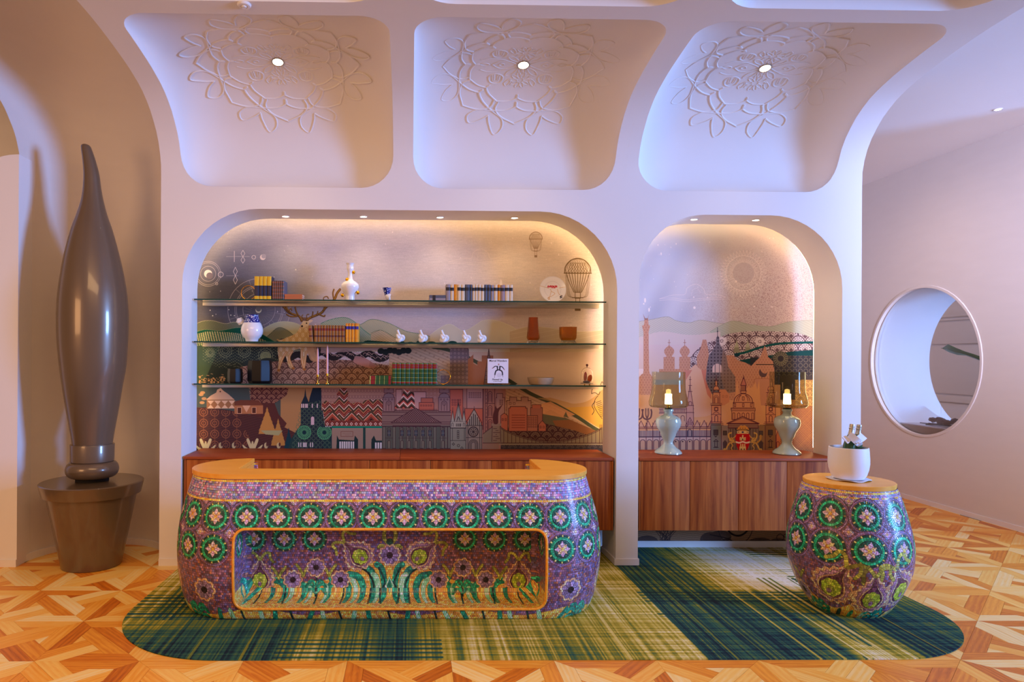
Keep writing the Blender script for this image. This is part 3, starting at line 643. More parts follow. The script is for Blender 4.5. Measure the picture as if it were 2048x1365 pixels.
    for x in (1002.5, 1008.5, 1079, 1085): c.box(x, 853 if x > 1050 else 838, x+2.6, 857 if x > 1050 else 842, .7, ln)
    # chain bridge
    deck = 887; br = (134, 118, 98)
    top = [(964, 868), (984, 853), (1000, 855)]+[(1000+t*203, 855+28*math.sin(PI*t)**.8 if t < .5 else 856+27*math.sin(PI*t)**.8) for t in np.linspace(0, 1, 24)]
    c.poly([(964, 868), (984, 853), (1000, 855), (1203, 856), (1216, 850), (1216, deck), (964, deck)], br, 1, lambda X, Y: (Y > 855+29*np.sin(PI*np.clip((X-1000)/203, 0, 1))**.8)*(X > 998)+(X <= 998)*(X > 964))
    for d in (0, 2.4): c.line([(p[0], p[1]+d) for p in top[3:]], 1, ln)
    c.line([(964, 869), (984, 854)], 1, ln)
    for k in range(25):
        x = 1006+k*8.05; y = 857+27*math.sin(PI*min(1, (x-1000)/203))**.8; c.line([(x, y), (x, deck)], .9, ln)
    c.line([(964, deck), (1216, deck)], 1.1, ln); c.rect(996, 888, 1216, 890.5, (150, 138, 118)); c.rect(964, 888, 996, 902, (150, 118, 100)); c.rect(1000, 891, 1216, 922, (66, 58, 66)); c.rect(1000, 891, 1216, 922, (116, 100, 96), .6, p_scale(11.5, .8, 3))
    c.poly([(983, 852), (1000, 852), (1001, 884), (981, 884)], (140, 120, 102)); c.rect(981, 848, 1001, 853, (150, 128, 112)); c.line([(983, 853), (982, 884)], 1, ln); c.line([(999, 853), (1000, 884)], 1, ln)
    for k in range(7): c.line([(985+(k % 2)*5, 858+k*4), (992+(k % 3)*3, 858+k*4)], .9, ln)
    c.poly(cr([(986, 848), (984, 834), (987, 822), (990, 812), (993, 818), (1003, 811), (996, 824), (995, 836), (994, 848)], 4, True), (92, 52, 54))
    c.line([(1200, 850), (1199, 888)], 1, ln); c.line([(1203, 850), (1204, 888)], 1, ln)
    # lion-legged beast at the far right edge
    bk = (60, 50, 48); c.line(cr([(1183, 788), (1184, 780), (1190, 777), (1196, 774), (1201, 770), (1204, 764), (1207, 770)]), 1.1, bk); c.line(cr([(1183, 788), (1190, 786), (1197, 790), (1200, 784)]), 1.1, bk); c.line(cr([(1196, 792), (1190, 800), (1188, 812), (1194, 824), (1204, 838)]), 1.1, bk)
    for k in range(9): c.line([(1192+k*1.2, 806+k*3.4), (1202+k, 802+k*3.6)], 1, bk)
    c.line(cr([(1190, 804), (1184, 812), (1188, 822), (1184, 830)]), 1.2, bk)
    # stag
    hd = (206, 170, 122); dk = (150, 106, 62); lt = (232, 208, 178)
    body = cr([(552, 679), (560, 681), (572, 676), (590, 668), (598, 655), (602, 648), (612, 646), (620, 662), (624, 688), (628, 706), (634, 722), (622, 720), (616, 708), (610, 716), (606, 742), (604, 734), (601, 702), (592, 700), (580, 706), (576, 718), (582, 738), (576, 734), (570, 714), (566, 712), (561, 724), (558, 744), (554, 742), (556, 722), (554, 700), (556, 686)], 4, True)
    c.poly(body, hd); c.poly(body, lt, .7, lambda X, Y: (np.sin(X*.5+1)*np.sin(Y*.33) > .1)); c.poly(body, dk, .55, lambda X, Y: (np.sin(X*1.9+np.sin(Y))*np.sin(Y*1.3+X*.4) > .55))
    for P, w in (([(571, 706), (564, 718), (559, 730), (556, 742)], 4.5), ([(583, 704), (577, 716), (580, 728), (585, 738)], 4.5), ([(602, 702), (602, 718), (606, 738)], 5), ([(611, 704), (609, 720), (606, 738)], 4)):
        c.line(cr(P), w, (200, 140, 84)); c.line(cr(P), w*.35, lt, .7)
    for x, y in ((556, 742), (585, 738), (607, 740)): c.disc(x, y, 3.2, (168, 104, 54), 1, ry=2.6)
    c.poly(cr([(612, 690), (628, 690), (634, 708), (632, 724), (620, 722), (614, 708)], 4, True), (196, 146, 104), .85)
    c.poly(cr([(602, 648), (600, 654), (604, 657), (610, 655), (616, 650), (618, 642), (614, 640), (606, 642)], 4, True), (224, 186, 132)); c.disc(602.5, 653.5, 2, (54, 40, 38)); c.disc(611.5, 647.5, 1.5, (60, 40, 30))
    c.poly([(614, 644), (620, 640), (625, 642), (619, 647)], (226, 190, 160)); c.poly([(598, 641), (604, 645), (600, 646)], (150, 110, 80)); c.poly([(600, 636), (614, 636), (616, 643), (604, 643)], (126, 92, 74))
    an = (158, 108, 44); ad = (92, 58, 34)
    ants = [([(602, 642), (596, 633), (586, 630), (576, 626), (569, 618), (563, 610), (562, 598)], 4.6), ([(580, 627), (572, 618), (569, 606), (572, 596)], 4), ([(595, 632), (591, 624), (589, 616)], 3), ([(592, 634), (580, 634), (572, 630)], 2.8),
            ([(612, 641), (620, 636), (632, 631), (642, 626), (650, 616), (660, 607), (668, 598), (672, 588), (678, 580)], 4.8), ([(622, 635), (624, 628), (624, 625)], 2.6), ([(636, 630), (646, 634), (648, 632)], 2.8), ([(645, 622), (648, 612), (646, 606)], 3), ([(632, 631), (634, 624)], 2.2), ([(666, 600), (664, 588), (666, 580)], 3), ([(655, 610), (646, 602), (646, 596), (652, 594), (655, 598)], 2), ([(576, 624), (580, 618), (582, 622)], 2), ([(606, 640), (602, 634), (604, 631)], 1.6), ([(612, 638), (612, 631), (616, 630)], 1.6)]
    for P, w in ants:
        Q = cr(P); c.line(Q, w, ad); c.line([(p[0]+.4, p[1]-.6) for p in Q], w*.6, an)
    return c
def mural_right():
    c = Cv(1266, 426, 1632, 1112, 2.4, (196, 182, 190)); H, W = c.a.shape[:2]
    gx = (c.gx-1275)/345; gy = (c.gy-440)/220; X, Y = np.meshgrid(gx, gy)
    n = vnoise(H, W, 120, 21)*.6+vnoise(H, W, 40, 22)*.4
    t = np.clip(X*.9+.2*(Y-.4)+.3*(n-.5), 0, 1)[..., None]; c.a[:] = nrm((192, 192, 212))*(1-t)+nrm((222, 196, 190))*t
    rays = (np.sin((c.gx[None]*.9+c.gy[:, None]*.42)*.11)+1)/2; m = np.clip(1.1-X*1.6, 0, 1)*np.clip(Y*1.2, 0, 1)*.35*rays; c.a[:] = c.a*(1-m[..., None])+nrm((146, 142, 162))*m[..., None]
    sp = (vnoise(H, W, 2.2, 33) > .82-.22*np.clip(1.2-np.hypot(X-.62, (Y-.8)*.9)*1.5, 0, 1)); m = sp*.4*np.clip((X-.22)*2.2, 0, 1)*np.clip((Y-.05)*2, 0, 1); c.a[:] = c.a*(1-m[..., None])+nrm((140, 96, 104))*m[..., None]
    lc = (240, 222, 222)
    drops(c, 40, 1278, 470, 1560, 650, 9, lc); [c.disc(x, y, s, lc, 1, ry=s*q) for x, y, s, q in ((1388.5, 616, 2.4, 1.1), (1290, 601, 2, 2.4), (1298, 620, 1.7, 2.4), (1287, 608, 1, 1.6), (1472, 563, 2, 1.2), (1322, 508, 1.4, 2), (1508, 614, 1.7, 1))]
    cloud(c, 1385, 598, 132, (236, 214, 214), .6)
    x, y = 1486.5, 547
    for k in range(40):
        a = k*PI/20; c.line([(x+36*math.cos(a-.07), y+36*math.sin(a-.07)), (x+46*math.cos(a), y+46*math.sin(a)), (x+36*math.cos(a+.07), y+36*math.sin(a+.07))], .8, lc, .7)
    c.ring(x, y, 35, 1.1, lc, .8); c.disc(x, y, 21, (186, 168, 180), .5)
    for k in range(90): a = k*PI/45; q = 29+3*math.sin(k*2.7); c.line([(x+22*math.cos(a), y+22*math.sin(a)), (x+q*math.cos(a), y+q*math.sin(a))], .6, lc, .7)
    def hill(P, col, hc=None, hs=(1, 1), per=3.5, wd=.6, a=.5, yb=760):
        Q = cr(P, 5); c.poly(Q+[(Q[-1][0], yb), (Q[0][0], yb)], col)
        if hc: c.poly(Q+[(Q[-1][0], yb), (Q[0][0], yb)], hc, a, p_hatch(hs[0], hs[1], per, wd)); c.line(Q, .8, hc, .8)
    hill([(1266, 645), (1300, 640), (1334, 634), (1352, 642), (1378, 646), (1400, 641), (1430, 646), (1452, 648), (1480, 643)], (204, 190, 180), (150, 142, 130), (.6, 1), 4)
    hill([(1420, 664), (1440, 652), (1466, 643), (1500, 650), (1540, 654), (1580, 644), (1632, 640)], (186, 184, 170), (150, 152, 134), (.5, -1), 5, .8, .4)
    hill([(1266, 680), (1320, 664), (1370, 670), (1400, 670), (1440, 664)], (216, 192, 188))
    c.rect(1266, 690, 1420, 760, (218, 188, 186)); c.rect(1266, 738, 1290, 790, (228, 206, 216)); 
    dm = [(1378, 745)]+cr([(1380, 716), (1400, 695), (1430, 680), (1460, 668), (1500, 664), (1560, 664), (1600, 668), (1632, 680)])+[(1632, 745)]
    c.poly(dm, (106, 80, 88)); c.poly(dm, (226, 204, 204), .95, p_scale(14, 1.5, 4))
    for xx, yy in ((1519, 684), (1443, 683)):
        for k in range(8): a = k*PI/4; c.disc(xx+7*math.cos(a), yy+6*math.sin(a), 3.4, (228, 208, 208), 1, ry=3)
        c.disc(xx, yy, 2.8, (106, 80, 88)); c.disc(xx, yy, 2, (228, 208, 208))
    for xx, yy in ((1473, 680), (1495, 680)): c.poly([(xx-7, yy+26), (xx, yy), (xx+7, yy+26)], (146, 140, 116)); c.poly([(xx-5, yy+16), (xx, yy+2), (xx+4, yy+16)], (186, 178, 150), .8)
    c.line(cr([(1470, 710), (1490, 706), (1520, 696), (1560, 688), (1632, 685)]), 4.5, (22, 80, 78)); c.disc(1474, 711, 5, (22, 60, 70), 1, ry=3.4)
    c.poly(cr([(1478, 722), (1500, 718), (1520, 718), (1536, 712), (1550, 710), (1580, 704), (1632, 700)])+[(1632, 740), (1478, 727)], (24, 66, 70))
    c.rect(1546, 712, 1632, 800, (58, 54, 62)); c.poly([(1500, 716), (1546, 716), (1546, 745), (1500, 735)], (50, 52, 60))
    c.rect(1540, 712, 1632, 752, (150, 138, 112), .55, lambda X, Y: (np.abs(np.hypot((X % 11)-5.5, (Y % 11)-5.5)-4) < .6)); c.disc(1561, 718, 15, (58, 54, 62)); [c.ring(1561, 718, q, 1, (156, 146, 114), .8) for q in (14, 11, 8)]; [c.line([(1561+6*math.cos(k*PI/9), 718+6*math.sin(k*PI/9)), (1561+14*math.cos(k*PI/9), 718+14*math.sin(k*PI/9))], 1, (156, 146, 114), .8) for k in range(18)]
    c.rect(1590, 756, 1632, 922, (180, 124, 62)); c.rect(1575, 790, 1632, 922, (184, 126, 66)); c.rect(1540, 752, 1632, 800, (70, 62, 64)); c.rect(1590, 760, 1632, 812, (206, 160, 96)); c.rect(1590, 760, 1632, 812, (112, 76, 60), .7, p_scale(9, 1, 3))
    c.rect(1560, 812, 1632, 922, (196, 138, 76)); c.rect(1560, 812, 1632, 922, (110, 60, 62), .85, p_dia(3.6, 1.2))
    # pink patterned skyline
    pk = (208, 150, 126); pl = (166, 104, 86); PT = p_tri(5, .7)
    def pat(P): c.poly(P, pk); c.poly(P, pl, .75, PT)
    c.rect(1266, 770, 1560, 922, (222, 164, 124)); t0 = nrm((224, 168, 138)); 
    pat([(1283, 775), (1287, 740), (1287, 665), (1284, 652), (1288, 650), (1289, 636), (1293, 640), (1296, 636), (1297, 650), (1300, 652), (1297, 665), (1298, 740), (1303, 775)]); c.poly([(1286, 628), (1290, 637), (1295, 637), (1298, 628), (1295, 640), (1289, 640)], (158, 118, 110)); pat([(1278, 790), (1278, 755), (1284, 748), (1300, 748), (1305, 756), (1305, 790)])
    for xx in (1338, 1369):
        pat(cr([(xx, 691), (xx-8, 698), (xx-10, 705), (xx-6, 712), (xx-5, 714)], 4)+[(xx-11, 715), (xx-11, 745), (xx+11, 745), (xx+11, 715), (xx+5, 714)]+cr([(xx+6, 712), (xx+10, 705), (xx+8, 698), (xx, 691)], 4)); c.line([(xx, 680), (xx, 692)], .9, pl); c.line([(xx-2.5, 686), (xx+2.5, 686)], .9, pl)
    pat([(1318, 745), (1318, 739), (1402, 739), (1402, 745)]); pat([(1394, 745), (1393, 715), (1400, 700), (1405, 680), (1412, 680), (1416, 700), (1418, 720), (1418, 745)])
    pat([(1450, 745), (1450, 712), (1466, 712), (1475, 722), (1490, 726), (1502, 733), (1512, 722), (1520, 715), (1526, 700), (1529, 692), (1532, 700), (1536, 715), (1546, 724), (1548, 760), (1548, 800), (1450, 780)]); pat([(1452, 800), (1452, 735), (1548, 735), (1548, 812)])
    c.line([(1512, 730), (1547, 730)], 1.6, (52, 40, 44), 1)
    c.poly(cr([(1375, 745), (1383, 736), (1391, 730), (1398, 738), (1412, 750), (1420, 790), (1424, 830), (1360, 830), (1364, 780)], 4, True), (222, 172, 152))
    c.poly([(1368, 741), (1384, 741), (1372, 760), (1368, 770)], (206, 132, 118)); c.poly([(1402, 741), (1412, 741), (1422, 760), (1422, 800), (1414, 790)], (206, 128, 112)); [c.ring(1413, 764+k*4, 1.2, .6, (170, 90, 84)) for k in range(4)]
    cath = [(1411, 760), (1413, 735), (1417, 712), (1426, 700), (1431, 690), (1432, 676), (1435, 672), (1438, 676), (1439, 690), (1445, 700), (1452, 712), (1456, 735), (1460, 740), (1470, 755), (1470, 785), (1424, 790), (1416, 775)]
    c.poly(cath, (122, 110, 122)); c.poly(cath, (60, 48, 60), .85, p_cross(6.6, 2)); c.line([(1434.5, 656), (1434.5, 676)], 1.1, (84, 74, 90)); c.disc(1434.5, 664, 1.4, (84, 74, 90))
    arch(c, 1424, 1444, 728, 746, .5, (122, 110, 122), (222, 190, 192)); c.rect(1429, 729, 1430.5, 747, (122, 110, 122)); c.rect(1437.5, 729, 1439, 747, (122, 110, 122))
    c.poly(cath[9:15]+[(1450, 790), (1440, 750)], (160, 120, 100), .5)
    c.poly(cr([(1518, 742), (1520, 740), (1524, 746), (1530, 748), (1534, 746), (1531, 754), (1523, 755), (1518, 750)], 4, True), (100, 74, 82)); c.line([(1523, 755), (1523, 759)], .8, (100, 74, 82))
    c.poly([(1508, 812), (1508, 760), (1513, 758), (1537, 758), (1541, 764), (1541, 780), (1536, 790), (1536, 812)], (200, 140, 122)); c.line([(1508, 774), (1508, 760), (1513, 758), (1537, 758), (1541, 764)], 1, pl)
    c.poly([(1438, 812), (1438, 780), (1450, 780), (1458, 790), (1458, 805), (1448, 812)], (212, 140, 108)); [c.box(x, 792, x+3.4, 796, .7, pl) for x in (1444, 1451)]
    c.poly([(1466, 830), (1470, 790), (1474, 762), (1478, 792), (1490, 780), (1498, 772), (1500, 777), (1506, 774), (1510, 764), (1514, 780), (1518, 760), (1520, 800), (1524, 830)], (222, 160, 122))
    ln = (92, 44, 64); w = 1.0
    # parliament arcade
    c.rect(1266, 862, 1424, 922, (196, 156, 136)); c.rect(1266, 862, 1424, 882, (198, 168, 168))
    for k in range(13):
        x = 1268+k*14; 
        if 1340 < x < 1424 or x < 1340: c.poly([(x-7, 856), (x, 842), (x+7, 856)], (206, 156, 136)); c.line([(x-7, 856), (x, 842), (x+7, 856)], w, ln)
    for y in (855, 858): c.line([(1266, y), (1421, y)], 1.3, ln)
    c.line([(1266, 874.5), (1421, 874.5)], 1.8, (60, 44, 70))
    for x in np.arange(1269, 1421, 2.9): c.line([(x, 862), (x, 873)], 1.1, (66, 56, 78))
    for k in range(12): x = 1272+k*13.4; arch(c, x-5, x+5, 880, 902, 1.1, (70, 44, 66)); c.line([(x+6.7, 846), (x+6.7, 902)], 1, ln); 
    for x in (1351, 1365, 1379): c.disc(x, 884, 1.4, (60, 40, 50))
    c.rect(1318, 812, 1387, 828, (206, 160, 146)); c.rect(1318, 828, 1387, 850, (212, 164, 142)); [c.line([(1318, y), (1387, y)], w, ln) for y in (819, 827)]; [c.line([(x, 820), (x, 826)], .9, ln) for x in np.arange(1320, 1372, 2.6)]
    for x in (1325, 1338, 1352, 1365): arch(c, x-3.5, x+3.5, 832, 843, w, ln)
    c.poly([(1372, 850), (1373, 812), (1376, 800), (1379.5, 765), (1383, 800), (1386, 812), (1387, 850)], (206, 152, 146)); c.line([(1372, 850), (1373, 812), (1375, 800), (1379.5, 772), (1384, 800), (1386, 812), (1387, 850)], w, ln); c.line([(1380, 754), (1380, 772)], w, ln); c.line([(1378, 760), (1382, 760)], .8, ln); c.line([(1377, 772), (1383, 772)], w, ln); c.line([(1376, 784), (1384, 784)], w, ln); c.line([(1373, 812), (1387, 812)], w, ln); c.line([(1372, 826), (1387, 826)], w, ln); arch(c, 1377, 1383, 804, 812, w, ln)
    c.poly([(1372, 852), (1379.5, 836), (1387, 852)], (206, 152, 146)); c.line([(1372, 850), (1379.5, 836), (1387, 850)], w, ln); [c.line([(x, 852), (x, 850-(7-abs(x-1379.5))*1.3)], 1.2, ln) for x in (1374, 1377, 1380, 1383, 1386)]
    arch(c, 1375, 1383, 860, 873, 1.4, (60, 50, 74))
    for xx in (1294, 1276):   # tulip ornaments
        for k in (-1, 1):
            c.line(cr([(xx, 840), (xx+k*7, 836), (xx+k*9, 826), (xx+k*8, 820)]), 3, (112, 72, 74)); c.line(cr([(xx, 838), (xx+k*3, 830), (xx+k*3, 818)]), 2, (112, 72, 74))
        c.line([(xx, 818), (xx, 862)], 1.2, (112, 72, 74))
    # basilica
    c.rect(1421, 848, 1442, 922, (126, 122, 120)); c.rect(1442, 852, 1456, 922, (150, 134, 134)); c.rect(1456, 852, 1518, 922, (128, 112, 106)); c.rect(1518, 850, 1530, 922, (150, 116, 88)); c.rect(1530, 848, 1550, 922, (142, 104, 78))
    for x0 in (1423, 1532):
        f = (216, 148, 116)
        c.rect(x0, 812, x0+18, 848, f); c.box(x0-.5, 812, x0+18.5, 848, w, ln); c.rect(x0+2, 786, x0+16, 808, f)
        c.line([(x0+2, 808), (x0+2, 790), (x0+4, 784), (x0+4, 782)], w, ln); c.line([(x0+16, 808), (x0+16, 790), (x0+14, 784), (x0+14, 782)], w, ln)
        for y, d in ((808, 2), (811, 2.5), (830, 1), (845, 3), (848, 5), (851, 5), (786, 0)): c.line([(x0-d, y), (x0+18+d, y)], w, ln)
        arch(c, x0+3.5, x0+14.5, 773, 782, w, ln, f); c.line([(x0+3, 781), (x0+15, 781)], w, ln); c.box(x0+7, 763, x0+11, 773, w, ln, f); c.line([(x0+7, 763), (x0+9, 758), (x0+11, 763)], w, ln); c.line([(x0+9, 752), (x0+9, 760)], w, ln)
        arch(c, x0+6, x0+12, 795, 808, w, ln); arch(c, x0+4, x0+14, 792, 808, .7, ln); c.box(x0+5.5, 815.5, x0+12.5, 823, w, ln); c.ring(x0+9, 819.3, 3, w, ln); c.line([(x0+3, 828), (x0+9, 824.5), (x0+15, 828)], w, ln); arch(c, x0+6, x0+12, 832, 845, 1.2, ln); c.rect(x0-1, 835, x0+1, 848, (140, 76, 84)); c.rect(x0+17, 835, x0+19, 848, (140, 76, 84))
        c.box(x0+4, 861, x0+12.5, 871, 1, (52, 42, 50), (78, 66, 70)); c.line([(x0+6, 873), (x0+8, 875), (x0+10, 873)], 1.4, (52, 42, 50)); c.box(x0+6, 884, x0+11, 895, 1.2, (60, 46, 54)); c.line([(x0+4, 884), (x0+8.5, 880), (x0+13, 884)], 1.4, (60, 46, 54)); c.line([(x0+4, 896), (x0+13, 896)], 1.2, (60, 46, 54))
        for x in (x0-2, x0+19): c.line([(x, 853), (x, 902)], 1.1, ln)
    f = (216, 150, 116)
    c.rect(1464, 822, 1508, 845, f); c.poly(cr([(1467, 808), (1469, 798), (1476, 791), (1486, 788.5), (1496, 791), (1503, 798), (1505, 808)]), f); c.rect(1466, 806, 1507, 818, f)
    c.line(cr([(1467, 808), (1469, 798), (1476, 791), (1486, 788.5), (1496, 791), (1503, 798), (1505, 808)]), 1.3, ln); [c.line(cr([(1486+k*9.5, 803), (1486+k*8, 796), (1486+k*4, 791)]), w, ln) for k in (-1.4, -1, 1, 1.4)]
    c.box(1484.3, 794.5, 1487.7, 801.5, w, ln); c.line([(1466, 806), (1507, 806)], 1.2, ln); [c.box(x, 808, x+3, 814.5, w, ln) for x in (1468, 1484.5, 1500.5)]; c.rect(1461, 817, 1510, 820, (140, 80, 84)); c.box(1462, 817, 1510, 822.5, w, ln); [c.disc(x, 818.6, 1, f) for x in np.arange(1464, 1510, 3)]; c.line([(1466, 806), (1466, 816)], w, ln); c.line([(1507, 806), (1507, 816)], w, ln)
    c.box(1463, 822.5, 1509, 840, w, ln); [arch(c, x-2.5, x+2.5, 827, 840, w, ln) for x in (1477, 1486, 1495)]; [c.box(x, 827, x+4, 840, w, ln) for x in (1465, 1503)]
    c.box(1481, 783, 1491.5, 787.5, w, ln, f); c.rect(1482, 773, 1491, 783, f); [c.line([(x, 773), (x, 783)], 1.3, ln) for x in (1482, 1484.5, 1487, 1489.5, 1491)]; c.line([(1480, 783), (1493, 783)], w, ln); c.poly([(1481, 772), (1483, 766), (1486.7, 758), (1490.5, 766), (1492, 772)], (196, 120, 110)); c.line([(1481, 772), (1483, 766), (1486.7, 755), (1490.5, 766), (1492, 772), (1481, 772)], 1.2, ln); c.line([(1486.7, 752), (1486.7, 759)], 1.1, ln)
    ped = [(1453, 848), (1485, 834), (1518, 848)]; c.poly(ped, (204, 140, 110)); c.line(ped, 1.5, ln, 1, True); c.line([(1459, 847), (1485, 836.5), (1512, 847)], .9, ln); c.box(1456, 849, 1516, 857, 1, ln, (160, 124, 112)); c.line([(1456, 853), (1516, 853)], .9, ln); c.line([(1456, 857), (1516, 857)], 1.8, ln)
    for x in (1458, 1463, 1468, 1474, 1497, 1503, 1508, 1514): c.rect(x-1.2, 859, x+1.2, 902, (150, 132, 124)); c.line([(x-1.5, 859), (x-1.5, 902)], .9, (72, 46, 60)); c.line([(x+1.5, 859), (x+1.5, 902)], .9, (72, 46, 60))
    for x in (1446, 1518): c.box(x, 863, x+7, 871, 1, (62, 48, 58), (90, 76, 80)); c.poly([(x-1, 886), (x+3.5, 881), (x+8, 886), (x+7, 902), (x, 902)], (84, 68, 76))
    c.poly([(1552, 902), (1552, 872), (1555.5, 861), (1560, 872), (1560, 902)], (206, 126, 92)); c.line([(1552, 902), (1552, 872), (1555.5, 861), (1560, 872)], w, ln); arch(c, 1553, 1558, 884, 900, w, ln)
    # coat of arms
    R = (196, 22, 36); cm = (236, 208, 160); gd = (214, 176, 104)
    c.poly(cr([(1472, 869), (1498, 869), (1498.5, 885), (1496, 896), (1490, 903), (1480, 903), (1474, 896), (1471.5, 885)], 5, True), R); c.rect(1472, 868.5, 1498, 872, R)
    c.line(cr([(1471.5, 885), (1478, 886.5), (1485, 884.5), (1492, 886.5), (1499, 885)]), 3.4, (240, 226, 228))
    c.rect(1479, 876, 1491, 881.8, cm); c.rect(1483.5, 872, 1486.5, 877, cm); c.poly([(1483, 873), (1485, 870), (1487, 873)], cm); [c.rect(x, 875, x+2, 877, cm) for x in (1479, 1489)]; c.rect(1484, 878, 1486, 882, (60, 70, 60)); [c.disc(x, 879, .7, (60, 50, 40)) for x in (1481.3, 1488.7)]
    c.rect(1478.5, 894, 1491.5, 903, cm); [c.rect(x-1.3, 890, x+1.3, 895, cm) for x in (1481, 1485, 1489)]; [c.disc(x, 889.5, 1.3, cm) for x in (1481, 1485, 1489)]; [c.rect(x-.9, 898, x+.9, 903, (50, 40, 40)) for x in (1482, 1488)]
    c.rect(1474, 862.5, 1496.5, 868.5, cm); c.poly(cr([(1475, 862), (1476, 856), (1481, 852), (1485, 853), (1489, 852), (1495, 856), (1496, 862)], 4, True), (226, 160, 84)); c.disc(1485, 865.3, 2.2, (40, 50, 110), 1, ry=1.6); [c.disc(x, 865.3, 1, (150, 40, 40)) for x in (1476.5, 1494)]; [c.disc(x, 857.5, .9, (60, 60, 80)) for x in (1480, 1485, 1490)]
    [c.line(cr([(1485+k*8, 861), (1485+k*12, 861.5), (1485+k*15, 859), (1485+k*13, 857)]), 1.3, (50, 48, 56)) for k in (-1, 1)]; c.line([(1477, 860.5), (1494, 860.5)], 1.6, (60, 56, 60), .7)
    for s in (-1, 1):
        q = lambda P: [(1485+s*(x-1485), y) for x, y in P]
        c.line(cr(q([(1462, 866.5), (1457, 869), (1457.5, 876), (1462, 881), (1467, 882), (1464, 886), (1459, 887), (1454, 894), (1452, 899), (1448, 899), (1447.5, 902)])), 2.9, gd); c.line(cr(q([(1462, 880), (1466, 885), (1471, 885)])), 2, gd); c.line(cr(q([(1462, 888), (1465, 892), (1462, 897), (1464, 901)])), 2, gd); c.line(cr(q([(1464, 878), (1469, 875), (1471, 872)])), 2, gd); c.disc(1485+s*(1462-1485), 880, 4.2, gd); c.disc(1485+s*(1461-1485), 867, 1.8, gd)
        if s < 0: c.line(cr(q([(1456, 886), (1450, 880), (1449, 872)])), 3.6, (196, 150, 84))
        c.line(cr(q([(1459, 870), (1460, 876), (1464, 880)])), .8, (130, 90, 40), .8)
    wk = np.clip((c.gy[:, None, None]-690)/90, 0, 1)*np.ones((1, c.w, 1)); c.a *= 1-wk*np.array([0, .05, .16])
    # strip under the cabinet: sea-floor engraving
    c.rect(1266, 922, 1632, 1112, (168, 128, 96)); r = np.random.RandomState(4)
    c.rect(1266, 1050, 1632, 1112, (112, 84, 66), .6, lambda X, Y: (np.sin(Y*1.6+3*np.sin(X*.11)) > .6))
    for (x, y, rx, ry) in ((1294, 1084, 22, 12), (1420, 1080, 20, 15), (1440, 1074, 22, 12), (1520, 1086, 24, 10), (1556, 1086, 18, 9), (1330, 1088, 16, 8)):
        c.disc(x, y, rx, (74, 56, 52), .95, ry=ry)
        for k in range(24):
            a = PI+k*PI/23; c.line([(x, y+ry*.6), (x+rx*math.cos(a)*.95, y+ry*math.sin(a)*.95)], .7, (150, 122, 98), .6)
    c.disc(1424, 1078, 19, (92, 68, 58), 1, ry=13)
    for k in range(20): c.line(cr([(1330, 1100), (1330+r.uniform(-10, 10), 1080), (1330+r.uniform(-26, 26), 1058)]), 1, (66, 50, 48), .8)
    c.ring(1470, 1056, 34, 1.4, (60, 46, 44), .9); c.ring(1475, 1050, 22, 3.6, (44, 34, 34), 1); c.line(cr([(1420, 1070), (1460, 1080), (1480, 1100)]), 2, (56, 44, 42)); c.ring(1560, 1076, 7, 1.2, (60, 46, 44)); [c.ring(1570+k*5, 1072+2*(k % 2), 3, 1, (60, 46, 44)) for k in range(4)]
    return c
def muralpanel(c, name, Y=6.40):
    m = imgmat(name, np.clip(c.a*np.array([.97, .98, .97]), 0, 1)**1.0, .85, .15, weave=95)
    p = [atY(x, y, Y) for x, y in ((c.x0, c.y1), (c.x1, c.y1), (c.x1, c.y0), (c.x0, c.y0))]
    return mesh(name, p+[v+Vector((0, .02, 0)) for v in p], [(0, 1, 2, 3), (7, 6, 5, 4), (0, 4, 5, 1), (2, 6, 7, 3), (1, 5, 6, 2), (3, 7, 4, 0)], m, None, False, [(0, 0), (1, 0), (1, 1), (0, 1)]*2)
# ---------------------------------------------------------------- glass mosaic: every tessera gets its own tone, with grout between
PURP = [(112, 72, 98), (92, 58, 84), (128, 84, 108), (100, 84, 126), (134, 78, 84), (98, 64, 98), (120, 76, 96), (86, 74, 106), (144, 98, 120), (108, 58, 66)]
LAV = [(150, 118, 178), (122, 104, 176), (180, 130, 168), (112, 130, 180), (170, 104, 140), (140, 150, 180), (160, 92, 130), (196, 150, 170), (100, 90, 160), (150, 150, 130)]
DGRN = [(12, 62, 46), (18, 78, 58), (10, 50, 44), (26, 90, 66), (30, 70, 50)]
GRN = [(14, 160, 100), (26, 176, 112), (12, 144, 90), (36, 186, 124)]
YEL = [(214, 196, 92), (232, 208, 110), (190, 180, 80)]
GOLD = [(238, 160, 40), (250, 178, 60), (226, 144, 30), (246, 190, 80)]
PINK = [(206, 160, 190), (188, 142, 186), (222, 176, 180)]
PEACH = [(230, 172, 112), (240, 190, 120), (218, 150, 104)]
PETAL = [(132, 106, 140), (118, 92, 128), (146, 116, 150), (126, 106, 150)]
OUTL = [(216, 156, 110), (204, 138, 98), (226, 172, 126)]
PAIS = [(142, 100, 122), (128, 88, 112), (154, 110, 132)]
TEAR = [(92, 50, 66), (80, 42, 58), (104, 60, 76)]
BLK = [(34, 24, 34), (46, 30, 38), (26, 22, 30)]
LIME = [(160, 182, 34), (142, 168, 40), (184, 196, 60)]
LIME2 = [(150, 150, 50), (172, 168, 62), (130, 134, 48)]
ORNG = [(236, 160, 50), (222, 138, 40), (246, 178, 66), (204, 124, 48), (238, 168, 92)]
TEAL = [(22, 146, 106), (14, 122, 90), (40, 166, 118), (20, 110, 96)]
MINT = [(140, 214, 150), (160, 222, 160), (120, 200, 140)]
DTEAL = [(20, 54, 52), (26, 66, 60), (16, 44, 48)]
MIX = PURP+[(138, 76, 58), (150, 90, 66), (92, 76, 118), (104, 66, 84)]
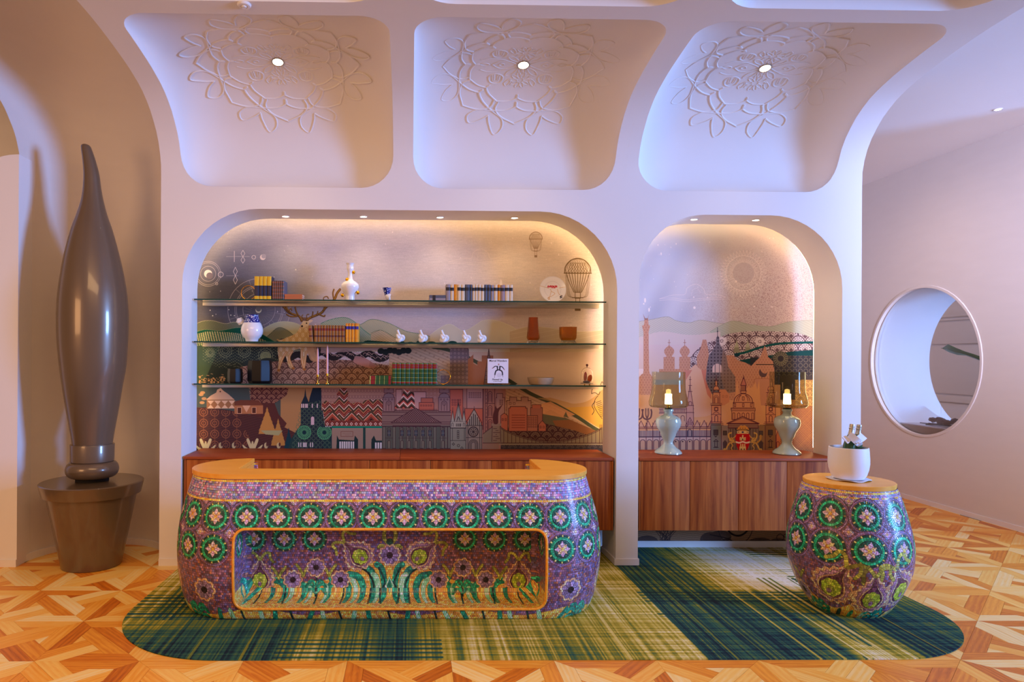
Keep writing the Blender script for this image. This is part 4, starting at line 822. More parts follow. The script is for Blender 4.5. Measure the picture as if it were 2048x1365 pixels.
class Mo:
    def __init__(s, x0, y0, x1, y1, ppm, t=.0155):
        """metres; y downwards"""
        s.x0, s.y0, s.ppm, s.t = x0, y0, ppm, t
        s.w = int((x1-x0)*ppm); s.h = int((y1-y0)*ppm)
        s.X, s.Y = np.meshgrid(x0+(np.arange(s.w)+.5)/ppm, y0+(np.arange(s.h)+.5)/ppm)
        r = np.floor(s.Y/t); s.u = s.X/t+.37*r+.15*np.sin(r*1.7); s.v = s.Y/t
        s.id = np.zeros((s.h, s.w), int); s.pals = [MIX]; s.k = 0; s.gr = np.zeros((s.h, s.w), bool)
    def win(s, a, b, c, d):
        i0 = max(0, int((b-s.y0)*s.ppm)-2); i1 = min(s.h, int((d-s.y0)*s.ppm)+3); j0 = max(0, int((a-s.x0)*s.ppm)-2); j1 = min(s.w, int((c-s.x0)*s.ppm)+3)
        return None if i0 >= i1 or j0 >= j1 else (slice(i0, i1), slice(j0, j1))
    def put(s, sl, m, pal, u=None, v=None, edge=True):
        s.k += 1
        s.pals.append(pal); s.id[sl][m] = s.k
        if u is not None: s.u[sl][m] = u[m]+s.k*13.3; s.v[sl][m] = v[m]+s.k*7.7
    def poly(s, P, pal):
        xs = [p[0] for p in P]; ys = [p[1] for p in P]; sl = s.win(min(xs), min(ys), max(xs), max(ys))
        if sl: s.put(sl, inpoly(s.X[sl], s.Y[sl], P), pal)
    def line(s, P, w, pal, closed=False, flow=True):
        xs = [p[0] for p in P]; ys = [p[1] for p in P]; sl = s.win(min(xs)-w, min(ys)-w, max(xs)+w, max(ys)+w)
        if not sl: return
        X, Y = s.X[sl], s.Y[sl]; best = np.full(X.shape, 1e9); al = np.zeros(X.shape); acc = 0; n = len(P)
        for i in range(n if closed else n-1):
            x1, y1 = P[i]; x2, y2 = P[(i+1) % n]; dx, dy = x2-x1, y2-y1; L = math.hypot(dx, dy)+1e-9
            tt = np.clip(((X-x1)*dx+(Y-y1)*dy)/L/L, 0, 1); d = np.hypot(X-x1-tt*dx, Y-y1-tt*dy); b = d < best; best[b] = d[b]; al[b] = acc+tt[b]*L; acc += L
        m = best < w/2
        if flow: s.put(sl, m, pal, al/s.t, .5+0*al)
        else: s.put(sl, m, pal)
    def ring(s, x, y, r0, r1, pal, alt=None, n=0, ecc=1):
        sl = s.win(x-r1*ecc, y-r1, x+r1*ecc, y+r1)
        if not sl: return
        X, Y = (s.X[sl]-x)/ecc, s.Y[sl]-y; R = np.hypot(X, Y); A = np.arctan2(Y, X)/2/PI+.5; m = (R >= r0) & (R < r1)
        rows = max(1, round((r1-r0)/s.t)); v = (R-r0)/(r1-r0)*rows; rm = r0+(np.floor(v)+.5)/rows*(r1-r0); nn = np.maximum(3, np.round(2*PI*rm/s.t)); u = A*nn
        s.put(sl, m, pal, u, v)
        if alt: s.put(sl, m & (((A*n) % 1) < alt[1]), alt[0], np.floor(A*n)+.5+0*R, v)
    def disc(s, x, y, r, pal, ecc=1): s.ring(x, y, 0, r, pal, ecc=ecc)
    def out(s):
        cu = np.floor(s.u); cv = np.floor(s.v); h = np.abs(np.sin(cu*12.9898+cv*78.233+s.id*37.719)*43758.5453) % 1; h2 = np.abs(np.sin(cu*39.35+cv*11.13+s.id*9.17)*24634.63) % 1
        mx = max(len(p) for p in s.pals); T = np.zeros((len(s.pals), mx, 3)); Ln = np.array([len(p) for p in s.pals])
        for i, p in enumerate(s.pals):
            for j in range(mx): T[i, j] = nrm(p[j % len(p)])
        idx = np.minimum((h*Ln[s.id]).astype(int), Ln[s.id]-1); a = T[s.id, idx]*(.78+.44*h2)[..., None]
        g = 1.0/(s.t*s.ppm); fu = s.u-cu; fv = s.v-cv; gm = (fu < g*1.2) | (fv < g*1.2)
        e = np.zeros(s.id.shape, bool); e[:, 1:] |= s.id[:, 1:] != s.id[:, :-1]; e[1:] |= s.id[1:] != s.id[:-1]; 
        a = np.where(gm[..., None], a*.55+nrm((66, 48, 50))*.2, a); a = np.where(e[..., None], a*.62, a)
        lum = a.mean(2, keepdims=True); a = np.clip((lum+(a-lum)*.88)*1.32, 0, 1); b = np.where(gm, .0, .45+.55*h2); return a, b
def medallion(m, x, y, R=.089, ecc=1, rot=0, rings=True):
    if rings: m.ring(x, y, R*1.0, R*1.24, PURP, ecc=ecc); m.ring(x, y, R*1.10, R*1.16, LAV[:3], ecc=ecc)
    m.ring(x, y, R*.84, R, DGRN, (YEL, .22), 12, ecc=ecc); m.ring(x, y, R*.66, R*.85, GRN, ecc=ecc); m.disc(x, y, R*.66, DGRN, ecc=ecc)
    for k in range(8):
        a = rot+k*PI/4; d = k % 2 == 0; L = R*(.60 if d else .50); w = R*.17 if d else R*.14
        P = [(x, y), (x+ecc*(L*.55*math.cos(a)-w*math.sin(a)), y+L*.55*math.sin(a)+w*math.cos(a)), (x+ecc*L*math.cos(a), y+L*math.sin(a)), (x+ecc*(L*.55*math.cos(a)+w*math.sin(a)), y+L*.55*math.sin(a)-w*math.cos(a))]
        m.poly(P, PINK if d else PEACH)
    m.disc(x, y, R*.13, GOLD, ecc=ecc)
def daisy(m, x, y, R=.062, n=9, ecc=1):
    for rr, pal in ((1, OUTL), (.80, PETAL)):
        P = []
        for k in range(n*8):
            a = 2*PI*k/(n*8); q = R*(rr-.16+.16*abs(math.cos(a*n/2))) ; P.append((x+ecc*q*math.cos(a), y+q*math.sin(a)))
        m.poly(P, pal)
    for k in range(n): a = 2*PI*(k+.5)/n; m.line([(x+ecc*R*.3*math.cos(a), y+R*.3*math.sin(a)), (x+ecc*R*.68*math.cos(a), y+R*.68*math.sin(a))], .003, PAIS)
    m.disc(x, y, R*.27, BLK, ecc=ecc)
def paisley(m, x, y, s=.14, rot=0, ecc=1):
    """flower bud: frilled tear-drop collar round a green heart, with curling sepals at the tip"""
    c_, s_ = math.cos(rot), math.sin(rot); T = lambda P: [(x+ecc*(px*c_-py*s_)*s, y+(px*s_+py*c_)*s) for px, py in P]
    half = [(.0, .62), (.22, .66), (.3, .52), (.46, .54), (.5, .38), (.64, .34), (.62, .16), (.72, .04), (.62, -.08), (.64, -.24), (.5, -.3), (.48, -.46), (.34, -.48), (.3, -.64), (.18, -.66), (.1, -.82), (.03, -.98)]
    full = half+[(-a, b) for a, b in half[::-1]]
    m.poly(T(cr(full, 4, True)), OUTL); m.poly(T([(a*.80, b*.86) for a, b in cr(full, 4, True)]), PAIS)
    tear = [(0, .46), (.28, .36), (.38, .1), (.29, -.16), (.1, -.42), (.02, -.8), (-.02, -.8), (-.1, -.42), (-.29, -.16), (-.38, .1), (-.28, .36)]
    m.poly(T([(a*1.18, b*1.08) for a, b in cr(tear, 4, True)]), OUTL); m.poly(T(cr(tear, 4, True)), TEAR)
    P = []
    for k in range(48): a = 2*PI*k/48; q = .29+.035*abs(math.cos(a*4)); P.append((q*math.cos(a), .1+1.12*q*math.sin(a)))
    m.poly(T(P), LIME); m.poly(T([(.12*math.cos(a), .16+.15*math.sin(a)) for a in np.linspace(0, 2*PI, 20)]), LIME2); m.poly(T([(.08*math.cos(a), .24+.1*math.sin(a)) for a in np.linspace(0, 2*PI, 14)]), PAIS)
    for k in (-1, 1): m.line(T(cr([(k*.03, -.84), (k*.22, -1.1), (k*.42, -1.12), (k*.46, -.9), (k*.6, -.72)])), .12*s, LIME2)
def leafs(m, P, w, pal, tip=1):
    """a curved leaf: tapering stroke"""
    Q = cr(P, 6); n = len(Q)
    L = []; Rr = []
    for i, (px, py) in enumerate(Q):
        a, b = Q[max(0, i-1)], Q[min(n-1, i+1)]; dx, dy = b[0]-a[0], b[1]-a[1]; l = math.hypot(dx, dy)+1e-9; t = i/(n-1); ww = w*.54*(.35+.65*math.sin(PI*(.08+.66*t)))
        L.append((px-dy/l*ww, py+dx/l*ww)); Rr.append((px+dy/l*ww, py-dx/l*ww))
    e = Q[-1]; m.poly(L+[(e[0]+(e[0]-Q[-2][0])*1.5, e[1]+(e[1]-Q[-2][1])*1.5)]+Rr[::-1], pal)
def sprout(m, x, y, s, ecc=1, col=TEAL):
    """palm-like spray of leaves on a dark stem"""
    T = lambda P, k: [(x+ecc*k*px*s, y+py*s) for px, py in P]
    m.line(T([(0, 1.1), (0, .2)], 1), .1*s, DTEAL)
    for k in (-1, 1):
        leafs(m, T([(0, .3), (.3, -.1), (.62, -.2), (.8, .1)], k), .26*s, col); leafs(m, T([(0, .6), (.3, .3), (.6, .3), (.8, .55)], k), .24*s, col); leafs(m, T([(0, .9), (.3, .68), (.62, .7), (.85, .95)], k), .2*s, col)
        leafs(m, T([(0, 0), (.2, -.4), (.42, -.45), (.6, -.3)], k), .26*s, col)
def garden(m, cx, top, bot, hw, ecc=1):
    """orange meadow with the symmetrical flower garden of the knee recess; unit = recess half width hw"""
    Yb = lambda t: bot-(bot-top)*t
    P = [(cx-hw*1.2, bot+.4), (cx-hw*1.2, Yb(.24)), (cx-hw*.92, Yb(.20)), (cx-hw*.72, Yb(.30)), (cx-hw*.56, Yb(.20)), (cx-hw*.40, Yb(.24)), (cx-hw*.26, Yb(.40)), (cx-hw*.13, Yb(.56)), (cx, Yb(.50))]
    Q = P+[(2*cx-a, b) for a, b in P[::-1]]; m.poly(Q, ORNG)
    X = lambda k, a: cx+k*a*hw
    for k in (-1, 1):
        for x0, x1, h, pal, w in ((.035, .07, .50, TEAL, .042), (.10, .135, .44, TEAL, .046), (.075, .10, .34, MINT, .036), (.17, .23, .34, TEAL, .044), (.215, .25, .26, MINT, .034), (.26, .335, .26, TEAL, .042), (.385, .36, .20, TEAL, .036), (.40, .41, .16, MINT, .03), (.50, .53, .17, MINT, .03), (.54, .60, .22, TEAL, .042), (.62, .655, .17, MINT, .036), (.66, .72, .24, TEAL, .044), (.74, .77, .10, TEAL, .034), (.87, .88, .12, TEAL, .034), (.93, .985, .30, TEAL, .036), (1.0, .99, .2, TEAL, .03)):
            leafs(m, [(X(k, x0+.02), bot+.16), (X(k, x0), bot+.02), (X(k, x0), Yb(h*.4)), (X(k, x0+(x1-x0)*.5), Yb(h*.85)), (X(k, x1+(x1-x0)*.6), Yb(h))], w, pal)
        for P2 in ([(.13, -.4), (.12, 0), (.10, .15), (.14, .36), (.215, .46)], [(.30, -.4), (.29, 0), (.27, .12), (.29, .2)], [(.655, -.4), (.66, 0), (.63, .12), (.66, .2)], [(.83, -.4), (.82, 0), (.825, .12)], [(.46, -.4), (.46, .1), (.468, .3)], [(.05, -.4), (.06, 0), (.03, .2), (.07, .44)]):
            m.line(cr([(X(k, a), Yb(b)) for a, b in P2]), .011, DTEAL)
        sprout(m, X(k, .468), Yb(.13), .085)
        for a, b in ((.55, .34), (.385, .34), (.705, .30)):
            for q in (-1, 1): leafs(m, [(X(k, a), Yb(b-.06)), (X(k, a+q*.015), Yb(b+.05)), (X(k, a+q*.045), Yb(b+.15))], .020, LIME2)
        daisy(m, X(k, .615), Yb(.24), .072); daisy(m, X(k, .468), Yb(.44), .072); daisy(m, X(k, .313), Yb(.24), .072)
        paisley(m, X(k, .825), Yb(.26), .158, 0); paisley(m, X(k, .20), Yb(.64), .162, k*.85)
    for k in (-1, 1): leafs(m, [(cx+k*.012, Yb(.82)), (cx+k*.04, Yb(.92)), (cx+k*.035, Yb(1.05))], .026, LIME2); leafs(m, [(cx+k*.02, Yb(.78)), (cx+k*.06, Yb(.80)), (cx+k*.085, Yb(.76))], .022, LIME2)
    m.disc(cx, Yb(.86), .024, DGRN); daisy(m, cx, Yb(.64), .082, 10)
    m.poly([(cx, Yb(.30)), (cx+.034, Yb(.14)), (cx, Yb(-.05)), (cx-.034, Yb(.14))], MINT); m.poly([(cx, Yb(.25)), (cx+.02, Yb(.14)), (cx, Yb(.0)), (cx-.02, Yb(.14))], TEAL)
DESK_P = .2085      # medallion pitch
def mosaic_desk():
    """unrolled outer skin: x = length along the front, centre 0; y = distance down the skin from the top"""
    m = Mo(-2.66, 0, 2.66, 1.12, 430)
    sl = m.win(-3, 0, 3, .155); m.put(sl, m.Y[sl] < .137, LAV)
    for y in (.012, .139): m.line([(-3, y), (3, y)], .013, GOLD)
    for k in range(-13, 13):
        x = (k+.5)*DESK_P
        for y in (.246, .455):
            if y > .4 and abs(k+.5) < 5: continue
            medallion(m, x, y, .093, 1, 0)
        for yy in (.142, .350):
            xx = x+DESK_P/2
            for q, pal in ((.036, LAV), (.024, PINK), (.012, PEACH)): m.poly([(xx-q, yy), (xx, yy-q), (xx+q, yy), (xx, yy+q)], pal)
    m.line([(-3, .139), (3, .139)], .013, GOLD)
    for k in (-1, 1):
        for x0 in (1.215, 2.42): daisy(m, k*x0, .735, .086)
        paisley(m, k*1.60, .71, .19, .12*k); paisley(m, k*2.05, .76, .15, -.3*k); daisy(m, k*1.84, .85, .06)
    P = [(-3, .92)]+[(x, .885+.03*math.sin(x*9)) for x in np.linspace(-3, 3, 90)]+[(3, 1.3), (-3, 1.3)]
    m.poly(P, ORNG)
    r = np.random.RandomState(3)
    for k in range(-24, 25):
        x = k*.105+r.uniform(-.02, .02)
        if k % 3 == 0: m.line(cr([(x, 1.2), (x+.01, 1.0), (x-.01, .88)]), .013, DTEAL)
        else: leafs(m, [(x, 1.2), (x+r.uniform(-.02, .02), 1.0), (x+r.uniform(-.05, .05), .87)], .03, TEAL if k % 2 else MINT)
    for k in (-1, 1):
        for x0 in (1.30, 2.0, 2.5): sprout(m, k*x0, .90, .11)
    return m.out()
def mosaic_recess():
    """back of the knee recess, continuing the design"""
    m = Mo(-1.42, 0, 1.42, .84, 520)
    for k in range(-2, 3):
        for s in (-1, 1):
            medallion(m, s*(.950-k*.211), .141, .088, 1, 0, False)
    garden(m, 0, .10, .53, 1.10)
    return m.out()
def mosaic_barrel():
    """x = turn 0..12 medallion pitches, y = distance down the skin"""
    m = Mo(0, 0, 2.40, 1.12, 430)
    sl = m.win(0, 0, 3, .05); m.put(sl, m.Y[sl] < .05, LAV)
    for y in (.014, .047): m.line([(-1, y), (4, y)], .012, GOLD)
    sl = m.win(0, .05, 3, .2); m.put(sl, (m.Y[sl] > .054) & (m.Y[sl] < .09), LAV)
    P = .24
    for k in range(-1, 12):
        x = k*P+.12
        medallion(m, x, .168, .102, 1, 0); medallion(m, x, .389, .106, 1, .2)
        for yy in (.072, .277):
            for q, pal in ((.036, LAV), (.024, PINK), (.012, PEACH)): m.poly([(x+.12-q, yy), (x+.12, yy-q), (x+.12+q, yy), (x+.12, yy+q)], pal)
    Q = [(0, .80)]+[(x, .80+.05*math.sin(x*13.1)) for x in np.linspace(0, 2.4, 70)]+[(2.4, 1.2), (0, 1.2)]
    m.poly(Q, ORNG)
    for k in range(24):
        x = k*.1; pal = (TEAL, MINT, TEAL, DTEAL)[k % 4]
        leafs(m, [(x, 1.15), (x-.02, .98), (x+.03, .86)], .032, pal)
    for k in range(5):
        x = k*.48+.04
        paisley(m, x+.10, .66, .215, .55 if k % 2 == 0 else -.5); daisy(m, x+.30, .77, .085); sprout(m, x+.42, .86, .1); paisley(m, x-.12, .72, .20, 0) if k % 2 else None
        for q in (-1, 1): leafs(m, [(x+.33, .67), (x+.33+q*.02, .63), (x+.33+q*.05, .60)], .02, LIME2)
    return m.out()
# ---------------------------------------------------------------- building shell: one plaster skin that rises as a wall and curls forward into the ceiling
YW = 5.836                              # front wall plane
_prof = [(5.836, 0), (5.836, 3.22), (5.832, 3.36), (5.800, 3.47), (5.745, 3.575), (5.672, 3.655), (5.600, 3.722), (5.500, 3.785), (5.400, 3.833), (5.290, 3.866), (5.12, 3.905), (4.84, 3.947), (4.58, 3.974), (4.33, 3.986), (4.0, 3.99), (3.4, 3.99), (2.0, 3.99), (0.6, 3.99)]
_P = [_prof[0], _prof[1]]+cr(_prof[1:14], 6)[1:]+_prof[14:]
_S = [0.]
for _a, _b in zip(_P, _P[1:]): _S.append(_S[-1]+math.hypot(_b[0]-_a[0], _b[1]-_a[1]))
_Sa = np.array(_S); _Pa = np.array(_P)
def prof(s):
    y = float(np.interp(s, _Sa, _Pa[:, 0])); z = float(np.interp(s, _Sa, _Pa[:, 1]))
    e = .03; y2 = float(np.interp(s+e, _Sa, _Pa[:, 0])); z2 = float(np.interp(s+e, _Sa, _Pa[:, 1])); y1 = float(np.interp(s-e, _Sa, _Pa[:, 0])); z1 = float(np.interp(s-e, _Sa, _Pa[:, 1]))
    ty, tz = y2-y1, z2-z1; l = math.hypot(ty, tz)
    return y, z, tz/l, -ty/l            # point and the normal pointing back / up, away from the room
def V3(x, s, d=0):
    y, z, ny, nz = prof(s); return Vector((x, y+ny*d, z+nz*d))
def s_at_y(Y):                          # arc length at which the curl reaches depth Y
    i = np.where(_Pa[:, 0] <= Y)[0][0]; a, b = _Pa[i-1], _Pa[i]; t = (a[0]-Y)/(a[0]-b[0]+1e-9); return _S[i-1]+t*(_S[i]-_S[i-1])
def rr_pts(x0, x1, s0, s1, r, outer, k=8, m=8, rs=None):
    """rounded rectangle outline with matching points on the outer rectangle"""
    I = []; O = []; X0, X1, S0, S1 = outer
    r4 = rs or (r, r, r, r)              # bl, br, tr, tl
    cs = [(x0+r4[0], s0+r4[0], PI, 1.5*PI, X0, S0, r4[0]), (x1-r4[1], s0+r4[1], 1.5*PI, 2*PI, X1, S0, r4[1]), (x1-r4[2], s1-r4[2], 0, .5*PI, X1, S1, r4[2]), (x0+r4[3], s1-r4[3], .5*PI, PI, X0, S1, r4[3])]
    for i, (cx, cs_, a0, a1, ox, os_, r_) in enumerate(cs):
        ac = math.atan2(os_-cs_, ox-cx) % (2*PI)
        an = sorted(set([a0+(a1-a0)*j/k for j in range(k+1)]+[ac]))
        an = [a for a in an if abs(a-ac) > .04 or a == ac]
        for a in an:
            dx, ds = math.cos(a), math.sin(a); I.append((cx+r_*dx, cs_+r_*ds))
            tx = (ox-cx)/dx if abs(dx) > 1e-6 else 1e9; ts = (os_-cs_)/ds if abs(ds) > 1e-6 else 1e9; t = min(t for t in (tx, ts) if t > 0); O.append((cx+t*dx, cs_+t*ds))
        nx = cs[(i+1) % 4]
        p = (cx+r_*math.cos(a1), cs_+r_*math.sin(a1)); q = (nx[0]+nx[6]*math.cos(nx[2]), nx[1]+nx[6]*math.sin(nx[2]))
        for j in range(1, m):
            t = j/m; I.append((p[0]+(q[0]-p[0])*t, p[1]+(q[1]-p[1])*t))
            if i in (0, 2): O.append((I[-1][0], os_))
            else: O.append((ox, I[-1][1]))
    return I, O
def offset_in(I, d, cx, cy):
    n = len(I); out = []
    for i in range(n):
        a, b = I[i-1], I[(i+1) % n]; tx, ty = b[0]-a[0], b[1]-a[1]; l = math.hypot(tx, ty)+1e-9; out.append((I[i][0]-ty/l*d, I[i][1]+tx/l*d))
    return out
SKV, SKF = [], []
def addgrid(vs, nu, nv, closed=False):
    b = len(SKV); SKV.extend(vs)
    for j in range(nv-1):
        for i in range(nu if closed else nu-1): i2 = (i+1) % nu; SKF.append((b+j*nu+i, b+j*nu+i2, b+(j+1)*nu+i2, b+(j+1)*nu+i))
XL, XR = -2.10, 3.84
s_mid = 3.10; s_c0 = 3.185; s_c1 = s_at_y(4.50); s_r1 = s_at_y(4.42); s_d0 = s_at_y(4.345); s_d1 = s_d0+1.45; s_end = _S[-1]
cof_x = [(-1.93, -.155), (.012, 1.72), (1.915, 3.62)]
cell_x = [(XL, -.07), (-.07, 1.815), (1.815, XR)]
COF_DEPTH, COF_FIL = .20, .42
def coffer(ci, c0, c1, S0, S1):
    (x0, x1), (X0, X1) = cof_x[ci], cell_x[ci]
    I, O = rr_pts(x0, x1, c0, c1, .26, (X0, X1, S0, S1), 8, 14, (.26, .27, .20, .20))
    n = len(I); rings = []
    for t in np.linspace(0, 1, 9): rings += [V3(O[i][0]+(I[i][0]-O[i][0])*t, O[i][1]+(I[i][1]-O[i][1])*t) for i in range(n)]
    addgrid(rings, n, 9, True)
    # the hollow: shell that leaves the face steeply and rounds into a shallow dish
    cx, cs = (x0+x1)/2, (c0+c1)/2; rings = []; K = 15
    for j in range(K+1):
        D = COF_FIL*(1-math.cos(j/K*PI/2)) if j else 0
        h = COF_DEPTH*math.sqrt(max(0, 1-(1-D/COF_FIL)**2)); sc = 1-D/min((x1-x0)/2, (c1-c0)/2)
        # shrink the outline towards the centre line keeping the rim parallel
        R = [(cx+(p[0]-cx)*(1-D/((x1-x0)/2)), cs+(p[1]-cs)*(1-D/((c1-c0)/2))) for p in I]
        rings += [V3(a, b, h) for a, b in R]
    K2 = 12; R0 = R
    for j in range(1, K2+1):
        t = j/K2*.999; rings += [V3(cx+(a-cx)*(1-t), cs+(b-cs)*(1-t), COF_DEPTH) for a, b in R0]
    addgrid(rings, n, K+1+K2, True)
for i in range(3):
    coffer(i, s_c0, s_c1, s_mid, s_r1)
    coffer(i, s_d0, s_d1, s_r1, s_d1+.2)
_ss = np.linspace(s_d1+.2, s_end, 6)
addgrid([V3(x, s) for s in _ss for x in (XL, XR)], 2, 6)
# arched niches
NB, NT = 6.25, 2.99
def niche(x0, x1, X0, X1, zt, rl, r_):
    """arch outline from the left foot over the top to the right foot + matching points on the cell border"""
    I = [(x0, 0), (x0, .9), (x0, 1.6)]; O = [(X0, 0), (X0, .9), (X0, 1.6)]
    for k in range(13):
        a = PI-k/12*PI/2; cx, cz = x0+rl, zt-rl; dx, dz = math.cos(a), math.sin(a); I.append((cx+rl*dx, cz+rl*dz))
        t = min([q for q in (((X0-cx)/dx if dx < -1e-6 else 1e9), ((s_mid-cz)/dz if dz > 1e-6 else 1e9)) if q > 0]); O.append((cx+t*dx, cz+t*dz))
    for k in range(1, 8):
        x = x0+rl+(x1-r_-x0-rl)*k/8; I.append((x, zt)); O.append((x, s_mid))
    for k in range(13):
        a = PI/2-k/12*PI/2; cx, cz = x1-r_, zt-r_; dx, dz = math.cos(a), math.sin(a); I.append((cx+r_*dx, cz+r_*dz))
        t = min([q for q in (((X1-cx)/dx if dx > 1e-6 else 1e9), ((s_mid-cz)/dz if dz > 1e-6 else 1e9)) if q > 0]); O.append((cx+t*dx, cz+t*dz))
    I += [(x1, 1.6), (x1, .9), (x1, 0)]; O += [(X1, 1.6), (X1, .9), (X1, 0)]
    # put a vertex into both upper corners of the cell
    for tgt in ((X0, s_mid), (X1, s_mid)):
        j = min(range(len(O)), key=lambda q: math.hypot(O[q][0]-tgt[0], O[q][1]-tgt[1])); O[j] = tgt
    n = len(I)
    addgrid([Vector((O[i][0]+(I[i][0]-O[i][0])*t, YW, O[i][1]+(I[i][1]-O[i][1])*t)) for t in (0, .5, 1) for i in range(n)], n, 3)
    addgrid([Vector((I[i][0], y, I[i][1])) for y in (YW, YW+.02, NB-.02, NB) for i in range(n)], n, 4)
    # return lip that hides the light strip
    addgrid([Vector((I[i][0]+(O[i][0]-I[i][0])*t*.6, NB, I[i][1]+(O[i][1]-I[i][1])*t*.6)) for t in (0, 1) for i in range(n)], n, 2)
    return I
nl = niche(-1.92, 1.747, XL, 1.84, 3.0, .64, .66)
nr = niche(1.935, 3.675, 1.84, XR, 2.985, .56, .62)
# outer ends of the skin (give it thickness where it can be seen edge-on)
for x, d in ((XL, 1), (XR, 1)):
    b = len(SKV); q = [s for s in _S if s <= s_end]
    SKV.extend([V3(x, s, .014) for s in q]+[V3(x, s, .34) for s in q]); m_ = len(q)
    for i in range(m_-1): SKF.append((b+i, b+i+1, b+m_+i+1, b+m_+i))
wall = mesh('wall_front', SKV, SKF, M['plaster'], None, True, angle=.6)
tag(wall, 'white plaster wall with two arched niches that curls forward into a coffered ceiling', kind='structure')
b_ = wall.data
bm = bmesh.new(); bm.from_mesh(b_); bmesh.ops.remove_doubles(bm, verts=bm.verts, dist=.0004); bmesh.ops.dissolve_degenerate(bm, edges=bm.edges, dist=.0003); bmesh.ops.recalc_face_normals(bm, faces=bm.faces); bm.to_mesh(b_); bm.free(); b_.set_sharp_from_angle(angle=.55)
for p_ in b_.polygons:
    if abs(p_.normal.y) > .999 and p_.center.z < 3.15: p_.use_smooth = False

# murals
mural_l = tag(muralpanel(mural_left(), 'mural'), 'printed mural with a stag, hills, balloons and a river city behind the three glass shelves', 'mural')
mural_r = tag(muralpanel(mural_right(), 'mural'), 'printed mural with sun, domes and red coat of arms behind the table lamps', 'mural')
# closing faces behind the murals (above, beside)
box('wall_back', XL+.3, XR-.05, 6.43, 6.48, 0, 3.3, M['plaster'])['kind'] = 'structure'
# warm light strips hidden behind the lips
def strip(I, d, name, lab):
    pts = []
    for i, (x, z) in enumerate(I):
        if z < .92: continue
        a, b = I[max(0, i-1)], I[min(len(I)-1, i+1)]; tx, tz = b[0]-a[0], b[1]-a[1]; l = math.hypot(tx, tz)+1e-9
        pts.append(Vector((x-tz/l*d, NB+.05, z+tx/l*d)))
    o = tube(name, pts, .008, M['led'], None, 6); tag(o, lab, 'light strip'); return o
strip([(-1.92, .95)]+nl[2:-2]+[(1.747, .95)], .035, 'light_strip', 'glowing warm light strip hidden around the edge of the wide arched niche')
strip([(1.935, .95)]+nr[2:-2]+[(3.675, .95)], .035, 'light_strip', 'glowing warm light strip hidden around the edge of the narrow arched niche')

# alcove at the left: half-round in plan, swept up along the same curl
ax, ar = -2.68, .60
vs = []; nu = 29
ss = [0, 1.5, 3.0]+[s for s in _S if 3.1 < s <= s_at_y(4.0)]+[s_at_y(3.0)]
for s in ss:
    y, z, ny, nz = prof(s)
    lift = max(0, min(1, (s-3.1)/1.4))*.06
    for k in range(nu):
        a = PI*k/(nu-1); vs.append(Vector((ax+ar*math.cos(a), y+.02+(ar+.04)*math.sin(a)*(ny if s > 3 else 1), z+lift+nz*.62*math.sin(a)*(1 if s > 3 else 0))))
b0 = len(vs)
fs = [(j*nu+k, j*nu+k+1, (j+1)*nu+k+1, (j+1)*nu+k) for j in range(len(ss)-1) for k in range(nu-1)]
alc = mesh('wall_left', vs, fs, M['wallcloth'], None, True); alc['kind'] = 'structure'
# neighbouring bay further left
vs = [V3(x, s)+Vector((0, .62, .02+.12*max(0, min(1, s-3.1)))) for s in ss for x in (-5.4, -4.2, -3.285)]
fs = [(j*3+k, j*3+k+1, (j+1)*3+k+1, (j+1)*3+k) for j in range(len(ss)-1) for k in range(2)]
mesh('wall_side', vs, fs, M['plaster'], None, True)['kind'] = 'structure'
e0 = atY(40, 304, 5.80); e1 = atY(0, 333, 5.80)
P = [(-5.2, 0), (-3.262, 0), (-3.262, e0.z-.02)]+[(-3.262-.30*math.sin(t)*1.0, e0.z-.02-.16*(1-math.cos(t))) for t in np.linspace(.25, 1.35, 7)]+[(-3.85, e1.z-.06), (-5.2, e1.z-.1)]
n = len(P); vs = [Vector((a, 5.80, b)) for a, b in P]+[Vector((a, 6.02, b)) for a, b in P]
fs = [tuple(range(n)), tuple(range(2*n-1, n-1, -1))]+[(i, i+n, (i+1) % n+n, (i+1) % n) for i in range(n)]
mesh('pillar', vs, fs, M['plaster'])['kind'] = 'structure'
# baseboards
def skirt(name, pts, h=.06, t=.012):
    vs = []
    n = len(pts)
    for i, p in enumerate(pts):
        a, b = Vector(pts[max(0, i-1)]), Vector(pts[min(n-1, i+1)]); d = (b-a).normalized(); nn = Vector((d.y, -d.x)); p = Vector(p)
        for off, z in ((0, 0), (t, 0), (t, h), (0, h)): q = p+nn*off; vs.append((q.x, q.y, z))
    fs = [(i*4+k, i*4+(k+1) % 4, (i+1)*4+(k+1) % 4, (i+1)*4+k) for i in range(n-1) for k in range(4)]+[(0, 3, 2, 1), tuple((n-1)*4+k for k in range(4))]
    o = mesh(name, vs, fs, M['trimwhite']); o['kind'] = 'structure'; return o
skirt('baseboard_left', [(-5.2, 5.80), (-3.262, 5.80)])
skirt('baseboard_alcove', [(ax-ar*math.cos(a), YW+.02+(ar+.04)*math.sin(a)) for a in np.linspace(0, PI, 30)])
skirt('baseboard_pillar', [(XL, YW), (-1.92, YW), (-1.92, 6.24)])
skirt('baseboard_middle', [(1.747, 6.24), (1.747, YW), (1.935, YW), (1.935, 6.24)])
skirt('baseboard_niche', [(1.935, 6.395), (3.69, 6.395)], .065)
skirt('baseboard_right', [(3.675, 6.24), (3.675, YW), (XR, YW)])
